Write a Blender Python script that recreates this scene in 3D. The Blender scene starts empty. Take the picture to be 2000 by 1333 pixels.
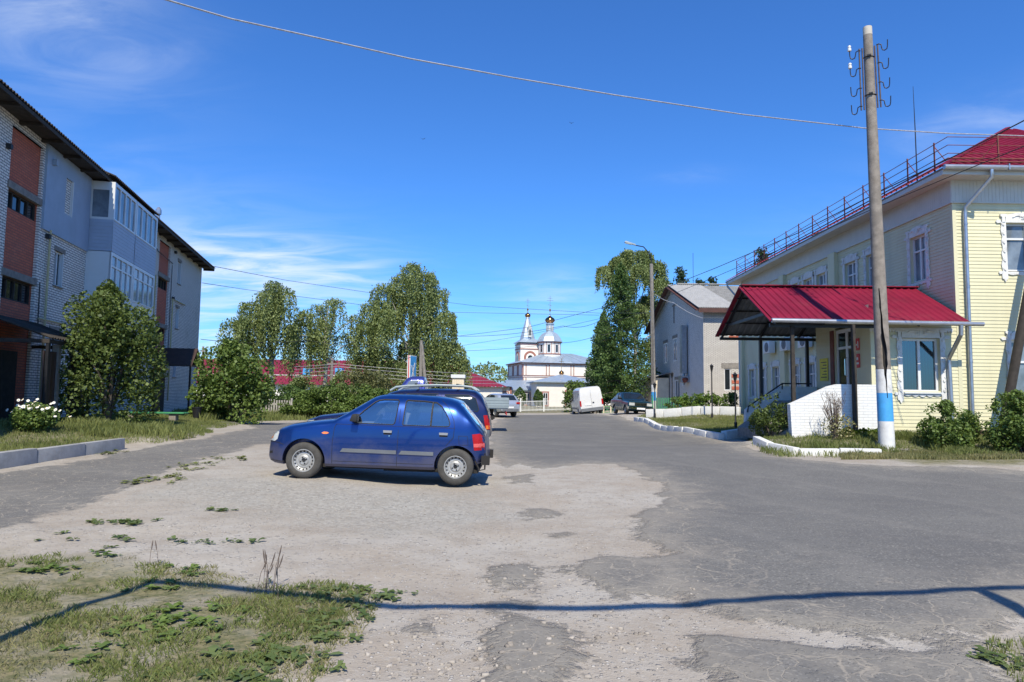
import bpy, bmesh, math, random
import numpy as np
from mathutils import Matrix, Vector
SC = bpy.context.scene
COL = SC.collection
R = math.radians
# ---------------------------------------------------------------- camera
EYE = 1.5
PITCH, ROLL, FPX = 0.0787, 0.012, 1333.33
cam_d = bpy.data.cameras.new('camera'); cam = bpy.data.objects.new('camera', cam_d); COL.objects.link(cam)
cam_d.sensor_width = 36; cam_d.lens = 24; cam_d.clip_start = 0.1; cam_d.clip_end = 5000
_f = Vector((0, math.cos(PITCH), math.sin(PITCH))); _u0 = Vector((0, -math.sin(PITCH), math.cos(PITCH))); _r0 = Vector((1, 0, 0))
_r = _r0*math.cos(ROLL) + _u0*math.sin(ROLL); _u = _u0*math.cos(ROLL) - _r0*math.sin(ROLL)
cam.matrix_world = Matrix(((_r.x, _u.x, -_f.x, 0), (_r.y, _u.y, -_f.y, 0), (_r.z, _u.z, -_f.z, EYE), (0, 0, 0, 1)))
SC.camera = cam
# ---------------------------------------------------------------- sky, sun, exposure
SUN_EL, SUN_AZ = R(50), R(4)                     # sun almost straight behind the camera
SUN = Vector((math.sin(SUN_AZ)*math.cos(SUN_EL), -math.cos(SUN_AZ)*math.cos(SUN_EL), math.sin(SUN_EL)))
SC.view_settings.view_transform = 'Standard'; SC.view_settings.look = 'None'
SC.view_settings.exposure = 0.3; SC.view_settings.gamma = 1.0
sd = bpy.data.lights.new('sun', 'SUN'); sd.energy = 5.0; sd.angle = R(0.53); sd.color = (1.0, 0.925, 0.76)
so = bpy.data.objects.new('sun', sd); COL.objects.link(so)
so.rotation_euler = SUN.to_track_quat('Z', 'Y').to_euler()
W = bpy.data.worlds.new('World'); SC.world = W; W.use_nodes = True

def nd(nt, typ, props=None, **inp):
    n = nt.nodes.new('ShaderNode' + typ)
    for k, v in (props or {}).items(): setattr(n, k, v)
    for k, v in inp.items():
        key = int(k[1:]) if k[0] == 'i' and k[1:].isdigit() else k.replace('_', ' ')
        s = n.inputs[key]
        if isinstance(v, bpy.types.NodeSocket): nt.links.new(v, s)
        elif isinstance(v, bpy.types.Node): nt.links.new(v.outputs[0], s)
        else:
            if isinstance(v, (tuple, list)) and len(v) == 3 and s.type == 'RGBA': v = (*v, 1)
            s.default_value = v
    return n
def mth(nt, op, a, b=0.0, c=0.0, clamp=False):
    return nd(nt, 'Math', dict(operation=op, use_clamp=clamp), i0=a, i1=b, i2=c).outputs[0]
def mixc(nt, f, a, b, blend='MIX'):
    n = nt.nodes.new('ShaderNodeMix'); n.data_type = 'RGBA'; n.blend_type = blend
    for i, v in ((0, f), (6, a), (7, b)):
        if isinstance(v, bpy.types.NodeSocket): nt.links.new(v, n.inputs[i])
        else: n.inputs[i].default_value = (*v, 1) if isinstance(v, (tuple, list)) and len(v) == 3 else v
    return n.outputs[2]
def sstep(nt, v, lo, hi, a=0.0, b=1.0):
    n = nt.nodes.new('ShaderNodeMapRange'); n.interpolation_type = 'SMOOTHSTEP'
    nt.links.new(v, n.inputs[0]); n.inputs[1].default_value = lo; n.inputs[2].default_value = hi
    n.inputs[3].default_value = a; n.inputs[4].default_value = b
    return n.outputs[0]
def noise(nt, vec, scale, detail=4, rough=0.55, dist=0.0):
    return nd(nt, 'TexNoise', Vector=vec, Scale=scale, Detail=detail, Roughness=rough, Distortion=dist).outputs[0]

nt = W.node_tree; nt.nodes.clear()
sky = nd(nt, 'TexSky', dict(sky_type='NISHITA', sun_disc=False, sun_elevation=SUN_EL, sun_rotation=math.pi - SUN_AZ,
                            altitude=150.0, air_density=1.0, dust_density=0.35, ozone_density=2.6))
tc = nd(nt, 'TexCoord').outputs['Generated']
sep = nd(nt, 'SeparateXYZ', Vector=tc)
zc = mth(nt, 'MAXIMUM', sep.outputs[2], 0.03)
pl = nd(nt, 'CombineXYZ', X=mth(nt, 'DIVIDE', sep.outputs[0], mth(nt, 'ADD', zc, 0.12)), Y=mth(nt, 'DIVIDE', sep.outputs[1], mth(nt, 'ADD', zc, 0.12)), Z=0.0)
mp = nd(nt, 'Mapping', Vector=pl.outputs[0], Location=(2.35, 0.6, 0), Rotation=(0, 0, R(-28)), Scale=(0.62, 1.5, 1))
c2 = noise(nt, mp.outputs[0], 3.4, 8, 0.60, 0.8); c1 = noise(nt, mp.outputs[0], 1.0, 3, .5)
def wisp(px, py, sx, sy, amt):                       # a bank of cirrus about one direction of the sky
    d = (_f*FPX + _r*(px-1000) - _u*(py-666.5)).normalized(); ax, el = math.atan2(d.x, d.y), math.asin(d.z)
    da = mth(nt, 'DIVIDE', mth(nt, 'SUBTRACT', mth(nt, 'ARCTAN2', sep.outputs[0], sep.outputs[1]), ax), sx)
    de = mth(nt, 'DIVIDE', mth(nt, 'SUBTRACT', mth(nt, 'ARCSINE', sep.outputs[2]), el), sy)
    q = mth(nt, 'ADD', mth(nt, 'MULTIPLY', da, da), mth(nt, 'MULTIPLY', de, de))
    return mth(nt, 'MULTIPLY', mth(nt, 'POWER', 2.718, mth(nt, 'MULTIPLY', q, -1.0)), amt)
wm = 0.0
for w_ in ((110, 40, .13, .055, .50), (500, 512, .14, .038, .72), (330, 600, .25, .06, .40), (1080, 570, .07, .035, .30), (700, 545, .05, .03, .22), (1960, 235, .10, .03, .30), (620, 680, .5, .05, .35), (1330, 345, .06, .012, .10), (-500, 400, .4, .12, .45), (2700, 450, .4, .1, .4)):
    wm = mth(nt, 'ADD', wm, wisp(*w_))
cm = mth(nt, 'MULTIPLY', wm, sstep(nt, mth(nt, 'ADD', mth(nt, 'MULTIPLY', c2, .7), mth(nt, 'MULTIPLY', c1, .3)), .36, .68, .12, 1.0), clamp=True)
tint = mixc(nt, 1.0, sky.outputs[0], (.39, .83, 1.42), 'MULTIPLY')
mixn = mixc(nt, cm, tint, (6.6, 7.2, 8.0))
bg = nd(nt, 'Background', Color=mixn, Strength=0.115)
out = nt.nodes.new('ShaderNodeOutputWorld'); nt.links.new(bg.outputs[0], out.inputs[0])

# ---------------------------------------------------------------- pixel <-> place (photo is 2000 x 1333)
def ray(px, py):
    d = _f*FPX + _r*(px-1000) - _u*(py-666.5)
    return d/d.y
def P(px, py, Y):                                  # the point of the place seen at a photo pixel, Y metres ahead
    d = ray(px, py); return Vector((d.x*Y, Y, EYE + d.z*Y))
_CT = np.array([(0,0,0),(-4,4,.02),(4,4,0),(0,8,0),(4,9,0),(8,10,.0),(-1,11.6,.04),(-3.6,11.6,.15),(-5,7,.06),(-9,12.2,.12),(-9.5,12.6,.2),(-13,18,.5),(-12,21,.45),
 (-9,22,.25),(-9.6,25,.2),(-14,25,.45),(-18,39,.15),(-12,30,.1),(-6,25,.08),(0,20,.02),(0,30,-.05),(0,45,-.1),(6,58,-.12),(0,60,-.15),(7.3,42.5,.4),(8.2,40,.45),(5,43,.05),
 (12,12.5,0),(16,13,.05),(7.3,16.6,.12),(9.4,16.4,.15),(13,16.4,.2),(8.5,18.6,.45),(10,19,.5),(13,20,.47),(16,20,.47),(7.9,21.7,.1),(10,27,.3),(9,33,.35),(11.5,38,.75),(12,41.5,.85),(14,45,.85),
 (7,23,.06),(6.7,36,.22),(5.5,30,.03),(5,22,.02),(12,60,.4),(30,80,0),(-30,80,0),(0,95,0.1),(-120,120,0),(120,120,0),(0,220,0),(-60,40,.1),(60,40,.4),(0,-20,0),(-30,0,.2),(30,0,.1)], float)
def hz(x, y):                                      # height of the ground
    x = np.asarray(x, float); y = np.asarray(y, float)
    d2 = (x[..., None]-_CT[:, 0])**2 + (y[..., None]-_CT[:, 1])**2
    w = 1/(d2 + 0.6 + 0.0006*(y[..., None]**2))**2
    return (w*_CT[:, 2]).sum(-1)/w.sum(-1)
def hz1(x, y): return float(hz(np.array([x]), np.array([y]))[0])
def G(px, py):                                     # where the ray through a photo pixel meets the ground
    d = ray(px, py); Y = 3.0; prev = 3.0
    while Y < 400:
        if EYE + d.z*Y < hz1(d.x*Y, Y): break
        prev = Y; Y *= 1.03
    a, b = prev, Y
    for _ in range(18):
        m = (a+b)/2
        if EYE + d.z*m < hz1(d.x*m, m): b = m
        else: a = m
    return Vector((d.x*b, b, hz1(d.x*b, b)))
# ---------------------------------------------------------------- mesh helper
class MB:
    def __init__(s): s.v = []; s.f = []; s.m = []; s.mi = 0; s.X = None
    def add(s, vs, fs):
        o = len(s.v)
        if s.X is not None: vs = [s.X @ Vector(p) for p in vs]
        s.v += [tuple(p) for p in vs]; s.f += [[i+o for i in f] for f in fs]; s.m += [s.mi]*len(fs); return s
    def quad(s, a, b, c, d): return s.add([a, b, c, d], [(0, 1, 2, 3)])
    def box(s, x0, x1, y0, y1, z0, z1):
        return s.add([(x0,y0,z0),(x1,y0,z0),(x1,y1,z0),(x0,y1,z0),(x0,y0,z1),(x1,y0,z1),(x1,y1,z1),(x0,y1,z1)],
                     [(0,3,2,1),(4,5,6,7),(0,1,5,4),(1,2,6,5),(2,3,7,6),(3,0,4,7)])
    def bar(s, a, b, w, h=None, up=(0,0,1)):      # square bar between two points
        a, b = Vector(a), Vector(b); h = h or w; d = (b-a).normalized(); up = Vector(up)
        if abs(d.dot(up)) > .98: up = Vector((0,1,0))
        t = d.cross(up).normalized(); n = t.cross(d)
        vs = [p + t*(i*w/2) + n*(j*h/2) for p in (a, b) for i, j in ((-1,-1),(1,-1),(1,1),(-1,1))]
        return s.add(vs, [(0,1,2,3),(7,6,5,4),(0,4,5,1),(1,5,6,2),(2,6,7,3),(3,7,4,0)])
    def tube(s, pts, r, n=8, cap=True):
        pts = [Vector(p) for p in pts]; rs = r if isinstance(r, (list, tuple)) else [r]*len(pts)
        vs = []; fs = []; k = len(pts); ref = None
        for i, p in enumerate(pts):
            d = (pts[min(i+1, k-1)] - pts[max(i-1, 0)]).normalized()
            if ref is None: ref = Vector((0,0,1)) if abs(d.z) < .9 else Vector((1,0,0))
            a = d.cross(ref).normalized(); b = d.cross(a).normalized(); ref = a.cross(d)
            for j in range(n):
                t = 2*math.pi*j/n; vs.append(p + a*(math.cos(t)*rs[i]) + b*(math.sin(t)*rs[i]))
        for i in range(k-1):
            for j in range(n): fs.append((i*n+j, i*n+(j+1) % n, (i+1)*n+(j+1) % n, (i+1)*n+j))
        if cap: fs.append(tuple(range(n-1, -1, -1))); fs.append(tuple(range((k-1)*n, k*n)))
        return s.add(vs, fs)
    def lathe(s, prof, c=(0,0,0), n=16, axis='z', cap=True):   # prof: (radius, height)
        vs = []; fs = []; k = len(prof)
        for r, h in prof:
            for j in range(n):
                t = 2*math.pi*j/n; x, y = r*math.cos(t), r*math.sin(t)
                q = (x, y, h) if axis == 'z' else ((x, h, y) if axis == 'y' else (h, x, y))
                vs.append((q[0]+c[0], q[1]+c[1], q[2]+c[2]))
        for i in range(k-1):
            for j in range(n): fs.append((i*n+j, i*n+(j+1) % n, (i+1)*n+(j+1) % n, (i+1)*n+j))
        if cap: fs.append(tuple(range(n-1, -1, -1))); fs.append(tuple(range((k-1)*n, k*n)))
        return s.add(vs, fs)
    def prism(s, poly, d0, d1, f):                   # f(u, v, d) -> point
        n = len(poly); vs = [f(u, v, d0) for u, v in poly] + [f(u, v, d1) for u, v in poly]
        fs = [tuple(range(n-1, -1, -1)), tuple(range(n, 2*n))] + [(i, (i+1) % n, n+(i+1) % n, n+i) for i in range(n)]
        return s.add(vs, fs)
    def build(s, name, mat, parent=None, world=False, smooth=False, sharp=35, bevel=0.0, fix=True):
        me = bpy.data.meshes.new(name)
        off = parent.location if (parent is not None and world) else Vector((0,0,0))
        p2 = parent.parent if parent is not None else None
        if parent is not None and world and p2 is not None: off = off + p2.location
        me.from_pydata([(a[0]-off[0], a[1]-off[1], a[2]-off[2]) for a in s.v], [], s.f)
        me.polygons.foreach_set('material_index', s.m)
        if fix or bevel:
            bm = bmesh.new(); bm.from_mesh(me)
            if bevel:
                bmesh.ops.remove_doubles(bm, verts=bm.verts, dist=1e-5)
                ed = [e for e in bm.edges if len(e.link_faces) == 2 and e.calc_face_angle(0) > .6]
                bmesh.ops.bevel(bm, geom=ed, offset=bevel, segments=2, affect='EDGES', profile=.6, clamp_overlap=True)
            bmesh.ops.recalc_face_normals(bm, faces=bm.faces)
            bm.to_mesh(me); bm.free()
        autouv(me)
        if smooth or bevel:
            me.polygons.foreach_set('use_smooth', [True]*len(me.polygons)); me.set_sharp_from_angle(angle=R(sharp))
        return link(name, me, mat, parent)
def each(mb, name, mat, parent, **k):                  # one object per loose piece
    n = len(mb.v); root = list(range(n))
    def find(i):
        while root[i] != i: root[i] = root[root[i]]; i = root[i]
        return i
    for f in mb.f:
        for j in f[1:]: root[find(j)] = find(f[0])
    grp = {}
    for f, m in zip(mb.f, mb.m): grp.setdefault(find(f[0]), []).append((f, m))
    out = []
    for fs in grp.values():
        ix = sorted({i for f, _ in fs for i in f}); mp_ = {i: j for j, i in enumerate(ix)}; q = MB()
        q.v = [mb.v[i] for i in ix]; q.f = [[mp_[i] for i in f] for f, _ in fs]; q.m = [m for _, m in fs]; out.append(q.build(name, mat, parent, **k))
    return out
def autouv(me):                                       # metric box mapping
    n = len(me.loops)
    if not n: return
    uv = me.uv_layers.new(name='UVMap')
    co = np.empty(len(me.vertices)*3, np.float32); me.vertices.foreach_get('co', co); co = co.reshape(-1, 3)
    li = np.empty(n, np.int32); me.loops.foreach_get('vertex_index', li)
    pn = np.empty(len(me.polygons)*3, np.float32); me.polygons.foreach_get('normal', pn); pn = pn.reshape(-1, 3)
    lt = np.empty(len(me.polygons), np.int32); me.polygons.foreach_get('loop_total', lt)
    N = np.repeat(pn, lt, axis=0); C = co[li]
    hor = np.abs(N[:, 2]) > .75
    t = np.stack([-N[:, 1], N[:, 0]], 1); L = np.linalg.norm(t, axis=1); L[L < 1e-6] = 1; t /= L[:, None]
    u = np.where(hor, C[:, 0], C[:, 0]*t[:, 0] + C[:, 1]*t[:, 1]); v = np.where(hor, C[:, 1], C[:, 2])
    uv.data.foreach_set('uv', np.stack([u, v], 1).astype(np.float32).ravel())
def link(name, me, mat, parent=None):
    o = bpy.data.objects.new(name, me); COL.objects.link(o)
    for m in (mat if isinstance(mat, (list, tuple)) else [mat]):
        if m is not None: me.materials.append(m)
    if parent is not None: o.parent = parent
    return o
def npmesh(name, V, F, mat, parent=None, attrs=None, smooth=False):   # V (n,3), F (m,k) of equal-sided faces
    me = bpy.data.meshes.new(name); V = np.asarray(V, np.float32); F = np.asarray(F, np.int32); k = F.shape[1]
    if parent is not None:
        off = np.array(parent.location, np.float32); V = V - off
    me.vertices.add(len(V)); me.vertices.foreach_set('co', V.ravel())
    me.loops.add(F.size); me.loops.foreach_set('vertex_index', F.ravel())
    me.polygons.add(len(F)); me.polygons.foreach_set('loop_start', np.arange(0, F.size, k, dtype=np.int32))
    me.polygons.foreach_set('loop_total', np.full(len(F), k, np.int32))
    if smooth: me.polygons.foreach_set('use_smooth', np.ones(len(F), bool))
    me.update(calc_edges=True)
    for a, d in (attrs or {}).items():
        at = me.attributes.new(a, 'FLOAT', 'POINT'); at.data.foreach_set('value', np.asarray(d, np.float32).ravel())
    return link(name, me, mat, parent)
def tag(o, label=None, cat=None, group=None, kind=None):
    if label: o['label'] = label
    if cat: o['category'] = cat
    if group: o['group'] = group
    if kind: o['kind'] = kind
    return o
def thing(name, label, cat, loc=(0,0,0), rz=0.0, group=None):
    o = bpy.data.objects.new(name, None); COL.objects.link(o); o.empty_display_size = .3
    o.location = loc; o.rotation_euler = (0, 0, rz)
    return tag(o, label, cat, group)
def dup(root, loc, rz=0.0, label=None):
    r = root.copy(); COL.objects.link(r); r.location = loc; r.rotation_euler = (0, 0, rz)
    if label: r['label'] = label
    for ch in list(root.children):
        c = ch.copy(); COL.objects.link(c); c.parent = r
        for g in ch.children:
            d = g.copy(); COL.objects.link(d); d.parent = c
    return r
# ---------------------------------------------------------------- materials
def mat(name, col, rough=.7, metal=0.0, var=.12, vscale=3.0, bump=0.0, bscale=40.0, coat=0.0, dirt=0.0, spec=.5, trans=0.0, uvstretch=None, dusty=0.0):
    m = bpy.data.materials.new(name); m.use_nodes = True; nt = m.node_tree
    b = nt.nodes['Principled BSDF']
    pos = nd(nt, 'TexCoord').outputs['Object']
    if uvstretch: pos = nd(nt, 'Mapping', Vector=pos, Scale=uvstretch).outputs[0]
    n1 = noise(nt, pos, vscale, 5, .6)
    f = sstep(nt, n1, .3, .7)
    c = mixc(nt, f, tuple(x*(1-var) for x in col), tuple(min(1, x*(1+var)) for x in col))
    if dirt:
        n2 = noise(nt, pos, vscale*.45, 8, .68)
        c = mixc(nt, sstep(nt, n2, .5, .75, 0, dirt), c, (.16, .13, .10))
    if dusty:                                          # road dust thrown up over the lower body
        zz = nd(nt, 'SeparateXYZ', Vector=pos).outputs[2]
        dn = mth(nt, 'ADD', zz, mth(nt, 'MULTIPLY', noise(nt, pos, 3.0, 8, .65), -.9))
        df = sstep(nt, dn, .22, -.25, 0, dusty); c = mixc(nt, df, c, (.22, .19, .16))
        nt.links.new(mth(nt, 'MULTIPLY_ADD', df, .5, rough), b.inputs['Roughness']); nt.links.new(mth(nt, 'MULTIPLY_ADD', df, -.9, coat), b.inputs['Coat Weight'])
    else: b.inputs['Roughness'].default_value = rough
    nt.links.new(c, b.inputs['Base Color'])
    b.inputs['Metallic'].default_value = metal
    b.inputs['Specular IOR Level'].default_value = spec
    if coat: b.inputs['Coat Weight'].default_value = coat if not dusty else b.inputs['Coat Weight'].default_value; b.inputs['Coat Roughness'].default_value = .04
    if trans: b.inputs['Transmission Weight'].default_value = trans
    if bump:
        bp = nd(nt, 'Bump', Strength=bump, Distance=.02, Height=noise(nt, pos, bscale, 6, .6))
        nt.links.new(bp.outputs[0], b.inputs['Normal'])
    return m
def brick_mat(name, c1, c2, mortar, bw=.25, rh=.078, ms=.009, dirt=.25, bump=.5):
    m = bpy.data.materials.new(name); m.use_nodes = True; nt = m.node_tree; b = nt.nodes['Principled BSDF']
    uv = nd(nt, 'TexCoord').outputs['UV']; ob = nd(nt, 'TexCoord').outputs['Object']
    wob = nd(nt, 'VectorMath', dict(operation='MULTIPLY_ADD'), i0=nd(nt, 'TexNoise', Vector=ob, Scale=2.0, Detail=2.0).outputs[1], i1=(.012, .012, .0), i2=uv).outputs[0]
    br = nd(nt, 'TexBrick', dict(offset=.5), Vector=wob, Color1=c1, Color2=c2, Mortar=mortar, Scale=1.0, Brick_Width=bw, Row_Height=rh, Mortar_Size=ms, Mortar_Smooth=.15, Bias=-.1)
    n2 = noise(nt, ob, .7, 8, .65); n3 = noise(nt, ob, 9, 4, .6)
    c = mixc(nt, sstep(nt, n2, .48, .78, 0, dirt), br.outputs[0], (.17, .15, .13))
    c = mixc(nt, .35, c, mixc(nt, n3, c, (1, 1, 1), 'OVERLAY'))
    nt.links.new(c, b.inputs['Base Color']); b.inputs['Roughness'].default_value = .85
    hgt = mth(nt, 'MULTIPLY_ADD', n3, .25, mth(nt, 'SUBTRACT', 1.0, br.outputs[1]))
    bp = nd(nt, 'Bump', Strength=bump, Distance=.012, Height=hgt); nt.links.new(bp.outputs[0], b.inputs['Normal'])
    return m
def leaf_mat(name, dark, light, scale=.7, rough=.55, trans=.25):
    m = bpy.data.materials.new(name); m.use_nodes = True; nt = m.node_tree; b = nt.nodes['Principled BSDF']; o = nt.nodes['Material Output']
    at = nd(nt, 'Attribute', dict(attribute_name='rnd')).outputs['Fac']
    n = noise(nt, nd(nt, 'TexCoord').outputs['Object'], scale, 3, .5)
    f = mth(nt, 'ADD', mth(nt, 'MULTIPLY', at, .6), mth(nt, 'MULTIPLY', sstep(nt, n, .35, .65), .4), clamp=True)
    c = mixc(nt, f, dark, light)
    nt.links.new(c, b.inputs['Base Color']); b.inputs['Roughness'].default_value = rough; b.inputs['Specular IOR Level'].default_value = .35
    tr = nd(nt, 'BsdfTranslucent', Color=mixc(nt, .5, c, (light[0]*1.3, light[1]*1.3, light[2]*.7)))
    mx = nd(nt, 'MixShader', Fac=trans, i1=b.outputs[0], i2=tr.outputs[0]); nt.links.new(mx.outputs[0], o.inputs[0])
    return m
def glass_mat(name, tint=(.05, .07, .08), alpha=.25, rough=.03):   # window glass: mirror-like sheen over a see-through tint
    m = bpy.data.materials.new(name); m.use_nodes = True; nt = m.node_tree; o = nt.nodes['Material Output']
    nt.nodes.remove(nt.nodes['Principled BSDF'])
    gl = nd(nt, 'BsdfGlossy', Color=(.9, .95, 1), Roughness=rough); tp = nd(nt, 'BsdfTransparent', Color=tint)
    fr = nd(nt, 'Fresnel', IOR=1.55); fac = mth(nt, 'MULTIPLY_ADD', fr.outputs[0], .9, alpha, clamp=True)
    mx = nd(nt, 'MixShader', Fac=fac, i1=tp.outputs[0], i2=gl.outputs[0]); nt.links.new(mx.outputs[0], o.inputs[0])
    return m
M = {}
M['silicate'] = brick_mat('silicate_brick', (.72, .675, .59), (.58, .545, .48), (.13, .125, .12), ms=.012, dirt=.35)
M['silicate_light'] = brick_mat('pale_brick', (.52, .49, .44), (.44, .41, .37), (.17, .155, .14), ms=.015, dirt=.12)
M['gable_brick'] = brick_mat('gable_brick', (.80, .765, .70), (.70, .67, .61), (.16, .155, .15), ms=.015, dirt=.2)
M['redbrick'] = brick_mat('red_brick', (.44, .115, .06), (.34, .085, .048), (.16, .07, .05), ms=.009, dirt=.2)
M['whitebrick'] = brick_mat('painted_brick', (.68, .675, .65), (.65, .645, .62), (.52, .52, .51), ms=.007, dirt=.06, bump=.6)
M['concrete'] = mat('concrete', (.22, .20, .175), .9, var=.2, vscale=6, bump=.35, bscale=60, dirt=.3)
M['concrete_kerb'] = mat('kerb_concrete', (.30, .30, .30), .9, var=.15, vscale=5, bump=.3, bscale=80, dirt=.25)
M['white_paint'] = mat('white_paint', (.66, .655, .63), .7, var=.07, vscale=7, dirt=.42, bump=.2, bscale=50)
M['blue_paint'] = mat('blue_paint', (.06, .33, .68), .6, var=.08, vscale=8, dirt=.12)
M['white_pvc'] = mat('white_plastic', (.66, .665, .66), .35, var=.02)
M['yellow_siding'] = mat('yellow_siding', (.615, .575, .375), .55, var=.06, vscale=1.2, dirt=.10, uvstretch=(1.2, 1.2, .35))
M['grey_panel'] = mat('grey_cladding', (.30, .375, .47), .6, var=.06, vscale=1.5, dirt=.08)
M['grey_siding'] = mat('grey_siding', (.38, .42, .50), .5, var=.04)
M['frieze'] = mat('pale_frieze', (.54, .53, .49), .5, var=.04)
M['red_roof'] = mat('red_metal_roof', (.175, .007, .026), .62, var=.16, vscale=.9, spec=.25, dirt=.16)
M['burgundy'] = mat('burgundy_roof', (.20, .016, .035), .5, var=.12, vscale=.5)
M['slate'] = mat('asbestos_roof', (.24, .235, .22), .95, var=.2, vscale=2.5, dirt=.3)
M['dark_slate'] = mat('weathered_roof_sheet', (.035, .028, .024), .95, var=.25, vscale=3)
M['dark_wood'] = mat('dark_timber', (.035, .028, .022), .85, var=.3, vscale=6, bump=.3)
M['brown_paint'] = mat('brown_paint', (.05, .026, .018), .6, var=.2, vscale=4)
M['bargeboard'] = mat('dark_bargeboard_paint', (.075, .030, .022), .7, var=.25, vscale=4)
M['old_bracket'] = mat('old_bracket_paint', (.075, .055, .055), .7, var=.3, vscale=9)
M['rust'] = mat('rust_red_paint', (.17, .045, .03), .7, var=.25, vscale=6)
M['black_metal'] = mat('black_metal', (.018, .018, .02), .45, var=.15, metal=.2)
M['galv'] = mat('galvanised_steel', (.40, .42, .45), .32, metal=.75, var=.12, vscale=5)
M['roof_zinc'] = mat('church_roof_metal', (.36, .43, .50), .4, metal=.35, var=.08, vscale=2)
M['church_white'] = mat('church_wall', (.72, .68, .615), .8, var=.05, vscale=1.0, dirt=.08)
M['church_red'] = mat('church_trim', (.29, .12, .09), .8, var=.1)
M['gold'] = mat('gilded_copper', (.42, .20, .075), .16, metal=1.0, var=.1, spec=.6)
M['gilt_cross'] = mat('gilt_cross', (.55, .38, .16), .3, metal=.9)
M['wood_pole'] = mat('grey_timber', (.21, .185, .16), .9, var=.25, vscale=8, uvstretch=(1, 1, .12))
M['picket'] = mat('weathered_picket', (.33, .31, .28), .9, var=.2, vscale=5)
M['bark'] = mat('bark', (.10, .082, .065), .95, var=.35, vscale=9, bump=.6, bscale=25)
M['birch_bark'] = mat('birch_bark', (.36, .345, .32), .9, var=.3, vscale=5, dirt=.85)
M['green_paint'] = mat('green_paint', (.05, .24, .10), .55, var=.12)
M['cream'] = mat('cream_render', (.66, .57, .42), .85, var=.1, vscale=1.5, dirt=.12)
M['wire'] = mat('black_cable', (.02, .02, .022), .6)
M['alu_wire'] = mat('twisted_aluminium_cable', (.42, .42, .43), .5, metal=.4, var=.2, vscale=12)
M['glass'] = glass_mat('window_glass', (.42, .48, .50), .12)
M['dark_glass'] = mat('dark_window_glass', (.012, .017, .022), .06, var=.3, vscale=.6, spec=.7)
M['sky_glass'] = mat('curtained_window_glass', (.16, .19, .22), .07, var=.35, vscale=1.3, spec=.8)
M['green_blind'] = mat('green_blinds', (.035, .16, .125), .7, var=.1)
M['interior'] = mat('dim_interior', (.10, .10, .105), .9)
M['yellow_sign'] = mat('yellow_sign', (.80, .68, .05), .6)
M['red_sign'] = mat('red_sign', (.60, .03, .03), .5)
M['yellow_pipe'] = mat('gas_pipe_paint', (.50, .42, .22), .6, dirt=.2)
M['gasket'] = mat('black_rubber', (.014, .014, .015), .7)
M['tyre'] = mat('tyre_rubber', (.06, .056, .05), .85, var=.2, vscale=10, bump=.3, bscale=60)
M['rim'] = mat('painted_steel_rim', (.36, .355, .34), .45, metal=.35, dirt=.3, vscale=12)
M['chrome'] = mat('chrome', (.75, .75, .76), .12, metal=1.0, var=.03)
M['handle_grey'] = mat('worn_handle_grey', (.22, .23, .25), .4)
M['grey_trim'] = mat('grey_plastic_trim', (.13, .14, .155), .6)
M['lamp_red'] = mat('red_lens', (.36, .008, .010), .25, coat=.1, spec=.3)
M['lamp_amber'] = mat('amber_lens', (.75, .20, .03), .15, coat=.5)
M['lamp_clear'] = mat('clear_lens', (.62, .64, .62), .08, coat=.6, metal=.3)
M['plate'] = mat('number_plate', (.72, .73, .74), .5, var=.12, vscale=14)
M['seat'] = mat('grey_seat_cloth', (.24, .245, .26), .9)
M['under'] = mat('underbody', (.018, .016, .015), .9)
def paint(name, col, **k): M[name] = mat(name, col, .32, metal=.6, var=.04, coat=.7, vscale=2, **k)
paint('blue_car_paint', (.003, .036, .19), dusty=.42); paint('navy_paint', (.012, .017, .075)); paint('violet_paint', (.055, .065, .27))
paint('silver_paint', (.50, .53, .57)); paint('teal_paint', (.016, .055, .080)); M['van_white'] = mat('van_white', (.60, .60, .595), .35, coat=.5, var=.02)
M['bed_grey'] = mat('grey_dropside_paint', (.24, .29, .31), .5, var=.08)
M['petal'] = mat('white_petals', (.80, .80, .78), .7, var=.05); M['petal_eye'] = mat('yellow_flower_eye', (.75, .45, .03), .8)
M['stone'] = mat('pebbles', (.40, .36, .32), .9, var=.35, vscale=7)
M['leaf_birch'] = leaf_mat('birch_leaves', (.085, .125, .034), (.275, .325, .12))
M['leaf_conifer'] = leaf_mat('larch_needles', (.036, .078, .020), (.12, .19, .05))
M['leaf_shrub'] = leaf_mat('shrub_leaves', (.055, .10, .02), (.18, .25, .06))
M['leaf_lilac'] = leaf_mat('lilac_leaves', (.045, .075, .016), (.155, .205, .055))
M['leaf_fresh'] = leaf_mat('fresh_leaves', (.055, .11, .016), (.19, .28, .05))
M['leaf_dull'] = leaf_mat('dull_leaves', (.07, .085, .03), (.20, .20, .08))
M['leaf_pine'] = leaf_mat('pine_needles', (.022, .045, .020), (.06, .10, .04))
M['grass_green'] = leaf_mat('grass_blades', (.085, .115, .026), (.25, .27, .095), scale=.5)
M['grass_dry'] = leaf_mat('dry_grass_blades', (.10, .125, .035), (.38, .33, .17), scale=.9)
M['weed'] = leaf_mat('weed_leaves', (.055, .095, .025), (.18, .225, .075), scale=1.5)
M['twig'] = mat('dry_twigs', (.14, .105, .085), .9, var=.2)
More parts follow.
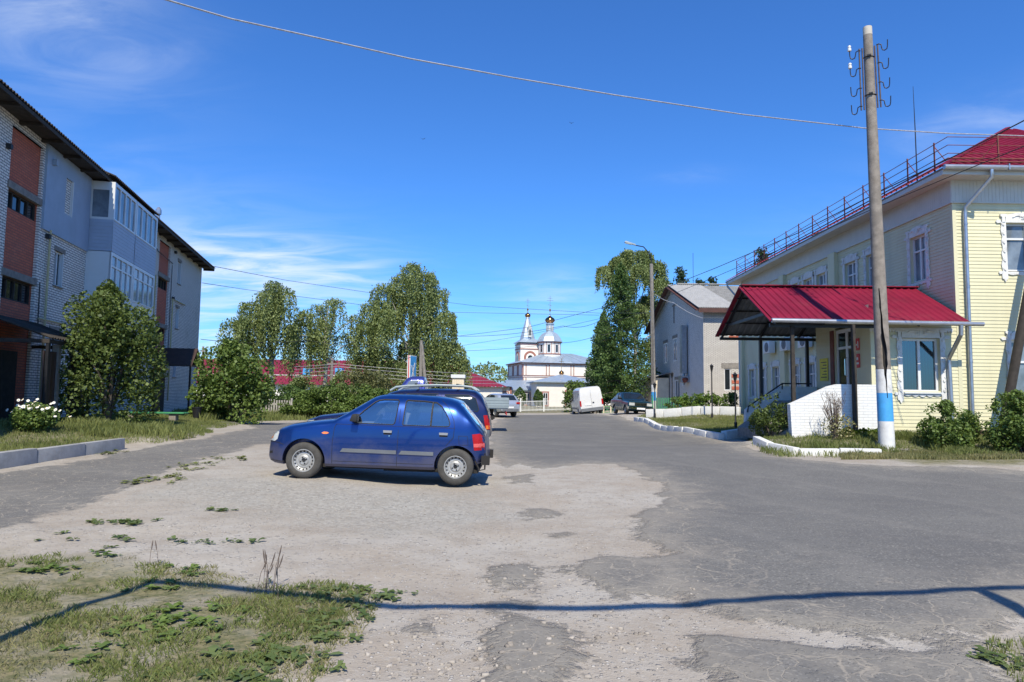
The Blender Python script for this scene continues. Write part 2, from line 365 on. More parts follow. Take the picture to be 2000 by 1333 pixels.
# ---------------------------------------------------------------- ground and roads
rng = np.random.default_rng(7); random.seed(7)
def GP(pts): return np.array([G(*p)[:2] for p in pts])
def sdf(X, Y, poly):                                # signed distance in metres, positive inside
    d = np.full(X.shape, 1e9); ins = np.zeros(X.shape, bool); n = len(poly)
    for i in range(n):
        ax, ay = poly[i]; bx, by = poly[(i+1) % n]; ex, ey = bx-ax, by-ay
        t = np.clip(((X-ax)*ex + (Y-ay)*ey)/(ex*ex+ey*ey+1e-12), 0, 1)
        d = np.minimum(d, np.hypot(X-ax-t*ex, Y-ay-t*ey))
        c = ((ay > Y) != (by > Y)) & (X < (bx-ax)*(Y-ay)/(by-ay+1e-12) + ax); ins ^= c
    return np.where(ins, d, -d)
def vnoise(X, Y, s, seed=0):                        # smooth value noise 0..1
    r = np.random.default_rng(seed).random((128, 128)); x = X*s; y = Y*s
    xi = np.floor(x).astype(int); yi = np.floor(y).astype(int); fx = x-xi; fy = y-yi
    fx = fx*fx*(3-2*fx); fy = fy*fy*(3-2*fy); g = lambda a, b: r[a % 128, b % 128]
    return (g(xi, yi)*(1-fx)+g(xi+1, yi)*fx)*(1-fy) + (g(xi, yi+1)*(1-fx)+g(xi+1, yi+1)*fx)*fy
MAIN = GP([(988,812),(962,832),(958,862),(955,885),(985,915),(1010,905),(1060,916),(1110,909),(1160,906),(1205,908),(1240,920),(1262,935),(1292,948),(1285,962),(1306,985),(1262,997),
 (1240,1010),(1255,1028),(1232,1045),(1262,1062),(1300,1083),(1262,1092),(1180,1087),(1135,1098),(1098,1112),(1128,1135),(1165,1152),(1215,1168),(1290,1168),(1352,1180),(1402,1196),
 (1460,1215),(1560,1228),(1680,1238),(1790,1247),(1870,1252),(1935,1244),(1985,1222),(2060,1180),(2300,1120),(2600,1000),(2600,920),(2200,917),(2000,919),(1900,914),(1800,912),(1700,909),(1640,905),(1590,900),
 (1520,893),(1462,873),(1400,858),(1330,843),(1238,823),(1214,815),(1180,811),(1100,810)])
PATCH = [GP(p) for p in ([(940,1138),(960,1118),(1010,1102),(1050,1112),(1045,1135),(1010,1150),(965,1155)], [(955,1230),(1000,1205),(1045,1215),(1105,1240),(1150,1262),(1155,1300),(1110,1333),(1000,1400),(935,1350),(940,1290)],
 [(1022,1000),(1050,992),(1090,1000),(1088,1011),(1045,1013)], [(1335,1243),(1400,1238),(1500,1252),(1600,1268),(1720,1275),(1850,1268),(1930,1290),(1990,1400),(1700,1480),(1450,1420),(1380,1330),(1340,1290)],
 [(995,930),(1040,925),(1030,942),(1003,944)], [(1080,1045),(1110,1040),(1105,1050),(1085,1050)], [(930,1180),(1010,1172),(1040,1180),(1010,1192),(950,1192)], [(785,1225),(830,1222),(840,1240),(800,1250)])]
SIDE = GP([(-400,900),(-100,920),(0,924),(90,910),(180,898),(245,884),(320,868),(395,856),(440,846),(500,836),(480,830),(420,832),(480,826),(560,826),(700,826),(760,830),(700,850),(600,860),(500,872),(425,889),(385,900),(330,918),(290,938),(235,962),(150,992),(80,1015),(0,1038),(-300,1080)])
GRASSF = GP([(-300,1075),(0,1072),(60,1082),(130,1088),(200,1080),(280,1098),(330,1108),(430,1122),(490,1135),(560,1140),(650,1152),(760,1168),(720,1200),(690,1245),(640,1290),(600,1333),(560,1420),(300,1600),(-300,1500)])
GRASSR = GP([(1935,1268),(1965,1245),(2050,1225),(2200,1220),(2200,1500),(2000,1400),(1960,1320)])
LAWNL = GP([(-900,905),(-200,905),(-10,900),(120,884),(238,868),(300,866),(395,854),(408,846),(398,838),(470,830),(505,822),(520,814),(440,806),(300,800),(0,790),(-600,790)])
LAWNR = GP([(1242,815),(1290,828),(1350,841),(1408,854),(1458,849),(1480,862),(1518,876),(1560,880),(1640,882),(1722,884),(1735,900),(1800,910),(2000,912),(2300,913),(2300,840),(1860,832),(1600,826),(1450,810),(1330,800)])
VERGE = GP([(1640,893),(1670,903),(1760,909),(1900,911),(2060,912),(2060,895),(1900,888),(1740,886)])
BACKL = GP([(400,830),(480,824),(560,822),(700,822),(760,826),(960,818),(975,806),(900,800),(500,795),(300,800)])
GRAV = GP([(385,935),(560,935),(640,945),(700,955),(870,960),(960,960),(990,985),(985,1015),(880,1040),(700,1045),(560,1020),(440,1000),(360,985),(250,970)])
def axis(dense0, dense1, step, lo, hi, g=1.07):
    a = list(np.arange(dense0, dense1+1e-6, step)); s = step
    while a[-1] < hi: s *= g; a.append(a[-1]+s)
    s = step; b = []; x = dense0
    while x > lo: s *= g; x -= s; b.append(x)
    return np.array(b[::-1] + a)
gx = axis(-9, 10.5, .085, -900, 900); gy = axis(2.6, 19, .085, -60, 1500, 1.03)
GX, GY = np.meshgrid(gx, gy); GZ = hz(GX, GY)
asp = sdf(GX, GY, MAIN)
for p in PATCH: asp = np.maximum(asp, sdf(GX, GY, p))
side = sdf(GX, GY, SIDE)
grs = np.maximum.reduce([sdf(GX, GY, q) for q in (GRASSF, GRASSR, LAWNL, LAWNR, BACKL)])
far = ((GY > 62) | (np.abs(GX) > 32) | (GY < -8)); grs = np.where(far, 3, grs)
gv = sdf(GX, GY, GRAV)
near = np.clip((14-GY)/8, 0, 1)*(GY > 0)
GZ = GZ + near*((vnoise(GX, GY, 1.3, 1)-.5)*.035 + (vnoise(GX, GY, 4.1, 2)-.5)*.018)
GZ = GZ + near*.03*np.clip(np.maximum(asp, -0.0)/.12, 0, 1)          # broken asphalt stands a little proud
LAWN_L = sdf(GX, GY, LAWNL); KERB_UP = np.clip(LAWN_L/.25, 0, 1)*.1
GZ = GZ + KERB_UP
# gentle curb of forest land far off
ny, nx = GX.shape
idx = np.arange(ny*nx).reshape(ny, nx); FQ = np.stack([idx[:-1, :-1], idx[:-1, 1:], idx[1:, 1:], idx[1:, :-1]], -1).reshape(-1, 4)
GV = np.stack([GX, GY, GZ], -1).reshape(-1, 3)
def gnd(x, y):                                       # height of the finished ground at many points
    x = np.asarray(x, float); y = np.asarray(y, float)
    i = np.clip(np.searchsorted(gx, x)-1, 0, nx-2); j = np.clip(np.searchsorted(gy, y)-1, 0, ny-2)
    fx = np.clip((x-gx[i])/(gx[i+1]-gx[i]), 0, 1); fy = np.clip((y-gy[j])/(gy[j+1]-gy[j]), 0, 1)
    return (GZ[j, i]*(1-fx)+GZ[j, i+1]*fx)*(1-fy) + (GZ[j+1, i]*(1-fx)+GZ[j+1, i+1]*fx)*fy
def gz(x, y): return float(gnd(np.array([x]), np.array([y]))[0])

def ground_material():
    m = bpy.data.materials.new('dirt_gravel_asphalt'); m.use_nodes = True; nt = m.node_tree; b = nt.nodes['Principled BSDF']
    pos = nd(nt, 'NewGeometry').outputs['Position']
    A = lambda n: nd(nt, 'Attribute', dict(attribute_name=n)).outputs['Fac']
    sa, ss, sg, sv = A('asphalt'), A('side'), A('grass'), A('gravel')
    n_lo = noise(nt, pos, .55, 5, .6); n_md = noise(nt, pos, 2.6, 7, .62); n_hi = noise(nt, pos, 17, 6, .65); n_vh = noise(nt, pos, 70, 3, .6)
    jit = mth(nt, 'ADD', mth(nt, 'MULTIPLY_ADD', n_md, .80, -.40), mth(nt, 'MULTIPLY_ADD', n_hi, .34, -.17))
    jit2 = mth(nt, 'ADD', jit, mth(nt, 'MULTIPLY_ADD', n_lo, .5, -.25))
    # bare earth with tracks of sand and grey dust, pebbles
    earth = mixc(nt, sstep(nt, n_lo, .35, .65), (0.318, 0.275, 0.225), (0.378, 0.349, 0.306))
    earth = mixc(nt, sstep(nt, n_md, .42, .72, 0, .55), earth, (0.260, 0.218, 0.173))
    earth = mixc(nt, sstep(nt, n_hi, .45, .75, 0, .45), earth, (0.426, 0.403, 0.366))
    peb = nd(nt, 'TexVoronoi', Vector=pos, Scale=34.0); pr = nd(nt, 'SeparateColor', Color=peb.outputs[1])
    pebm = mth(nt, 'MULTIPLY', sstep(nt, peb.outputs[0], .42, .28), sstep(nt, pr.outputs[0], .62, .70))
    pebc = mixc(nt, pr.outputs[1], (0.202, 0.182, 0.163), (0.541, 0.510, 0.466))
    earth = mixc(nt, mth(nt, 'MULTIPLY', pebm, .8), earth, pebc)
    big = nd(nt, 'TexVoronoi', Vector=pos, Scale=13.0); bgr = nd(nt, 'SeparateColor', Color=big.outputs[1])
    bigm = mth(nt, 'MULTIPLY', sstep(nt, big.outputs[0], .36, .26), mth(nt, 'MULTIPLY', sstep(nt, bgr.outputs[0], .78, .82), sstep(nt, n_lo, .45, .58)))
    earth = mixc(nt, mth(nt, 'MULTIPLY', bigm, .75), earth, mixc(nt, bgr.outputs[2], (0.242, 0.215, 0.196), (0.506, 0.475, 0.422)))
    # grey crushed gravel
    grv = nd(nt, 'TexVoronoi', Vector=pos, Scale=27.0); gr = nd(nt, 'SeparateColor', Color=grv.outputs[1])
    gravel = mixc(nt, gr.outputs[0], (0.235, 0.228, 0.205), (0.40, 0.385, 0.345))
    gravel = mixc(nt, sstep(nt, n_md, .5, .75, 0, .6), gravel, (0.368, 0.330, 0.274))
    gm = sstep(nt, mth(nt, 'ADD', sv, mth(nt, 'MULTIPLY', jit2, 2.2)), -.45, .7, 0, .62)
    c = mixc(nt, gm, earth, gravel)
    # soil under grass
    soil = mixc(nt, sstep(nt, n_hi, .35, .65), (0.080, 0.090, 0.030), (0.200, 0.173, 0.089))
    gsm = mth(nt, 'MULTIPLY', sstep(nt, mth(nt, 'ADD', sg, mth(nt, 'MULTIPLY', jit2, 1.4)), -.15, .45), sstep(nt, n_md, .70, .40, .35, .95))
    c = mixc(nt, gsm, c, soil)
    # asphalt
    sp = nd(nt, 'TexVoronoi', Vector=pos, Scale=75.0); spc = nd(nt, 'SeparateColor', Color=sp.outputs[1])
    asph = mixc(nt, sstep(nt, n_lo, .3, .7), (0.120, 0.116, 0.111), (0.148, 0.143, 0.133))
    asph = mixc(nt, sstep(nt, n_md, .5, .8, 0, .4), asph, (0.188, 0.177, 0.159))
    asph = mixc(nt, sstep(nt, spc.outputs[0], .86, .95, 0, .5), asph, (0.304, 0.290, 0.266))
    asph = mixc(nt, sstep(nt, spc.outputs[1], .80, .9, 0, .4), asph, (0.068, 0.067, 0.067))
    st = nd(nt, 'Mapping', Vector=pos, Rotation=(0, 0, R(20)), Scale=(.5, 2.4, 1)).outputs[0]
    asph = mixc(nt, sstep(nt, noise(nt, st, 1.3, 8, .68), .60, .74, 0, .65), asph, (0.288, 0.263, 0.226))
    # tyre-worn arcs that turn right out of the street
    ctr = nd(nt, 'VectorMath', dict(operation='DISTANCE'), i0=pos, i1=(-9.5, 3.0, 0.0)).outputs['Value']
    ringn = mth(nt, 'ADD', ctr, mth(nt, 'MULTIPLY', n_lo, 3.2))
    ring = mth(nt, 'SINE', mth(nt, 'MULTIPLY', ringn, 3.1))
    asph = mixc(nt, sstep(nt, ring, .75, 1.0, 0, .16), asph, (0.240, 0.224, 0.200))
    dv = nd(nt, 'VectorMath', dict(operation='MULTIPLY_ADD'), i0=nd(nt, 'TexNoise', Vector=pos, Scale=1.7, Detail=4.0).outputs[1], i1=(.9, .9, 0), i2=pos).outputs[0]
    cr = nd(nt, 'TexVoronoi', dict(feature='DISTANCE_TO_EDGE'), Vector=dv, Scale=2.9)
    cr2 = nd(nt, 'TexVoronoi', dict(feature='DISTANCE_TO_EDGE'), Vector=dv, Scale=.8)
    crk = mth(nt, 'MAXIMUM', mth(nt, 'MULTIPLY', sstep(nt, cr.outputs[0], .026, .006), sstep(nt, mth(nt, 'ADD', sa, mth(nt, 'MULTIPLY', n_lo, -1.6)), .35, -.45)),
              mth(nt, 'MULTIPLY', sstep(nt, cr2.outputs[0], .008, .002), sstep(nt, mth(nt, 'MULTIPLY_ADD', n_lo, 3.0, mth(nt, 'MULTIPLY', sa, -.6)), .7, 1.5, 0, .7)))
    asph = mixc(nt, mth(nt, 'MULTIPLY', mth(nt, 'MULTIPLY', crk, sstep(nt, n_hi, .30, .55, .3, 1.0)), .9), asph, (0.288, 0.255, 0.211))
    am = sstep(nt, mth(nt, 'ADD', sa, mth(nt, 'SUBTRACT', jit2, mth(nt, 'MULTIPLY', crk, .05))), -.06, .09)
    dust = sstep(nt, mth(nt, 'ADD', sa, mth(nt, 'MULTIPLY', jit2, 2.5)), .9, -.2, 0, .62)
    asph0 = asph; asph = mixc(nt, dust, asph, (0.288, 0.259, 0.215))
    am2 = sstep(nt, mth(nt, 'ADD', ss, jit2), -.05, .10, 0, .95)
    asph2 = mixc(nt, sstep(nt, mth(nt, 'ADD', ss, mth(nt, 'MULTIPLY', jit2, 3.0)), .30, -.25, 0, .35), asph0, (0.296, 0.263, 0.215))
    c = mixc(nt, am2, c, asph2); c = mixc(nt, am, c, asph)
    nt.links.new(c, b.inputs['Base Color']); b.inputs['Roughness'].default_value = .93; b.inputs['Specular IOR Level'].default_value = .25
    amx = mth(nt, 'MAXIMUM', am, am2)
    h = mth(nt, 'ADD', mth(nt, 'MULTIPLY', n_hi, .35), mth(nt, 'MULTIPLY', n_vh, .3))
    h = mth(nt, 'ADD', h, mth(nt, 'MULTIPLY', mth(nt, 'ADD', pebm, mth(nt, 'MULTIPLY', bigm, 2.0)), .5))
    h = mth(nt, 'ADD', h, mth(nt, 'MULTIPLY', gm, mth(nt, 'MULTIPLY', gr.outputs[1], .9)))
    h = mth(nt, 'MULTIPLY', h, mth(nt, 'MULTIPLY_ADD', amx, -.72, 1.0))
    h = mth(nt, 'ADD', h, mth(nt, 'MULTIPLY', mth(nt, 'MULTIPLY', am, mth(nt, 'MULTIPLY_ADD', crk, -.06, 1.0)), 1.1))
    bp = nd(nt, 'Bump', Strength=.85, Distance=.03, Height=h); nt.links.new(bp.outputs[0], b.inputs['Normal'])
    return m
M['ground'] = ground_material()
at = dict(asphalt=asp, side=side, grass=grs, gravel=gv)
def sheet(name, keep, lift, label, cat):
    F = FQ[keep]; used, inv = np.unique(F, return_inverse=True)
    V = GV[used].copy(); V[:, 2] += lift
    o = npmesh(name, V, inv.reshape(-1, 4), M['ground'], None, {k: a.ravel()[used] for k, a in at.items()}, smooth=True)
    return tag(o, label, cat, kind='structure')
fa = asp.ravel()[FQ].max(1); fs = side.ravel()[FQ].max(1)
on_main = fa > -.3; on_side = (fs > -.35) & ~on_main
sheet('ground', ~(on_main | on_side), 0.0, 'bare sandy ground with gravel and turf around the street', 'ground')
sheet('road', on_main, .0, 'grey cracked asphalt road running away past the red canopy', 'road')
sheet('side_road', on_side, .0, 'narrow worn asphalt lane along the left lawn', 'road')
# ---------------------------------------------------------------- building helpers
def spans(u0, u1, cuts):                             # what is left of u0..u1 outside the cuts
    out = []; a = u0
    for c0, c1 in sorted(cuts):
        if c0 > a: out.append((a, min(c0, u1)))
        a = max(a, c1)
    if a < u1: out.append((a, u1))
    return [(p, q) for p, q in out if q-p > 1e-4]
def wall(mb, fn, u0, u1, z0, z1, holes=(), reveal=.14, lap=0.0, lapd=.014, vstep=0.0, step=1.6):
    if lap:                                          # overlapping boards, each a slightly tilted strip
        n = max(1, round((z1-z0)/lap)); dz = (z1-z0)/n
        for i in range(n):
            a, b = z0+i*dz, z0+(i+1)*dz; m = (a+b)/2
            for p, q in spans(u0, u1, [(h[0], h[1]) for h in holes if h[2] < m < h[3]]):
                mb.quad(fn(p, lapd, a), fn(q, lapd, a), fn(q, 0, b), fn(p, 0, b))
                mb.quad(fn(p, 0, a), fn(q, 0, a), fn(q, lapd, a), fn(p, lapd, a))
    elif vstep:                                      # upright boards
        n = max(1, round((u1-u0)/vstep)); du = (u1-u0)/n
        for i in range(n):
            a, b = u0+i*du, u0+(i+1)*du; g = du*.12
            cut = [(h[2], h[3]) for h in holes if h[0] < (a+b)/2 < h[1]]
            for p, q in spans(z0, z1, cut):
                mb.quad(fn(a+g, lapd, p), fn(b, lapd, p), fn(b, lapd, q), fn(a+g, lapd, q))
                mb.quad(fn(a, 0, p), fn(a+g, lapd, p), fn(a+g, lapd, q), fn(a, 0, q))
                mb.quad(fn(b, lapd, p), fn(b, 0, p), fn(b, 0, q), fn(b, lapd, q))
    else:
        us = sorted({u0, u1, *[h[0] for h in holes], *[h[1] for h in holes]}); zs = sorted({z0, z1, *[h[2] for h in holes], *[h[3] for h in holes]})
        us = [u for u in us if u0 <= u <= u1]; zs = [z for z in zs if z0 <= z <= z1]
        for a, b in zip(us, us[1:]):
            for c, d in zip(zs, zs[1:]):
                if any(h[0] < (a+b)/2 < h[1] and h[2] < (c+d)/2 < h[3] for h in holes): continue
                mb.quad(fn(a, 0, c), fn(b, 0, c), fn(b, 0, d), fn(a, 0, d))
    for a, b, c, d in [h[:4] for h in holes]:
        o = lapd if (lap or vstep) else 0
        mb.quad(fn(a, o, c), fn(a, -reveal, c), fn(a, -reveal, d), fn(a, o, d)); mb.quad(fn(b, -reveal, c), fn(b, o, c), fn(b, o, d), fn(b, -reveal, d))
        mb.quad(fn(a, -reveal, c), fn(a, o, c), fn(b, o, c), fn(b, -reveal, c)); mb.quad(fn(a, o, d), fn(a, -reveal, d), fn(b, -reveal, d), fn(b, o, d))
def fbox(mb, fn, u0, u1, n0, n1, z0, z1):
    c = [fn(u, n, z) for z in (z0, z1) for u, n in ((u0, n0), (u1, n0), (u1, n1), (u0, n1))]
    mb.add(c, [(0,3,2,1),(4,5,6,7),(0,1,5,4),(1,2,6,5),(2,3,7,6),(3,0,4,7)])
def window(parent, fn, u0, u1, z0, z1, depth=.10, cols=2, transom=0.0, fw=.055, glass='sky_glass', frame='white_pvc', blind=None, world=True, opened=False):
    mb = MB(); d0, d1 = -depth, -depth+.055
    fbox(mb, fn, u0, u0+fw, d0, d1, z0, z1); fbox(mb, fn, u1-fw, u1, d0, d1, z0, z1)
    fbox(mb, fn, u0+fw, u1-fw, d0, d1, z0, z0+fw); fbox(mb, fn, u0+fw, u1-fw, d0, d1, z1-fw, z1)
    for i in range(1, cols):
        u = u0+(u1-u0)*i/cols; fbox(mb, fn, u-fw*.55, u+fw*.55, d0, d1+.004, z0+fw, z1-fw)
    if transom: fbox(mb, fn, u0+fw, u1-fw, d0+.003, d1+.003, z0+(z1-z0)*transom-fw*.5, z0+(z1-z0)*transom+fw*.5)
    w = mb.build('window', M[frame], parent, world=world)
    g = MB(); off = d0+.012
    g.quad(fn(u0+fw, off, z0+fw), fn(u1-fw, off, z0+fw), fn(u1-fw, off, z1-fw), fn(u0+fw, off, z1-fw))
    pm = MB(); pm.v, pm.f, pm.m = g.v, g.f, g.m
    o = pm.build('pane', M[glass], w, world=world, fix=False)
    if blind:
        b = MB(); n = int((u1-u0-2*fw)/.085); du = (u1-u0-2*fw)/n; bn = -depth-.12
        for i in range(n):
            a = u0+fw+i*du; b.quad(fn(a, bn, z0+.02), fn(a+du*.86, bn-.05, z0+.02), fn(a+du*.86, bn-.05, z1-.02), fn(a, bn, z1-.02))
        b.build('blind', M[blind], w, world=world)
        k = MB(); k.quad(fn(u0, bn-.12, z0), fn(u1, bn-.12, z0), fn(u1, bn-.12, z1), fn(u0, bn-.12, z1)); k.build('dim_room_sheet', M['interior'], w, world=world)  # grey sheet stands in for the dimness of the room behind the blinds
    return w
def corrug(mb, A, B, C, D, wave=.15, amp=.025, thick=.02, seg=6, rib=False, under=None):   # sheet A->B along the eave, D->C along the ridge
    A, B, C, D = map(Vector, (A, B, C, D)); n = ((B-A).cross(D-A)).normalized()
    if n.z < 0: n = -n
    L = (B-A).length; k = max(2, int(L/wave*seg)); top = []; bot = []
    for i in range(k+1):
        t = i/k; ph = t*L/wave
        if rib: q = ph % 1.0; h = amp*(1 if q < .22 else (0 if q > .34 else 1-(q-.22)/.12)) if q < .9 else amp*(q-.9)/.1
        else: h = amp*math.sin(2*math.pi*ph)
        p, q2 = A.lerp(B, t) + n*h, D.lerp(C, t) + n*h
        top += [p, q2]; bot += [p - n*thick, q2 - n*thick]
    vs = top+bot; m = len(top); fs = []
    for i in range(k):
        a = 2*i; fs += [(a, a+2, a+3, a+1), (m+a+1, m+a+3, m+a+2, m+a), (a, m+a, m+a+2, a+2), (a+1, a+3, m+a+3, m+a+1)]
    fs += [(0, 1, m+1, m), (2*k, m+2*k, m+2*k+1, 2*k+1)]
    mb.add(vs, fs)
    if under is not None:
        for j in range(len(fs)):
            if j % 4 == 1 and j < 4*k: mb.m[-len(fs)+j] = under
def wavy(u0, u1, z0, z1, side, n, amp):               # upright board with a scrolled outer edge
    pts = []; N = n*8
    for i in range(N+1):
        t = i/N; z = z0+(z1-z0)*t; w = amp*(.55*math.sin(t*n*2*math.pi) + .45*math.sin(t*math.pi*2*1.0+.6))
        pts.append((u1+w if side > 0 else u0-w, z))
    return [(u0, z0), *pts, (u0, z1)] if side > 0 else [(u1, z0), *pts, (u1, z1)]
def carved(parent, fn, a, b, c, d, world=True, lite=False):   # fretwork window surround round the opening a..b, c..d
    mb = MB(); w = .15; f = lambda u, v, n: fn(u, n, v); T = .045
    for s in (-1, 1):
        u0, u1 = (b+.01, b+.01+w) if s > 0 else (a-.01-w, a-.01)
        mb.prism(wavy(u0, u1, c-.24, d+.02, s, 5, .028), .015, T, f)
        um = (u0+u1)/2
        mb.prism([(um-.05, c-.24), (um+.05, c-.24), (um+.025, c-.29), (um, c-.33), (um-.025, c-.29)], .015, T, f)
        mb.prism([(um-.055, d+.02), (um+.055, d+.02), (um+.04, d+.17), (um+.09, d+.20), (um+.09, d+.26), (um-.09, d+.26), (um-.09, d+.20), (um-.04, d+.17)], .015, T+.02, f)
        e = u1 if s > 0 else u0                      # side ears
        mb.prism([(e, d+.0), (e+s*.10, d-.01), (e+s*.15, d+.04), (e+s*.10, d+.09), (e, d+.08)], .015, T, f)
        mb.prism([(e, c-.08), (e+s*.08, c-.10), (e+s*.12, c-.05), (e+s*.08, c-.0), (e, c-.02)], .015, T, f)
        if not lite:
            for k in range(6):
                zc = c+.05+(d-c-.1)*k/5
                ring = [(um+.032*math.cos(t*math.pi/4), zc+.045*math.sin(t*math.pi/4)) for t in range(8)]
                mb.prism(ring, T, T+.024, f)
                mb.tube([fn(um+s*.055*math.sin(q*2), T+.006, zc+.10*(q-.5)) for q in np.linspace(0, 1.5, 7)], .011, 5)
    mid = (a+b)/2; hw = (b-a)/2
    mb.prism([(a-.01, d+.01), (b+.01, d+.01), (b+.01, d+.15)] + [(mid+hw*math.cos(t), d+.15+.17*math.sin(t)**.8) for t in np.linspace(.18, math.pi-.18, 11)] + [(a-.01, d+.15)], .015, T, f)
    if not lite:
        for s in (-1, 1):
            mb.tube([fn(mid+s*(.05+hw*.62*t), T+.01, d+.10+.12*math.sin(t*2.6)) for t in np.linspace(0, 1, 9)], .018, 5); mb.tube([fn(mid+s*hw*(.25+.12*math.cos(t)), T+.01, d+.16+.05*math.sin(t)) for t in np.linspace(0, 5.2, 11)], .013, 5)
        mb.prism([(mid-.05, d+.06), (mid+.05, d+.06), (mid+.02, d+.26), (mid-.02, d+.26)], T, T+.02, f)
    mb.prism([(a-.01, c-.02), (a-.01, c-.08)] + [(mid+hw*t, c-.09-.055*abs(math.cos(t*math.pi*2.5))*(1-abs(t)*.6)) for t in np.linspace(-.95, .95, 21)] + [(b+.01, c-.08), (b+.01, c-.02)], .015, T-.004, f)
    return mb.build('window_surround', M['white_paint'], parent, world=world)
# ---------------------------------------------------------------- brick apartment block on the left
def facade(Y, n, z): return (-9.7 - .225*Y + .9756*n, Y + .2195*n, z)
def fa_at(px, py, n=0.0):                            # facade place seen at a photo pixel
    d = ray(px, py); Y = (9.7 - .9756*n)/(-.225 - d.x); return Y, EYE + d.z*Y
ap = thing('apartment_building', 'three storey pale brick apartment block with red brick stair panels and glazed balconies', 'building', facade(28, 0, .2))
FN = facade
bays = (19.22, 33.3, 5.2)
wins = []                                             # openings: (u0, u1, z0, z1)
for z0, z1 in ((2.23, 3.35), (4.79, 5.9), (7.18, 8.36)):
    for u in (21.35, 35.75, 38.9, 14.6, 11.6): wins.append((u, u+.62, z0, z1))
holes = [w for w in wins if not (w[0] == 38.9 or (w[0] == 21.35 and w[2] > 7))]
stair = []
for b in bays:
    for z0, z1 in ((6.48, 7.0), (3.97, 4.58)): stair.append((b-.90, b+.90, z0, z1))
mb = MB(); cuts = []
for b in bays: cuts.append((b-.93, b+.93, 1.0, 8.75))
for p, q in spans(2.0, 41.2, [(c[0], c[1]) for c in cuts]):
    wall(mb, FN, p, q, -.2, 9.05, [h for h in holes if p < h[0] < q], .13)
for b in bays:
    wall(mb, FN, b-.93, b+.93, 8.75, 9.05); 
    for u, s in ((b-.93, 1), (b+.93, -1)): mb.quad(FN(u, 0, -.2), FN(u, -.08, -.2), FN(u, -.08, 8.75), FN(u, 0, 8.75))
# end wall and back
e0, e1 = FN(41.2, 0, 0), FN(41.2, -11, 0); s0, s1 = FN(2, 0, 0), FN(2, -11, 0)
for a, b in ((e0, e1), (e1, s1), (s1, s0)): mb.quad((*a[:2], -.2), (*b[:2], -.2), (*b[:2], 9.05), (*a[:2], 9.05))
for y in (41.2, 2): mb.add([FN(y, 0, 9.05), FN(y, -11, 9.05), FN(y, -5.5, 11.4)], [(0, 1, 2)])
mb.build('wall', M['silicate'], ap, world=True)
for b in bays:
    mb = MB(); wall(mb, lambda u, n, z: FN(u, n-.08, z), b-.93, b+.93, -.2, 8.75, [s for s in stair if abs(s[0]-b) < 1.2], .10); mb.build('brick_panel', M['redbrick'], ap, world=True)
    mb = MB()
    for z in (7.0, 4.58): fbox(mb, FN, b-1.0, b+1.0, -.1, .03, z, z+.2)
    each(mb, 'lintel', M['concrete'], ap, world=True)
for s in stair: window(ap, lambda u, n, z: FN(u, n-.08, z), s[0], s[1], s[2], s[3], .09, 4, 0, .05, 'dark_glass', 'dark_wood')
for w in holes:
    window(ap, FN, *w, .12, 2, 0.0, .05, 'dark_glass')
    mb = MB(); fbox(mb, FN, w[0]-.08, w[1]+.08, -.04, .025, w[3], w[3]+.14); fbox(mb, FN, w[0]-.03, w[1]+.03, -.10, .05, w[2]-.04, w[2]); each(mb, 'window_sill', M['concrete'], ap, world=True)
for w in holes:
    mb = MB(); fbox(mb, FN, w[1]-.035, w[1]-.002, -.118, .012, w[2]+.002, w[3]-.002); mb.build('window_jamb', M['white_pvc'], ap, world=True)
# insulated grey panel with its own small window
mb = MB(); gpf = lambda u, n, z: FN(u, n+.07, z)
wall(mb, gpf, 20.28, 23.68, 6.34, 8.96, [(21.66, 22.22, 7.18, 8.36)], .22)
for u in (20.28, 23.68): mb.quad(FN(u, 0, 6.34), FN(u, .07, 6.34), FN(u, .07, 8.96), FN(u, 0, 8.96))
mb.quad(FN(20.28, 0, 6.34), FN(23.68, 0, 6.34), FN(23.68, .07, 6.34), FN(20.28, .07, 6.34))
fbox(mb, FN, 20.6, 20.72, .07, .19, 8.42, 8.6)
mb.build('insulation_panel', M['grey_panel'], ap, world=True)
window(ap, gpf, 21.66, 22.22, 7.18, 8.36, .19, 1, 0, .05, 'dark_glass')
mb = MB(); fbox(mb, gpf, 22.185, 22.218, -.188, .012, 7.182, 8.358); mb.build('window_jamb', M['white_pvc'], ap, world=True)
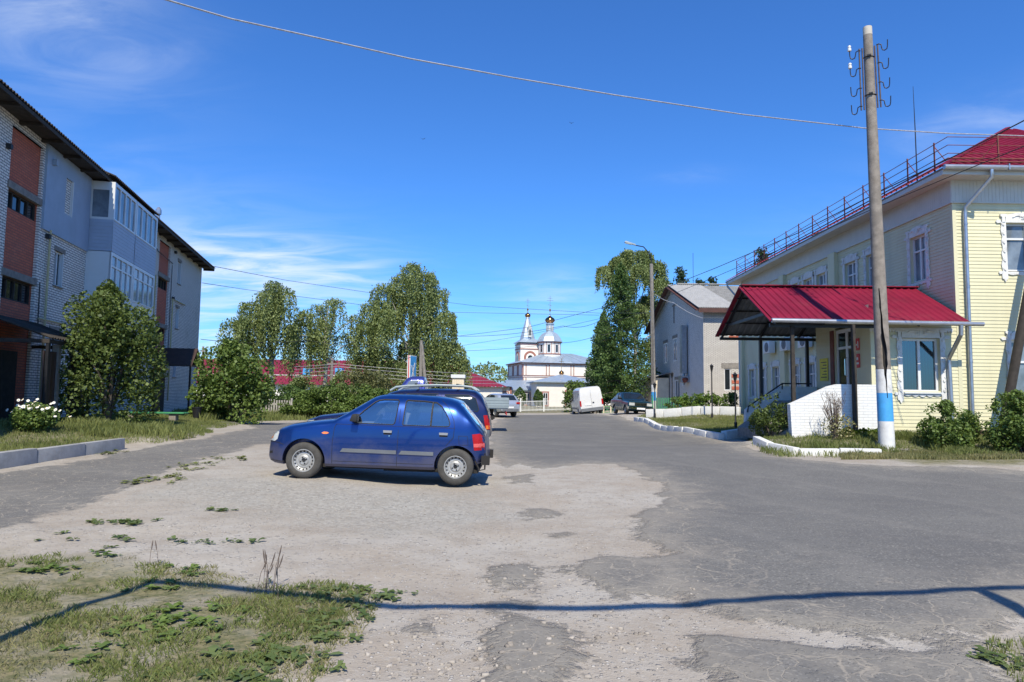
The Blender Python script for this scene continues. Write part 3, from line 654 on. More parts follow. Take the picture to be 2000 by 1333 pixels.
# glazed balconies: siding parapet on top, white panels below
BD = .80
def balcony(z0, zp, z1, lower):
    for (a, b, sid) in ((23.75, 26.15, 'grey_siding'), (26.2, 28.95, 'grey_siding')):
        mb = MB(); front = lambda u, n, z: FN(u, BD+n, z); left = lambda u, n, z: FN(a-n, u, z)
        mt = M['white_pvc'] if lower else M[sid]
        if lower:
            wall(mb, front, a, b, z0, zp, vstep=.30, lapd=.012)
            if a < 24: wall(mb, left, 0, BD, z0, zp)
        else:
            wall(mb, front, a, b, z0, zp, lap=.12, lapd=.012)
            if a < 24: wall(mb, left, 0, BD, z0, zp, lap=.12, lapd=.012)
        if a > 24: wall(mb, lambda u, n, z: FN(b+n, u, z), 0, BD, z0, z1)
        mb.quad(FN(a, 0, z0), FN(b, 0, z0), FN(b, BD, z0), FN(a, BD, z0))
        bal = mb.build('balcony', mt, ap, world=True)
        bal.name = 'balcony'
        n = 4; du = (b-a-.12)/n; fr = MB(); gl = MB()
        for u in [a, b-.12]: fbox(fr, FN, u, u+.12, BD-.05, BD+.012, zp, z1)
        fbox(fr, FN, a+.12, b-.12, BD-.05, BD+.012, z1-.12, z1); fbox(fr, FN, a+.12, b-.12, BD-.06, BD+.03, zp, zp+.06)
        for i in range(n):
            u = a+.06+du*i
            if i: fbox(fr, FN, u-.035, u+.035, BD-.05, BD+.008, zp+.06, z1-.12)
            if lower: fbox(fr, FN, u+.035, u+du-.035, BD-.045, BD+.004, z1-.52, z1-.46)
            gl.quad(FN(u, BD-.03, zp), FN(u+du, BD-.03, zp), FN(u+du, BD-.03, z1-.1), FN(u, BD-.03, z1-.1))
        if a < 24:
            L = lambda u, n, z: FN(a-n, u, z)
            if lower: fbox(fr, L, 0, BD, -.04, .0, zp, z1)
            else:
                fbox(fr, L, 0, .1, -.04, .0, zp, z1); fbox(fr, L, BD-.17, BD-.05, -.04, .0, zp, z1); fbox(fr, L, .1, BD-.17, -.04, 0, zp, zp+.08); fbox(fr, L, .1, BD-.17, -.04, 0, z1-.3, z1)
                gl.quad(L(.1, -.02, zp+.08), L(BD-.17, -.02, zp+.08), L(BD-.17, -.02, z1-.3), L(.1, -.02, z1-.3))
        w = fr.build('window', M['white_pvc'], bal, world=True)
        gl.build('pane', M['sky_glass'], bal, world=True, fix=False)
balcony(6.42, 7.55, 8.92, False); balcony(4.0, 4.95, 6.40, True)
# roof
mb = MB(); OV = .66; sl = (11.4-9.05)/5.5
ze = 9.10
corrug(mb, FN(1.5, OV, ze), FN(41.7, OV, ze), FN(41.7, -5.5, 11.5), FN(1.5, -5.5, 11.5), .16, .03, .02, 5)
corrug(mb, FN(23.6, .85, ze+.0), FN(29.0, .85, ze+.0), FN(29.0, -2.2, 10.32), FN(23.6, -2.2, 10.32), .16, .03, .02, 5)
mb.quad(FN(1.5, -11.6, ze), FN(41.7, -11.6, ze), FN(41.7, -5.5, 11.5), FN(1.5, -5.5, 11.5))
rf = mb.build('roof', M['dark_slate'], ap, world=True)
mb = MB(); fbox(mb, FN, 2, 41.6, 0, OV-.05, 9.0, 9.03)
u = 2.4
while u < 41.6: fbox(mb, FN, u, u+.12, 0.0, OV-.05, 8.9, 8.995); u += 1.35
fbox(mb, FN, 2, 41.6, OV-.05, OV-.02, 8.93, 9.04); mb.build('soffit', M['dark_wood'], rf, world=True)
mb = MB(); q = FN(36.2, -1.2, 0); mb.lathe([(.09, 9.4), (.09, 10.9), (.15, 10.92), (.15, 11.15), (.05, 11.3)], (q[0], q[1], 0), 10); mb.build('vent_pipe', M['galv'], rf, world=True)
# gas pipes, cables
for k, (u, z0, z1) in enumerate(((20.75, 1.0, 6.4), (34.8, 1.0, 6.2), (31.7, 1.0, 6.9))):
    mb = MB(); mb.tube([FN(u, .08, z0), FN(u, .08, z1)], .035, 7)
    if k < 2: mb.tube([FN(u-.4 if k == 0 else u, .08, 3.62 if k == 0 else z1), FN(u+(2.8 if k == 0 else 2.5), .08, 3.62 if k == 0 else z1)], .03, 7)
    each(mb, 'gas_pipe', M['yellow_pipe'], ap, world=True)
mb = MB()
for pts in ([(34.5, 7.9), (34.5, 3.6), (36, 3.4), (41, 3.1)], [(20.35, 4.7), (20.4, 3.2)], [(31.3, 8.3), (32, 8.1), (34.6, 8.0)]):
    mb.tube([FN(u, .05, z) for u, z in pts], .018, 5)
for u, z in ((34.9, 8.6), (20.6, 6.12), (34.9, 6.2), (18.0, 8.0)): fbox(mb, FN, u, u+.14, .0, .12, z, z+.13)
each(mb, 'cable', M['wire'], ap, world=True)
# porches over the two entrances
def porch(b, gable):
    if gable:
        mb = MB(); z = 2.75; a0, a1 = b-1.15, b+1.05
        c = (a0+a1)/2
        mb.add([FN(a0, 0, z), FN(a0, 1.7, z), FN(a0, 1.7, z+.05), FN(c, 0, z+.85), FN(c, 1.7, z+.85), FN(a1, 1.7, z), FN(a1, 0, z), FN(c, 0, z+.8), FN(c, 1.7, z+.8)], [(0, 1, 4, 3), (3, 4, 5, 6), (0, 7, 8, 1), (7, 6, 5, 8), (1, 8, 4), (8, 5, 4)])
        fbox(mb, FN, a0, a1, 1.64, 1.7, z-.08, z+.0); fbox(mb, FN, a0, a0+.06, 0, 1.64, z-.08, z)
        p = mb.build('porch_canopy', M['brown_paint'], ap, world=True, fix=True)
        for u in (a0+.05, a1-.1):
            k = MB(); q = FN(u, 1.62, 0); k.bar((q[0], q[1], .1), (q[0], q[1], z-.05), .07); k.build('post', M['black_metal'], p, world=True)
        k = MB(); fbox(k, FN, b-.95, b-.1, .02, .08, .2, 2.35); k.build('door', M['brown_paint'], ap, world=True)
        k = MB(); fbox(k, FN, b-.08, b+.75, .005, .05, .2, 2.3); k.build('door', M['dark_wood'], ap, world=True)
    else:
        mb = MB(); a0, a1 = b-1.75, b+1.25; z = 3.12
        corrug(mb, FN(a0, 1.7, z-.28), FN(a1, 1.7, z-.28), FN(a1, 0, z+.35), FN(a0, 0, z+.35), .16, .025, .02, 4)
        fbox(mb, FN, a0, a1, 1.56, 1.64, z-.42, z-.32); fbox(mb, FN, a0, a0+.08, 0, 1.56, z-.42, z-.32); fbox(mb, FN, a1-.08, a1, 0, 1.56, z-.42, z-.32)
        p = mb.build('porch_canopy', M['dark_wood'], ap, world=True)
        for u in (a0+.05, b-.2, a1-.1):
            k = MB(); q = FN(u, 1.6, 0); k.bar((q[0], q[1], .4), (q[0], q[1], z-.4), .08); k.build('post', M['black_metal'], p, world=True)
        k = MB(); wall(k, lambda u, n, zz: FN(u, 1.5+n, zz), b+.0, a1-.1, .5, 2.5, vstep=.2, lapd=.03); wall(k, lambda u, n, zz: FN(u, 1.5+n, zz), a0, b-.9, .5, 2.5, vstep=.2, lapd=.03)
        k.build('porch_screen', M['brown_paint'], p, world=True)
        k = MB(); fbox(k, FN, b-.75, b+.25, .0, .05, .5, 2.55); k.build('door', M['dark_wood'], ap, world=True)
        k = MB(); fbox(k, FN, b-1.0, b-.85, 1.42, 1.58, .4, 2.7); k.build('pillar', M['concrete'], p, world=True)
porch(19.05, False); porch(33.5, True)

# ---------------------------------------------------------------- yellow office building on the right
yb = thing('office_building', 'yellow sided two storey building with red metal roof and white carved window surrounds', 'building', (13.1, 20, .45))
SX, FY, YE = 13.1, 20.0, 38.7
sidef = lambda u, n, z: (SX-n, u, z); frontf = lambda u, n, z: (u, FY-n, z)
up = [21.75, 24.55, 26.15, 28.65, 29.95, 31.4, 33.7, 35.1, 36.6]
lo = [25.6, 27.4, 29.85, 31.5, 33.8, 35.6, 37.15]
hs = [(u-.42, u+.42, 5.3, 6.78) for u in up] + [(u-.42, u+.42, 1.55, 3.05) for u in lo]
hf = [(u, u+1.3, 5.33, 6.78) for u in (14.66, 18.0, 21.3, 24.6)] + [(u, u+1.3, 1.6, 3.28) for u in (14.66, 18.0, 21.3, 24.6)]
mb = MB()
wall(mb, sidef, FY+.07, YE, .62, 7.4, hs, .16, lap=.105); wall(mb, frontf, SX+.07, 27, .62, 7.4, hf, .16, lap=.105)
mb.box(SX, 26.9, YE-.02, YE+.0, .3, 8.0); mb.box(26.9, 27, FY+.1, YE, .3, 8.0)
mb.build('wall', M['yellow_siding'], yb, world=True)
mb = MB(); mb.box(SX-.02, SX+.09, FY-.02, FY+.09, .6, 7.4)
for u in (27.45, 32.65): mb.box(SX-.16, SX-.0, u-.28, u+.28, .6, 7.4)
mb.box(SX-.16, SX-.0, YE-.35, YE+.02, .6, 7.4)
each(mb, 'pilaster', M['yellow_siding'], yb, world=True)
mb = MB(); mb.box(SX-.03, SX+.04, FY+.1, YE, .2, .64); mb.box(SX-.03, 27, FY-.03, FY+.1, .2, .64); mb.build('plinth', M['brown_paint'], yb, world=True)
mb = MB(); wall(mb, lambda u, n, z: (SX-.05-n, u, z), FY-.05, YE, 7.4, 8.08, vstep=.11, lapd=.012); wall(mb, lambda u, n, z: (u, FY-.05-n, z), SX-.05, 27, 7.4, 8.08, vstep=.11, lapd=.012)
mb.box(SX-.075, SX-.0, FY-.06, YE, 7.36, 7.4); mb.box(SX-.0, 27, FY-.075, FY+.0, 7.36, 7.4)
mb.build('frieze', M['frieze'], yb, world=True)
EO = .68
mb = MB(); wall(mb, lambda u, n, z: (z, u, 8.06-n), FY-EO+.02, YE+EO, SX-EO+.02, SX+.05, vstep=.12, lapd=.008)
wall(mb, lambda u, n, z: (u, z, 8.06-n), SX+.05, 27, FY-EO+.02, FY+.05, vstep=.12, lapd=.008)
mb.box(SX-EO-.0, SX-EO+.03, FY-EO, YE+EO, 8.02, 8.2); mb.box(SX-EO+.03, 27, FY-EO, FY-EO+.03, 8.02, 8.2)
mb.build('soffit', M['frieze'], yb, world=True)
# hipped roof with standing ribs
mb = MB(); rx0, ry0, ry1, rxm = SX-EO-.05, FY-EO-.05, YE+EO+.05, 20.0; rz = 8.22; rt = .56
def hip(A, B, C, D, wave=.3):
    corrug(mb, A, B, C, D, wave, .035, .02, 5, rib=True)
hgt = (rxm-rx0)*rt; T1 = (rxm, ry0+(rxm-rx0), rz+hgt); T2 = (rxm, ry1-(rxm-rx0), rz+hgt)
def hipface(e0, e1, t0, t1, wave=.28, amp=.035):      # ribs run up the slope, cut along the hips
    e0, e1, t0, t1 = map(Vector, (e0, e1, t0, t1)); n = ((e1-e0).cross(t0-e0)).normalized(); n = -n if n.z < 0 else n
    L = (e1-e0).length; d = (e1-e0)/L; k = int(L/wave); ta = (t0-e0).dot(d); tb = (t1-e0).dot(d); slope_h = (t0-e0) - d*ta
    def top(u): return 1.0 if ta <= u <= tb else (u/ta if u < ta else (L-u)/(L-tb))
    prof = [(0, 0), (.62, 0), (.70, amp), (.92, amp), (1.0, 0)]; pts = []
    for i in range(k):
        for q, h in prof[:-1]: pts.append(((i+q)*L/k, h))
    pts.append((L, 0)); vs = []
    for u, h in pts: p = e0 + d*u; vs += [p + n*h, p + slope_h*max(0, min(1, top(u))) + n*h]
    mb.add(vs, [(2*i, 2*i+2, 2*i+3, 2*i+1) for i in range(len(pts)-1)])
hipface((rx0, ry0, rz), (27.5, ry0, rz), T1, (rxm+.01, T1[1], T1[2])); hipface((rx0, ry1, rz), (rx0, ry0, rz), T2, T1)
mb.bar((rx0, ry0, rz+.04), (T1[0], T1[1], T1[2]+.05), .16, .05)
roof = mb.build('roof', M['red_roof'], yb, world=True, fix=False)
mb = MB(); mb.box(rx0+.03, rx0+.12, ry0+.02, ry1-.02, rz-.06, rz-.012); mb.box(rx0+.12, 27.5, ry0+.02, ry0+.12, rz-.06, rz-.012); mb.build('fascia', M['concrete'], roof, world=True)
# gutters and downpipes
mb = MB(); mb.tube([(rx0+.02, ry0-.07, rz-.02), (27.4, ry0-.07, rz-.06)], .075, 10); x = 14.2
while x < 27: mb.box(x, x+.03, ry0-.16, ry0+.02, rz-.1, rz+.07); x += 1.0
mb.build('gutter', M['galv'], roof, world=True)
def downpipe(pts, r=.055):
    mb = MB(); mb.tube(pts, r, 12)
    for p, q in ((pts[-2], pts[-1]),):
        for t in (.05, .35, .7): c = Vector(p).lerp(Vector(q), t); mb.lathe([(r*1.15, c.z-.03), (r*1.15, c.z+.03)], (c.x, c.y, 0), 12)
    return mb.build('downpipe', M['galv'], yb, world=True, smooth=True, sharp=50)
downpipe([(13.75, ry0-.07, rz-.08), (13.75, ry0-.07, rz-.3), (13.42, FY-.12, rz-1.0), (13.40, FY-.11, rz-1.2), (13.38, FY-.11, .75)])
downpipe([(SX-EO, YE+.4, 8.1), (SX-EO, YE+.4, 7.9), (SX-.12, YE+.12, 7.1), (SX-.12, YE+.12, .9), (SX-.45, YE-.1, .6)])
for i, h in enumerate(hs):
    window(yb, sidef, *h, .13, 2, .68, .055, 'sky_glass'); carved(yb, sidef, *h, lite=h[0] > 25)
for i, h in enumerate(hf):
    window(yb, frontf, *h, .13, 2, .68 if h[2] > 4 else .62, .06, 'sky_glass'); carved(yb, frontf, *h)
# snow-guard railing along the eaves
mb = MB(); gx_, gz_ = rx0+.55, rz+.31
def rail_run(a, b):
    for h in (.30, .55, .80): mb.tube([(a[0], a[1], a[2]+h), (b[0], b[1], b[2]+h)], .012, 5)
    for o in (0.02, .12): mb.tube([(a[0]+o*.0, a[1], a[2]+.03+o), (b[0], b[1], b[2]+.03+o)], .022, 5)
rail_run((gx_, ry1-.4, gz_), (gx_, ry0+.55, gz_)); rail_run((gx_, ry0+.55, gz_), (26, ry0+.55, gz_))
rr = mb.build('roof_railing', M['rust'], yb, world=True)
y = ry1-.5
while y > ry0+.9:
    mb = MB(); mb.bar((gx_, y, gz_-.05), (gx_, y, gz_+.86), .035); mb.bar((gx_+.02, y, gz_+.72), (gx_+.42, y, gz_+.2), .018); mb.build('post', M['rust'], rr, world=True); y -= 1.42
x = gx_+1.5
while x < 20:
    mb = MB(); mb.bar((x, ry0+.55, gz_-.05), (x, ry0+.55, gz_+.86), .035); mb.bar((x, ry0+.57, gz_+.72), (x-.3, ry0+.95, gz_+.2), .018); mb.build('post', M['rust'], rr, world=True); x += 1.6
# aerial
q = P(1790, 310, 21.5); mb = MB(); mb.tube([(q.x, q.y, q.z-1.0), (q.x-.01, q.y, q.z+.9), (q.x-.03, q.y, q.z+2.4)], [.02, .016, .006], 6); mb.build('aerial', M['black_metal'], roof, world=True)
# air conditioners under the upper windows
for y in (31.95, 34.1, 29.9):
    mb = MB(); mb.box(SX-.38, SX-.08, y-.42, y+.42, 3.72, 4.32); ac = mb.build('air_conditioner', M['white_pvc'], yb, world=True, bevel=.02)
    g = MB(); g.lathe([(.24, SX-.40), (.24, SX-.382)], (0, y-.08, 4.02), 20, axis='x'); g.lathe([(.07, SX-.41), (.07, SX-.398)], (0, y-.08, 4.02), 12, axis='x'); g.build('fan_grille', M['grey_trim'], ac, world=True)
# entrance block under the canopy
BX, BY1 = 10.55, 23.6
blf = lambda u, n, z: (BX-n, u, z)
pw = (11.45, 12.55, 1.72, 3.30)
mb = MB(); wall(mb, frontf, BX+.07, SX, .5, 3.95, [pw], .18, lap=.105); wall(mb, blf, FY+.07, BY1, .5, 4.3, [(20.85, 22.2, 1.45, 3.72)], .10, lap=.105)
mb.box(BX+.05, SX-.05, BY1-.05, BY1, .5, 4.9)
eb = mb.build('entrance_block', M['yellow_siding'], yb, world=True)
mb = MB(); mb.box(BX-.02, BX+.09, FY-.022, FY+.09, .5, 3.9); mb.build('corner_trim', M['yellow_siding'], eb, world=True)
window(yb, frontf, *pw, .15, 2, 0, .07, 'glass', blind='green_blind'); carved(yb, frontf, *pw)
mb = MB(); mb.box(pw[0]-.0, pw[1]+.0, FY-.09, FY-.012, pw[2]-.04, pw[2]-.005); each(mb, 'window_sill', M['white_pvc'], yb, world=True)
mb = MB(); D = lambda u, n, z: (BX-n, u, z)
for a, b in ((20.86, 20.95), (21.46, 21.58), (22.10, 22.19)): fbox(mb, D, a, b, -.09, -.03, 1.45, 3.71)
for a, b in ((20.95, 21.46), (21.58, 22.10)):
    fbox(mb, D, a, b, -.09, -.03, 1.45, 1.6); fbox(mb, D, a, b, -.09, -.03, 3.6, 3.71); fbox(mb, D, a, b, -.088, -.034, 3.08, 3.16)
dr = mb.build('door', M['white_pvc'], yb, world=True)
g = MB()
for a, b in ((20.95, 21.46), (21.58, 22.10)): g.quad(D(a, -.06, 1.6), D(b, -.06, 1.6), D(b, -.06, 3.6), D(a, -.06, 3.6))
g.build('pane', M['dark_glass'], dr, world=True, fix=False)
g = MB(); g.tube([D(21.5, -.02, 2.2), D(21.5, .05, 2.25), D(21.5, .05, 2.75), D(21.5, -.02, 2.8)], .014, 6); g.build('handle', M['chrome'], dr, world=True)
mb = MB(); fbox(mb, D, 22.26, 22.5, .016, .045, 1.45, 3.72); mb.build('door_jamb', M['rust'], yb, world=True)
mb = MB(); fbox(mb, D, 22.72, 23.3, .018, .035, 2.1, 2.85); sg = mb.build('notice_board', M['yellow_sign'], yb, world=True)
mb = MB()
for k in range(6): fbox(mb, D, 22.78, 23.2-(k*37 % 5)*.05, .036, .039, 2.2+.1*k, 2.23+.1*k)
mb.build('notice_text', M['brown_paint'], sg, world=True)
mb = MB()
for z, h in ((2.98, .36), (2.45, .42)):
    fbox(mb, D, 20.62, 20.84, .018, .035, z, z+h)
sg = mb.build('warning_sign', M['red_sign'], yb, world=True)
mb = MB()
for u, z, w, h in ((20.66, 3.05, .05, .2), (20.73, 3.12, .07, .05), (20.66, 2.55, .13, .06), (20.69, 2.68, .10, .08)): fbox(mb, D, u, u+w, .036, .039, z, z+h)
each(mb, 'sign_symbol', M['white_pvc'], sg, world=True)
# platform, whitewashed parapet, ramp
mb = MB(); pf = lambda u, v, d: (u, d, v)
mb.prism([(7.75, .2), (10.42, .2), (10.42, 1.86), (10.30, 1.90), (9.05, 1.90), (8.8, 1.84), (8.12, 1.52), (7.7, 1.33)], 18.92, 19.14, pf)
mb.prism([(10.2, .2), (10.42, .2), (10.42, 1.86), (10.2, 1.86)], 19.142, 19.95, pf)
mb.build('parapet', M['whitebrick'], yb, world=True)
mb = MB(); mb.prism([(7.75, .2), (10.5, .2), (10.5, 1.42), (9.05, 1.42), (7.75, .5)], 19.145, 23.5, pf); mb.build('platform', M['concrete'], yb, world=True)
mb = MB(); mb.prism([(8.0, .2), (10.5, .2), (10.5, 1.9), (9.3, 1.9), (8.05, 1.1)], 23.51, 23.7, pf); mb.build('parapet', M['white_paint'], yb, world=True)
mb = MB(); mb.tube([(8.1, 23.5, 1.0), (8.12, 23.48, 1.2), (9.3, 23.48, 2.0), (10.3, 23.48, 2.0)], .025, 7); mb.tube([(8.55, 23.5, 1.3), (8.55, 23.48, 1.5)], .02, 6); mb.tube([(9.3, 23.5, 1.8), (9.3, 23.48, 2.0)], .02, 6); mb.build('handrail', M['black_metal'], yb, world=True)
# canopy: red ribbed gable roof on black columns
cx0, cy0, cy1, cz0 = 7.35, 19.15, 24.3, 3.70; cym = (cy0+cy1)/2; cz1 = cz0+1.36
mb = MB()
corrug(mb, (cx0, cy0, cz0), (12.95, cy0, cz0), (12.95, cym, cz1), (cx0, cym, cz1), .22, .03, .012, 8, rib=True, under=1)
corrug(mb, (SX-.06, cy1, cz0), (cx0, cy1, cz0), (cx0, cym, cz1), (SX-.06, cym, cz1), .22, .03, .012, 8, rib=True, under=1)
mb.bar((cx0-.03, cym, cz1+.035), (SX-.1, cym, cz1+.035), .30, .03)
for a, b in (((cx0-.02, cy0, cz0-.03), (cx0-.02, cym, cz1-.03)), ((cx0-.02, cym, cz1-.03), (cx0-.02, cy1, cz0-.03))): mb.bar(a, b, .04, .14, up=(1, 0, 0))
cp = mb.build('canopy_roof', [M['red_roof'], M['grey_trim']], yb, world=True)
mb = MB(); mb.tube([(cx0-.05, cy0-.06, cz0-.02), (13.25, cy0-.06, cz0-.06)], .065, 10); mb.build('gutter', M['galv'], cp, world=True)
mb = MB(); mb.tube([(12.62, cy0-.06, cz0-.1), (12.62, cy0-.05, cz0-.35), (12.74, FY-.13, cz0-1.0), (12.75, FY-.12, cz0-1.2), (12.78, FY-.12, .8)], .06, 12); mb.build('downpipe', M['galv'], yb, world=True, smooth=True)
mb = MB(); x = cx0+.12
while x < 13:                                          # dark trusses and battens below
    for a, b in (((x, cy0+.06, cz0-.09), (x, cym, cz1-.11)), ((x, cym, cz1-.11), (x, cy1-.06, cz0-.09)), ((x, cy0+.9, cz0+.28), (x, cy1-.9, cz0+.28))): mb.bar(a, b, .05, .09)
    x += 1.35
for t in (.05, .3, .55, .8):
    for s in (0, 1):
        yy = cy0+(cym-cy0)*t if s == 0 else cy1-(cy1-cym)*t; zz = cz0+(cz1-cz0)*t-.045
        mb.bar((cx0, yy, zz), (SX-.2, yy, zz), .05, .04)
for yy in (cy0+.25, cy1-.25): mb.bar((cx0, yy, cz0-.13), (SX-.3 if yy > 22 else BX-.05, yy, cz0-.13), .08, .10)
mb.build('truss', M['black_metal'], cp, world=True)
for x, y, zb in ((7.98, cy0-.18+.4, .0), (9.45, 18.84, .0), (8.78, cy1-.25, 0), (10.42, cy1-.25, 0)):
    mb = MB(); zb = gz(x, y)-.05; mb.bar((x, y, zb), (x, y, 2.75 if y < 20 else cz0-.1), .10)
    if y < 20: mb.bar((x, y, 2.75), (x, y, cz0-.14), .09)
    mb.build('column', M['black_metal'] if y > 20 else M['dark_wood'], cp, world=True)
mb = MB(); n = 60                                      # little fretwork valance under the gutter
vp = [(10.5, cz0-.10)]
for i in range(n+1): u = 10.5+(12.95-10.5)*i/n; vp += [(u, cz0-.24 if i % 2 else cz0-.17)]
vp += [(12.95, cz0-.10)]; mb.prism(vp, FY-.05, FY-.03, lambda u, v, d: (u, d, v)); mb.build('valance', M['white_paint'], cp, world=True)

# ---------------------------------------------------------------- grey brick house with a gable
gh = thing('gable_house', 'pale brick two storey house with brown-edged gable and grey corrugated roof', 'building', (13.6, 48, .8))
HX, HY0, HY1 = 13.5, 48.0, 65.8; Hz, Hp = 7.85, 10.65; hm = (HY0+HY1)/2
gab = lambda u, n, z: (HX-n, u, z); hfr = lambda u, n, z: (u, HY0-n, z)
gh_at = lambda px, py: (lambda d: (HX/d.x, EYE+d.z*HX/d.x))(ray(px, py))
h1 = [(59.2, 60.5, 4.4, 6.2), (55.7, 57.0, 4.4, 6.35), (54.8, 56.3, .95, 2.9)]
mb = MB(); wall(mb, gab, HY0, HY1, .2, Hz, h1, .15); mb.add([gab(HY0, 0, Hz), gab(HY1, 0, Hz), gab(hm, 0, Hp)], [(0, 1, 2)])
mb.quad((HX, HY1, .2), (27, HY1, .2), (27, HY1, Hz), (HX, HY1, Hz))
mb.build('wall', M['gable_brick'], gh, world=True)
h2 = [(14.95, 15.4, 2.0, 3.5)]
mb = MB(); wall(mb, hfr, HX, 27, .2, Hz, h2, .12); mb.build('wall', M['silicate_light'], gh, world=True)
for h in h1: window(gh, gab, *h, .05, 2, 0, .10, 'dark_glass'); 
window(gh, hfr, *h2[0], .1, 1, 0, .05, 'dark_glass')
for h in h1: mb = MB(); fbox(mb, gab, h[0]-.2, h[1]+.2, .0, .03, h[3], h[3]+.25); each(mb, 'lintel', M['concrete'], gh, world=True)
mb = MB(); fbox(mb, hfr, 14.75, 16.8, .0, .03, 3.55, 3.9); each(mb, 'lintel', M['concrete'], gh, world=True)
for z in (2.05, 2.48, 2.9, 5.6, 6.0):
    mb = MB(); fbox(mb, hfr, 15.45 if z < 3 else 15.3, 16.7, .0, .03, z, z+.23); each(mb, 'brick_band', M['redbrick'], gh, world=True)
mb = MB(); zr = Hz+.05; sl = (Hp+.2-zr)/(hm-HY0)
corrug(mb, (HX-.45, HY0-.5, zr-.5*sl), (27.4, HY0-.5, zr-.5*sl), (27.4, hm, Hp+.2), (HX-.45, hm, Hp+.2), .17, .03, .02, 5)
corrug(mb, (27.4, HY1+.5, zr-.5*sl), (HX-.45, HY1+.5, zr-.5*sl), (HX-.45, hm, Hp+.2), (27.4, hm, Hp+.2), .17, .03, .02, 4)
rf = mb.build('roof', M['slate'], gh, world=True)
mb = MB()
corrug(mb, (HX-.47, HY0-.52, zr-.5*sl+.05), (HX+2.3, HY0-.52, zr-.5*sl+.05), (HX+2.3, hm, Hp+.25), (HX-.47, hm, Hp+.25), .17, .03, .02, 5)
mb.build('new_roof_sheet', mat('pale_new_roof_sheet', (.36, .355, .34), .85, var=.12), rf, world=True)
mb = MB()
for a, b in (((HX-.48, HY0-.55, zr-.5*sl-.16), (HX-.48, hm, Hp+.04)), ((HX-.48, hm, Hp+.04), (HX-.48, HY1+.5, zr-.5*sl-.16))): mb.bar(a, b, .06, .38, up=(1, 0, 0))
mb.bar((HX-.45, HY0-.54, zr-.5*sl-.16), (27.4, HY0-.54, zr-.5*sl-.16), .06, .30); mb.build('bargeboard', M['bargeboard'], rf, world=True)
mb = MB(); mb.tube([(HX+.3, hm, Hp+.33), (27, hm, Hp+.33)], .07, 6); mb.build('ridge_cap', M['slate'], rf, world=True)
mb = MB(); q = gh_at(1342, 640)[0]; mb.box(HX-.5, HX-.1, q-.25, q+.25, 3.3, 7.0)
mb.tube([(HX-.3, q, 3.3), (HX-.3, q, 2.4)], .12, 8); mb.box(HX-.62, HX-.0, q-.5, q+.35, 2.6, 3.1); mb.build('flue', M['galv'], gh, world=True)
mb = MB(); mb.tube([(HX-.15, q-.3, 2.85), (HX-.4, q-.6, 2.75)], .2, 8); mb.build('fan_housing', M['rust'], gh, world=True)
mb = MB(); q = gh_at(1318, 590); mb.bar((HX-.04, hm-.4, 7.6), (HX-.04, hm-.4, 9.2), .09); mb.bar((HX-.05, hm-1.2, 9.1), (HX-.05, hm+.2, 9.1), .07); mb.build('cable_bracket', M['concrete'], gh, world=True)
mb = MB(); q = P(1354, 545, 57); mb.tube([(q.x, q.y, 10), (q.x, q.y, q.z+2.2)], .02, 5); mb.build('aerial', M['black_metal'], rf, world=True)
# cream lean-to beside the house
lt = thing('lean_to_shed', 'low cream rendered lean-to with sloping roof beside the gable house', 'shed', (12.7, 60, .4))
mb = MB(); mb.box(12.2, 13.42, 58.3, 66, .2, 3.1); mb.build('wall', M['cream'], lt, world=True)
mb = MB(); mb.add([(11.95, 58.0, 3.12), (13.44, 58.0, 3.5), (13.44, 66.2, 3.5), (11.95, 66.2, 3.12), (11.95, 58.0, 3.2), (13.44, 58.0, 3.58), (13.44, 66.2, 3.58), (11.95, 66.2, 3.2)], [(0,3,2,1),(4,5,6,7),(0,1,5,4),(1,2,6,5),(2,3,7,6),(3,0,4,7)]); mb.build('roof', M['slate'], lt, world=True)
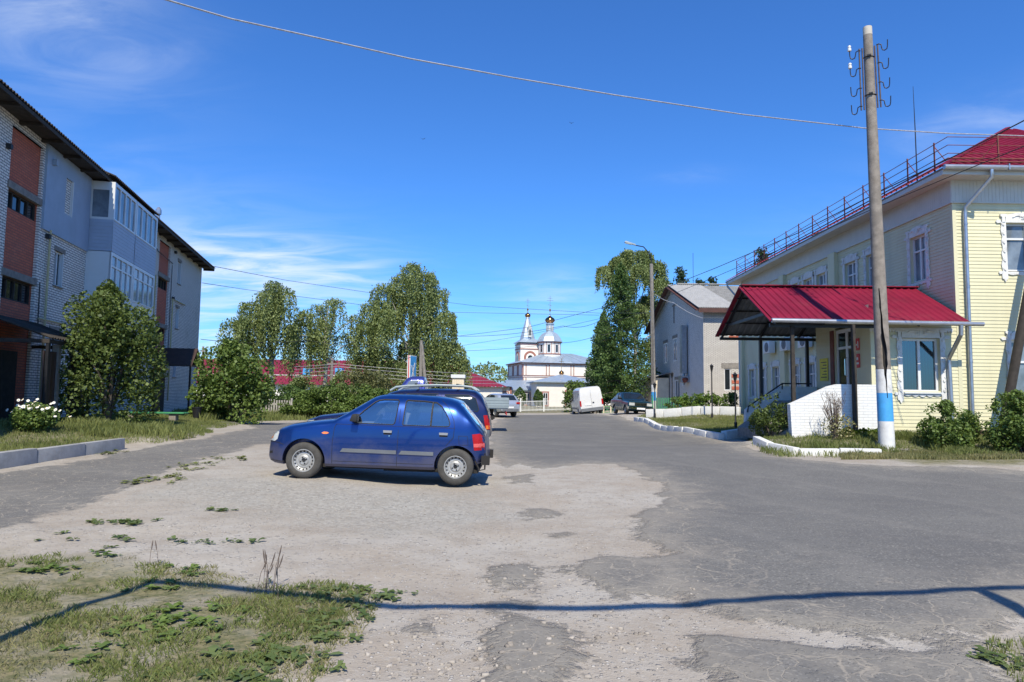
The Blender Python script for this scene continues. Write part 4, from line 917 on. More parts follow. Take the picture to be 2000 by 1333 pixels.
# ---------------------------------------------------------------- vehicles: shaped bodies with cut windows
def lerp_tab(tab):
    xs, ys = zip(*tab); return lambda x: float(np.interp(x, xs, ys))
class Car:
    """x runs from nose (small) to tail, y across, z up from the ground"""
    def __init__(s, top, bot, plan, belt, tumble=.28, n_cab=5.0, n_hood=3.2, bulge=.05):
        s.top, s.bot, s.plan, s.belt = lerp_tab(top), lerp_tab(bot), lerp_tab(plan), lerp_tab(belt)
        s.x0, s.x1 = top[0][0], top[-1][0]; s.tum, s.nc, s.nh, s.bu = tumble, n_cab, n_hood, bulge
    def sec(s, x, dt=0.0, dw=0.0):
        zt, zb, W = s.top(x)-dt, s.bot(x), s.plan(x)-dw; be = s.belt(x); H = zt-be
        k = max(0, min(1, (H-.05)/.25)); zs = min(be, zt-.14); zs = max(zs, zb+.05)
        return zt, zb, W, zs, s.nh*(1-k)+s.nc*k, s.tum*k
    def low(s, W, z, zb, zs): m = zb+(zs-zb)*.62; t = (z-m)/max(.15, (zs-zb)*.62); return W*(1-s.bu*t*t)
    def y(s, x, z, dt=0.0, dw=0.0):                   # half width of the body at a height
        zt, zb, W, zs, n, tum = s.sec(x, dt, dw)
        if z <= zs: return s.low(W, z, zb, zs)
        u = min(.999, (z-zs)/(zt-zs)); return s.low(W, zs, zb, zs)*(1-u**n)**(1/n) - tum*(z-zs)*(1-u**n)**(1/n)
    def z(s, x, y):                                   # height of the upper skin
        zt, zb, W, zs, n, tum = s.sec(x); a, b = zs, zt
        for _ in range(30):
            m = (a+b)/2
            if s.y(x, m) > abs(y): a = m
            else: b = m
        return a
    def shell(s, N=70, dt=0.0, dw=0.0, xr=None, zmin=None):
        x0, x1 = xr or (s.x0, s.x1); mb = MB(); t = np.linspace(0, 1, N); xs = x0+(x1-x0)*(.5-.5*np.cos(np.pi*t))*.55+(x1-x0)*t*.45
        rows = []
        for x in xs:
            zt, zb, W, zs, n, tum = s.sec(x, dt, dw)
            if zmin is not None: zb = max(zb, zmin)
            half = [(0.0, zb), (W*.55, zb), (s.low(W, zb+.02, zb, zs)-.05, zb+.004), (s.low(W, zb+.04, zb, zs), zb+.05)]
            for k in range(1, 8): q = zb+.05+(zs-zb-.05)*k/8; half.append((s.low(W, q, zb, zs), q))
            yb = s.low(W, zs, zb, zs)
            for k in range(0, 15):
                a = math.pi/2*k/14; c, d = math.cos(a)**(2/n), math.sin(a)**(2/n); z = zs+(zt-zs)*d
                half.append((max(0, c*(yb-tum*(z-zs))), z))
            half[-1] = (0.0, zt)
            rows.append([(x, y, z) for y, z in half] + [(x, -y, z) for y, z in half[-2:0:-1]])
        m = len(rows[0]); vs = [p for r in rows for p in r]; fs = []
        for i in range(len(rows)-1):
            for j in range(m): fs.append((i*m+j, i*m+(j+1) % m, (i+1)*m+(j+1) % m, (i+1)*m+j))
        fs.append(tuple(range(m-1, -1, -1))); fs.append(tuple(range((len(rows)-1)*m, len(rows)*m)))
        return mb.add(vs, fs)
    def patch(s, mb, pts, side, off=.004, thick=0.0, rings=4, sub=3):   # a piece that follows the flank; pts in (x, z)
        P2 = []
        for i in range(len(pts)):
            a, b = np.array(pts[i]), np.array(pts[(i+1) % len(pts)])
            for k in range(sub): P2.append(a+(b-a)*k/sub)
        c = np.mean(P2, 0); n = len(P2); vs = []; fs = []
        f = lambda q, o: (q[0], side*(s.y(q[0], q[1])+o), q[1])
        for r in range(rings):
            for q in P2: vs.append(f(c+(q-c)*(1-r/rings), off))
        vs.append(f(c, off))
        for r in range(rings-1):
            for i in range(n): fs.append((r*n+i, r*n+(i+1) % n, (r+1)*n+(i+1) % n, (r+1)*n+i))
        for i in range(n): fs.append(((rings-1)*n+i, (rings-1)*n+(i+1) % n, rings*n))
        if thick:
            o = len(vs)
            for q in P2: vs.append(f(q, off-thick))
            for i in range(n): fs.append((i, o+i, o+(i+1) % n, (i+1) % n))
        return mb.add(vs, fs)
    def seam(s, mb, pts, side, r=.004, off=.001):
        q = []
        for a, b in zip(pts, pts[1:]):
            for k in range(6): q.append((a[0]+(b[0]-a[0])*k/6, a[1]+(b[1]-a[1])*k/6))
        q.append(pts[-1]); mb.tube([(x, side*(s.y(x, z)+off), z) for x, z in q], r, 5)
    def topq(s, mb, xa, xb, wa, wb, off=.006, nx=8, ny=8):   # a pane that follows the upper skin between two stations
        vs = []; fs = []
        for i in range(nx+1):
            x = xa+(xb-xa)*i/nx; w = wa+(wb-wa)*i/nx
            for j in range(ny+1): y = w*(2*j/ny-1); vs.append((x, y, s.z(x, y)+off))
        for i in range(nx):
            for j in range(ny): a = i*(ny+1)+j; fs.append((a, a+1, a+ny+2, a+ny+1))
        return mb.add(vs, fs)
def boolean(o, cutters):
    for mb in cutters:
        c = mb.build('cutter', None); md = o.modifiers.new('cut', 'BOOLEAN'); md.operation = 'DIFFERENCE'; md.solver = 'EXACT'; md.object = c
        dg = bpy.context.evaluated_depsgraph_get(); me = bpy.data.meshes.new_from_object(o.evaluated_get(dg)); o.modifiers.clear()
        old = o.data; o.data = me; bpy.data.meshes.remove(old); cm = c.data; bpy.data.objects.remove(c); bpy.data.meshes.remove(cm)
    o.data.polygons.foreach_set('use_smooth', [True]*len(o.data.polygons)); o.data.set_sharp_from_angle(angle=R(32))
def sideprism(pts, y0=-2.0, y1=2.0): return MB().prism(pts, y0, y1, lambda u, v, d: (u, d, v))
def planprism(pts, z0, z1): return MB().prism(pts, z0, z1, lambda u, v, d: (u, v, d))
def cyl(x, z, r, y0, y1, n=36): return MB().prism([(x+r*math.cos(2*math.pi*i/n), z+r*math.sin(2*math.pi*i/n)) for i in range(n)], y0, y1, lambda u, v, d: (u, d, v))
def wheel(parent, x, y, r, rr, w, side, holes=16, detail=True, cap=None):
    t = MB(); o = w/2
    t.lathe([(rr*.9, -o*.8), (rr, -o), (rr+(r-rr)*.45, -o*1.08), (r*.965, -o*.92), (r*.99, -o*.72), (r, -o*.3), (r, o*.3), (r*.99, o*.72), (r*.965, o*.92), (rr+(r-rr)*.45, o*1.08), (rr, o), (rr*.9, o*.8)], (x, y, r), 36, 'y', False)
    wh = t.build('wheel', M['tyre'], parent, smooth=True, sharp=60)
    m = MB(); s = side
    m.lathe([(rr*1.0, o*.55*s), (rr*1.01, o*1.0*s), (rr*.93, o*1.0*s), (rr*.88, o*.62*s), (rr*.72, o*.45*s), (rr*.60, o*.55*s), (rr*.50, o*.50*s), (rr*.36, o*.70*s), (rr*.20, o*.66*s), (rr*.17, o*.40*s), (.005, o*.40*s)], (x, y, r), 36, 'y', False)
    m.build('rim', cap or M['rim'], wh, smooth=True, sharp=40)
    if detail:
        h = MB()
        for k in range(holes):
            a = 2*math.pi*k/holes; cx, cz = x+rr*.80*math.cos(a), r+rr*.80*math.sin(a)
            h.prism([(cx+.013*math.cos(q*math.pi/4), cz+.013*math.sin(q*math.pi/4)) for q in range(8)], y+s*o*.50, y+s*o*.63, lambda u, v, d: (u, d, v))
        for k in range(4):
            a = 2*math.pi*k/4+.4; cx, cz = x+rr*.28*math.cos(a), r+rr*.28*math.sin(a)
            h.prism([(cx+.012*math.cos(q*math.pi/3), cz+.012*math.sin(q*math.pi/3)) for q in range(6)], y+s*o*.6, y+s*o*.78, lambda u, v, d: (u, d, v))
        h.prism([(x+rr*.15*math.cos(q*math.pi/6), r+rr*.15*math.sin(q*math.pi/6)) for q in range(12)], y+s*o*.35, y+s*o*.5, lambda u, v, d: (u, d, v))
        h.build('wheel_holes', M['gasket'], wh)
    return wh
def seat(parent, x, y, z=.32, h=.52):
    m = MB(); m.X = Matrix.Translation((x, y, z))
    m.box(-.25, .25, -.23, .23, 0, .16); b = m.build('seat', M['seat'], parent, bevel=.04)
    m = MB(); m.X = Matrix.Translation((x+.25, y, z+.14)) @ Matrix.Rotation(R(14), 4, 'Y'); m.box(-.06, .07, -.23, .23, 0, h); m.box(-.05, .05, -.12, .12, h+.03, h+.2); m.build('seat_back', M['seat'], b, bevel=.035)
def steering(parent, x, y, z):
    m = MB(); m.X = Matrix.Translation((x, y, z)) @ Matrix.Rotation(R(-62), 4, 'Y')
    m.tube([(.18*math.cos(a), .18*math.sin(a), 0) for a in np.linspace(0, 2*math.pi, 25)], .014, 6, cap=False); m.bar((-.18, 0, 0), (.18, 0, 0), .03, .02); m.tube([(0, 0, 0), (0, 0, -.3)], .025, 6)
    m.build('steering_wheel', M['gasket'], parent)
glassM = glass_mat('car_glass', (.74, .82, .80), .27, .02)
# ---- blue five-door hatchback, nose to the left (measured from the front axle)
GR = .28
def hatchback():
    t = thing('hatchback', 'dusty blue five-door hatchback parked nose left on the gravel', 'car')
    top = [(-.655, .36), (-.645, .52), (-.60, .66), (-.53, .735), (-.44, .79), (-.30, .842), (.08, .912), (.33, .945), (.44, .968), (.62, 1.075), (1.00, 1.325), (1.10, 1.362), (1.24, 1.383), (1.6, 1.388), (2.02, 1.378), (2.25, 1.352), (2.38, 1.315), (2.47, 1.235), (2.62, 1.06), (2.76, .90), (2.82, .82), (2.855, .70), (2.87, .50), (2.875, .40)]
    bot = [(-.655, .30), (-.62, .245), (-.5, .215), (-.3, .20), (.0, .20), (.5, .205), (2.0, .215), (2.5, .25), (2.7, .30), (2.8, .36), (2.875, .38)]
    plan = [(-.655, .42), (-.64, .50), (-.60, .58), (-.52, .66), (-.40, .725), (-.2, .765), (.2, .785), (.8, .79), (2.0, .79), (2.35, .775), (2.6, .74), (2.75, .69), (2.83, .62), (2.875, .52)]
    belt = [(-.7, .72), (-.3, .80), (.4, .875), (1.4, .89), (2.4, .90), (2.9, .86)]
    c = Car(top, bot, plan, belt, tumble=.30)
    body = c.shell(84).build('body', M['blue_car_paint'], t, smooth=True)
    cab = Car(top, [(x, .42) for x, _ in bot], plan, belt, tumble=.30).shell(50, .055, .06, (.50, 2.70), .42)
    fw = [(.785, .905), (.79, .985), (.90, 1.10), (1.06, 1.245), (1.12, 1.277), (1.20, 1.292), (1.425, 1.296), (1.445, 1.27), (1.43, 1.05), (1.415, .93), (1.39, .903)]
    rw = [(1.545, .903), (1.54, .93), (1.555, 1.27), (1.575, 1.295), (1.85, 1.29), (2.05, 1.275), (2.14, 1.215), (2.21, 1.12), (2.265, 1.02), (2.285, .95), (2.27, .915), (2.24, .905)]
    ws = [(.56, -.56), (.98, -.47), (.98, .47), (.56, .56)]; hg = [(2.42, -.48), (2.72, -.50), (2.72, .50), (2.42, .48)]
    A1, A2 = 0.0, 2.40
    boolean(body, [cab, sideprism(fw), sideprism(rw), planprism(ws, .98, 1.6), planprism(hg, .93, 1.6), cyl(A1, .285, .345, -1, -.50), cyl(A1, .285, .345, .50, 1), cyl(A2, .285, .335, -1, -.50), cyl(A2, .285, .335, .50, 1)])
    for s in (-1, 1):
        for pts in (fw, rw):
            m = MB(); c.patch(m, [tuple(np.mean(pts, 0)+(np.array(p)-np.mean(pts, 0))*1.01) for p in pts], s, -.012); w = m.build('window', glassM, body, fix=False, smooth=True)
            k = MB(); q = pts+[pts[0]]; c.seam(k, q, s, .009, -.002); k.build('window_seal', M['gasket'], body)
        m = MB(); c.seam(m, [(1.985, .91), (1.99, 1.28)], s, .014, -.004); m.build('window_divider', M['gasket'], body)
        m = MB(); c.seam(m, [(.455, .26), (.45, .60), (.47, .83), (.505, .885)], s); c.seam(m, [(.51, .878), (2.36, .885)], s, .003)
        m.build('door_seam', M['gasket'], body)
        m = MB(); c.seam(m, [(1.475, .25), (1.487, 1.31)], s); m.build('door_seam', M['gasket'], body)
        m = MB(); c.seam(m, [(2.36, .885), (2.35, .74), (2.24, .61)], s); c.seam(m, [(2.36, .885), (2.345, 1.0), (2.25, 1.2), (2.13, 1.31)], s); m.build('door_seam', M['gasket'], body)
        m = MB(); c.seam(m, [(.46, .30), (2.05, .31)], s, .003); m.build('sill_seam', M['gasket'], body)
        for a, b in ((.56, 1.465), (1.485, 2.05)):
            m = MB(); c.patch(m, [(a+.06, .505), (b, .505), (b, .448), (a+.02, .448)], s, .016, .02, 2, 4); m.build('side_moulding', M['grey_trim'], body)
        for a in (1.25, 2.13):
            m = MB(); c.patch(m, [(a, .805), (a+.13, .805), (a+.13, .745), (a, .745)], s, .001, 0, 2); h = m.build('door_handle', M['gasket'], body)
            m = MB(); c.patch(m, [(a-.005, .812), (a+.135, .812), (a+.13, .775), (a, .775)], s, .022, .02, 2); m.build('handle_flap', M['handle_grey'], h)
        m = MB(); c.patch(m, [(1.335, .735), (1.35, .735), (1.35, .72), (1.335, .72)], s, .004, 0, 2); m.build('lock', M['chrome'], body)
        m = MB(); c.patch(m, [(.27, .732), (.31, .752), (.36, .75), (.39, .735), (.36, .718), (.30, .716)], s, .008, .01, 2); m.build('side_indicator', M['lamp_amber'], body)
        m = MB(); c.patch(m, [(-.595, .57), (-.58, .66), (-.53, .735), (-.455, .745), (-.43, .70), (-.45, .60), (-.50, .565)], s, .005, .012, 3); hl = m.build('headlight', M['lamp_clear'], body)
        m = MB(); c.patch(m, [(-.59, .585), (-.575, .655), (-.555, .69), (-.545, .62)], s, .009, 0, 2); m.build('indicator', M['lamp_amber'], hl)
        m = MB(); c.patch(m, [(2.64, .80), (2.76, .815), (2.832, .75), (2.845, .56), (2.68, .55), (2.665, .66)], s, .006, .012, 3); tl = m.build('tail_light', M['lamp_red'], body)
        m = MB(); c.patch(m, [(2.67, .655), (2.838, .665), (2.842, .60), (2.672, .60)], s, .010, 0, 2); m.build('reverse_lamp', mat('pale_red_lens', (.62, .10, .09), .2, coat=.4), tl)
        m = MB(); c.patch(m, [(2.42, .77), (2.58, .77), (2.60, .62), (2.44, .62)], s, .002, 0, 2) if s < 0 else None
        if s < 0:
            m = MB(); c.seam(m, [(2.43, .77), (2.57, .77), (2.585, .63), (2.445, .63), (2.43, .77)], s, .003); m.build('fuel_flap', M['gasket'], body)
        m = MB(); m.X = Matrix.Translation((.80, s*(c.y(.80, .93)+.09), .985)) @ Matrix.Diagonal((1, 1, 1, 1)); m.add([(-.07, -.09, -.05), (.05, -.09, -.06), (.05, .09, -.06), (-.07, .09, -.05), (-.03, -.08, .065), (.05, -.09, .07), (.05, .09, .07), (-.03, .08, .065)], [(0,3,2,1),(4,5,6,7),(0,1,5,4),(1,2,6,5),(2,3,7,6),(3,0,4,7)])
        mi = m.build('mirror', M['gasket'], body, bevel=.025)
        m = MB(); m.bar((.80, s*(c.y(.8, .93)-.02), .94), (.80, s*(c.y(.8, .93)+.05), .965), .05); m.build('mirror_arm', M['gasket'], mi)
        for x in (A1, A2): wheel(t, x, s*.675, .285, .178, .165, s)
        for x, r_ in ((A1, .345), (A2, .335)):             # dark arch lining
            m = MB(); m.tube([(x+r_*math.cos(a), s*.62, .285+r_*math.sin(a)) for a in np.linspace(R(-8), R(188), 22)], .006, 4); m.build('arch_lip', M['gasket'], body)
        m = MB(); c.seam(m, [(-.60, .555), (-.42, .548), (-.33, .52)], s, .005); m.build('bumper_seam', M['gasket'], body)
        m = MB(); c.seam(m, [(-.575, .265), (-.31, .255)], s, .006); m.build('bumper_lip', M['gasket'], body)
        m = MB(); c.patch(m, [(-.60, .40), (-.53, .41), (-.53, .37), (-.60, .36)], s, .003, 0, 2); m.build('fog_recess', M['gasket'], body)
    m = MB(); c.topq(m, .545, .995, .60, .50, -.006); m.build('windscreen', glassM, body, fix=False, smooth=True)
    m = MB(); c.topq(m, 2.40, 2.74, .52, .54, -.006); m.build('rear_window', glassM, body, fix=False, smooth=True)
    m = MB(); m.bar((.45, -.5, .985), (.50, .15, 1.01), .02, .015); m.build('wiper', M['gasket'], body)
    m = MB(); m.bar((.45, .1, .99), (.52, .6, .99), .02, .015); m.build('wiper', M['gasket'], body)
    # the rear bumper skin is gone: brackets and a beam show
    m = MB(); m.box(2.78, 2.86, -.60, .60, .40, .50); m.box(2.80, 2.93, -.70, -.56, .33, .47); m.box(2.80, 2.93, .56, .70, .33, .47); m.tube([(2.70, -.66, .38), (2.78, -.68, .24), (2.86, -.66, .26), (2.86, -.66, .42)], .014, 6); m.build('bumper_bracket', M['under'], body)
    m = MB(); m.box(-.2, 2.75, -.62, .62, .185, .235); m.tube([(1.2, -.35, .17), (2.7, -.4, .19)], .035, 8); m.build('underbody', M['under'], body)
    m = MB(); m.box(-.5, 2.6, -.48, .48, .22, .55); m.build('inner_arch', M['under'], body)
    m = MB(); m.box(.60, .92, -.60, .60, .55, .88); m.build('dashboard', M['seat'], body, bevel=.05)
    m = MB(); m.box(1.95, 2.35, -.6, .6, .42, .80); m.build('rear_bench', M['seat'], body, bevel=.05)
    m = MB(); m.box(2.28, 2.36, -.58, .58, .70, 1.12); m.build('rear_seat_back', M['seat'], body, bevel=.04)
    for y in (-.34, .34): seat(body, 1.18, y, .45)
    steering(body, 1.03, -.34, .88)
    return t
hb = hatchback()
pf, pr_ = P(597, 932, 10.88), P(888, 946, 10.83)
ang = math.atan2(pr_.z-pf.z, pr_.x-pf.x)
hb.location = (pf.x-.04, 11.62, gz(pf.x, 11.2)+.0); hb.rotation_euler = (0, -ang*.9, R(-1.0))
hb.scale = (1.0, 1.0, 1.0)
tag(hb, 'dusty blue five-door hatchback parked nose left on the gravel, its rear bumper missing', 'car')
# ---- vehicles farther off share one builder
def simple_car(name, label, cat, top, bot, plan, belt, pm, axles, r, wins, hollow=None, tumble=.26, track=.70, rr=.6, front=None, rear=None, lamps=(), seams=(), trims=(), n_cab=5.5, scr=None, bulge=.04):
    t = thing(name, label, cat); c = Car(top, bot, plan, belt, tumble=tumble, n_cab=n_cab, bulge=bulge)
    body = c.shell(64).build('body', M[pm], t, smooth=True); cuts = []
    for x in axles: cuts += [cyl(x, r, r*1.2, -1.3, -track+.22), cyl(x, r, r*1.2, track-.22, 1.3)]
    boolean(body, cuts)
    for s in (-1, 1):
        for pts in wins:
            m = MB(); c.patch(m, pts, s, .004); m.build('window', M['dark_glass'], body, fix=False, smooth=True)
            m = MB(); c.seam(m, list(pts)+[pts[0]], s, .010, .004); m.build('window_seal', M['gasket'], body)
        for q in seams: m = MB(); c.seam(m, q, s, .006); m.build('door_seam', M['gasket'], body)
        for nm, mt, pts in lamps: m = MB(); c.patch(m, pts, s, .008, .012, 2); m.build(nm, M[mt], body)
        for nm, mt, pts in trims: m = MB(); c.patch(m, pts, s, .014, .02, 2); m.build(nm, M[mt], body)
        for x in axles: wheel(t, x, s*(track), r, r*rr, .19, s, detail=False)
        m = MB(); xm = front or axles[0]+.9; m.X = Matrix.Translation((xm, s*(c.y(xm, belt[1][1]+.1)+.10), belt[1][1]+.12)); m.lathe([(.03, -.10), (.09, -.08), (.10, 0), (.09, .08), (.03, .10)], (0, 0, 0), 10, 'y'); m.build('mirror', M['gasket'], body, smooth=True)
    for xa, xb, wa, wb in (scr or ()):
        m = MB(); c.topq(m, xa, xb, wa, wb, .006); m.build('windscreen', M['dark_glass'], body, fix=False, smooth=True)
    m = MB(); m.box(axles[0]-.2, axles[1]+.2, -.6, .6, r*.75, r*1.5); m.build('underbody', M['under'], body)
    return t, body, c
# navy estate with silver roof rails behind the hatchback
suv, sb, sc_ = simple_car('estate_car', 'navy estate car with silver roof rails parked behind the blue hatchback', 'car',
 [(-.80, .45), (-.78, .72), (-.70, .88), (-.4, .98), (.3, 1.06), (.55, 1.09), (.75, 1.2), (1.25, 1.56), (1.5, 1.63), (2.3, 1.66), (3.1, 1.64), (3.35, 1.60), (3.50, 1.48), (3.66, 1.08), (3.70, .9), (3.72, .5)],
 [(-.80, .42), (-.6, .30), (0, .26), (2.7, .27), (3.4, .36), (3.72, .45)], [(-.80, .55), (-.7, .72), (-.4, .82), (.2, .87), (2.8, .87), (3.3, .84), (3.6, .78), (3.72, .70)],
 [(-.8, .85), (.3, 1.0), (3.7, 1.05)], 'navy_paint', (0, 2.63), .34,
 [[(.98, 1.06), (1.02, 1.15), (1.38, 1.50), (1.62, 1.52), (1.62, 1.06)], [(1.70, 1.06), (1.70, 1.52), (2.45, 1.52), (2.48, 1.06)], [(2.62, 1.08), (2.62, 1.50), (3.18, 1.49), (3.36, 1.40), (3.44, 1.12), (3.40, 1.07)]],
 lamps=[('tail_light', 'lamp_red', [(3.55, .98), (3.69, .98), (3.70, .62), (3.60, .62)]), ('headlight', 'lamp_clear', [(-.74, .82), (-.5, .86), (-.5, .70), (-.76, .66)]), ('indicator', 'lamp_amber', [(3.61, .72), (3.705, .72), (3.705, .63), (3.61, .63)])],
 seams=[[(.62, .35), (.66, 1.03)], [(1.66, .35), (1.66, 1.55)], [(2.55, .75), (2.54, 1.5)]], trims=[('side_moulding', 'grey_trim', [(.5, .62), (2.1, .62), (2.1, .52), (.5, .52)]), ('bumper', 'grey_trim', [(3.25, .60), (3.7, .60), (3.7, .42), (3.25, .42)])], scr=[(.62, 1.22, .62, .55)], front=1.0)
for s in (-1, 1):
    m = MB(); m.tube([(1.28, s*.60, 1.60), (1.42, s*.60, 1.69), (1.7, s*.60, 1.725), (2.4, s*.60, 1.745), (3.0, s*.60, 1.725), (3.25, s*.60, 1.69), (3.38, s*.60, 1.60)], [.03, .03, .028, .028, .028, .03, .03], 8); m.build('roof_rail', M['bed_grey'], sb, smooth=True)
m = MB(); m.bar((1.9, -.62, 1.77), (1.9, .62, 1.77), .05, .03); m.build('roof_bar', M['black_metal'], sb)
m = MB(); m.bar((2.9, -.62, 1.76), (2.9, .62, 1.76), .05, .03); m.build('roof_bar', M['black_metal'], sb)
q = P(955, 885, 17.2); suv.location = (q.x-3.66, 17.2, gz(q.x-1.5, 17.2)-.02); suv.scale = (1, 1, .945); suv.rotation_euler = (0, R(-.6), R(0))
# dropside truck: violet cab, grey bed
def truck():
    t = thing('flatbed_truck', 'violet cabbed light truck with grey dropside bed beyond the navy estate', 'truck')
    top = [(0, .5), (.03, .95), (.25, 1.12), (.75, 1.26), (1.0, 1.42), (1.62, 2.22), (1.80, 2.30), (2.25, 2.31), (2.36, 2.26), (2.42, 1.9), (2.44, .6)]
    c = Car(top, [(0, .42), (2.44, .5)], [(0, .7), (.2, .85), (.8, .93), (2.44, .93)], [(0, 1.0), (.9, 1.22), (2.44, 1.28)], tumble=.18, n_cab=6)
    b = c.shell(44).build('cab', M['violet_paint'], t, smooth=True); boolean(b, [cyl(.75, .34, .42, -1.3, -.6), cyl(.75, .34, .42, .6, 1.3)])
    w = [(1.30, 1.36), (1.72, 2.07), (1.85, 2.12), (2.16, 2.12), (2.18, 1.36)]
    for s in (-1, 1):
        m = MB(); c.patch(m, w, s, .004); m.build('window', M['sky_glass'], b, fix=False)
        m = MB(); c.seam(m, w+[w[0]], s, .014, .003); m.build('window_seal', M['chrome'], b)
        m = MB(); c.seam(m, [(1.15, .6), (1.17, 1.25)], s, .006); c.seam(m, [(2.26, .6), (2.27, 2.05)], s, .006); m.build('door_seam', M['gasket'], b)
        m = MB(); c.patch(m, [(.06, 1.0), (.3, 1.05), (.3, .85), (.05, .82)], s, .006, .01, 2); m.build('headlight', M['lamp_clear'], b)
        m = MB(); m.box(1.2, 1.3, s*1.05-.07, s*1.05+.07, 1.35, 1.65); m.build('mirror', M['gasket'], b)
        for x in (.75, 3.9): wheel(t, x, s*.78, .34, .2, .19, s, detail=False)
    m = MB(); c.topq(m, 1.0, 1.64, .76, .70, .006); m.build('windscreen', M['dark_glass'], b, fix=False)
    m = MB(); m.box(2.5, 5.9, -1.0, 1.0, .98, 1.08); bed = m.build('bed', M['bed_grey'], t)
    for nm, a in (('bed_side', (2.5, 5.9, -1.03, -1.0)), ('bed_side', (2.5, 5.9, 1.0, 1.03)), ('tailgate', (5.9, 5.93, -1.0, 1.0)), ('headboard', (2.46, 2.5, -1.0, 1.0))):
        m = MB(); m.box(*a, 1.02, 1.44)
        for z in (1.10, 1.21, 1.32): m.box(a[0]-.012, a[1]+.012, a[2]-.012, a[3]+.012, z, z+.07)
        m.build(nm, M['bed_grey'], bed)
    m = MB(); m.box(2.4, 5.3, -.42, -.32, .72, .96); m.box(2.4, 5.3, .32, .42, .72, .96); m.box(5.2, 5.35, -.9, .9, .55, .67); m.box(4.6, 5.3, -.5, .5, .5, .72); m.build('chassis', M['under'], t)
    for s in (-1, 1):
        m = MB(); m.box(5.81, 5.85, s*.85-.12, s*.85+.12, .72, .86); m.build('tail_light', M['lamp_red'], t)
    return t
tr = truck(); q = P(990, 800, 29); tr.location = (q.x-5.88, 29.4, gz(q.x-2, 29.4)-.03); tr.rotation_euler = (0, 0, R(2))
# silver crossover beyond the truck, tail towards us
cr, cb, cc = simple_car('crossover', 'silver crossover standing tail-on beyond the grey truck bed', 'car',
 [(-.85, .5), (-.8, .8), (-.3, .98), (.4, 1.08), (.6, 1.15), (1.3, 1.56), (1.6, 1.64), (2.6, 1.62), (3.0, 1.54), (3.3, 1.22), (3.45, 1.05), (3.52, .8), (3.54, .5)],
 [(-.85, .42), (0, .3), (2.6, .3), (3.54, .42)], [(-.85, .6), (-.5, .82), (.2, .90), (2.8, .90), (3.2, .84), (3.54, .72)], [(-.8, .85), (.3, 1.0), (3.6, 1.06)], 'silver_paint', (0, 2.65), .36,
 [[(1.0, 1.08), (1.45, 1.5), (1.72, 1.54), (1.72, 1.08)], [(1.8, 1.08), (1.8, 1.54), (2.5, 1.5), (2.75, 1.34), (2.72, 1.1)]],
 lamps=[('tail_light', 'lamp_red', [(3.05, 1.06), (3.40, 1.06), (3.46, .92), (3.2, .92)])], seams=[[(.7, .4), (.75, 1.05)], [(1.76, .4), (1.76, 1.5)]], scr=[(.62, 1.28, .64, .56), (3.02, 3.34, .52, .58)], front=1.05)
m = MB(); m.box(3.50, 3.56, -.26, .26, .62, .74); m.build('number_plate', M['plate'], cb); m = MB(); m.box(3.44, 3.565, -.62, .62, .40, .58); m.build('bumper', M['grey_trim'], cb)
for s in (-1, 1): m = MB(); m.box(3.40, 3.525, s*.62-.14, s*.62+.14, .93, 1.05); m.build('tail_light', M['lamp_red'], cb)
q = P(984, 811, 47.5); cr.location = (q.x-1.2, 47.5+3.0, gz(q.x, 49)); cr.rotation_euler = (0, 0, R(-62))
# white panel van, tail towards us, leaning on the slope
vn, vb, vc = simple_car('panel_van', 'white high-roof panel van seen from behind near the church fence', 'van',
 [(-.95, .6), (-.9, .95), (-.4, 1.15), (.1, 1.28), (.9, 2.05), (1.3, 2.30), (2.2, 2.38), (4.2, 2.36), (4.38, 2.30), (4.46, 1.9), (4.50, .9), (4.51, .55)],
 [(-.95, .45), (0, .33), (3.6, .35), (4.51, .48)], [(-.95, .7), (-.6, .9), (.4, .99), (4.3, .99), (4.46, .95), (4.51, .93)], [(-1, 1.0), (.2, 1.2), (4.5, 1.3)], 'van_white', (0, 3.3), .35,
 [[(.55, 1.3), (.95, 1.85), (1.35, 1.92), (1.35, 1.3)]], seams=[[(1.45, .5), (1.45, 2.1)], [(2.7, .5), (2.7, 2.1)]], trims=[('side_moulding', 'grey_trim', [(.5, .72), (2.8, .72), (2.8, .6), (.5, .6)])], tumble=.10, track=.86, n_cab=9, front=.6, bulge=.02)
m = MB(); m.box(4.44, 4.60, -.93, .93, .40, .66); m.build('bumper', M['grey_trim'], vb)
m = MB(); m.box(4.508, 4.53, -.003, .003, .62, 2.1); m.build('door_seam', M['gasket'], vb)
m = MB(); m.box(4.50, 4.535, -.55, -.05, .88, 1.02); m.build('number_plate', M['plate'], vb)
m = MB(); m.box(4.50, 4.55, .08, .22, 1.05, 1.12); m.build('door_handle', M['gasket'], vb)
for s in (-1, 1): m = MB(); m.box(4.47, 4.53, s*.90-.07, s*.90+.05, .85, 1.30); m.build('tail_light', M['lamp_red'], vb)
q = P(1150, 808, 56); vn.location = (q.x+.05, 56+4.5, gz(q.x, 57)); vn.rotation_mode = 'XYZ'; vn.rotation_euler = (R(7.5), 0, R(-86))
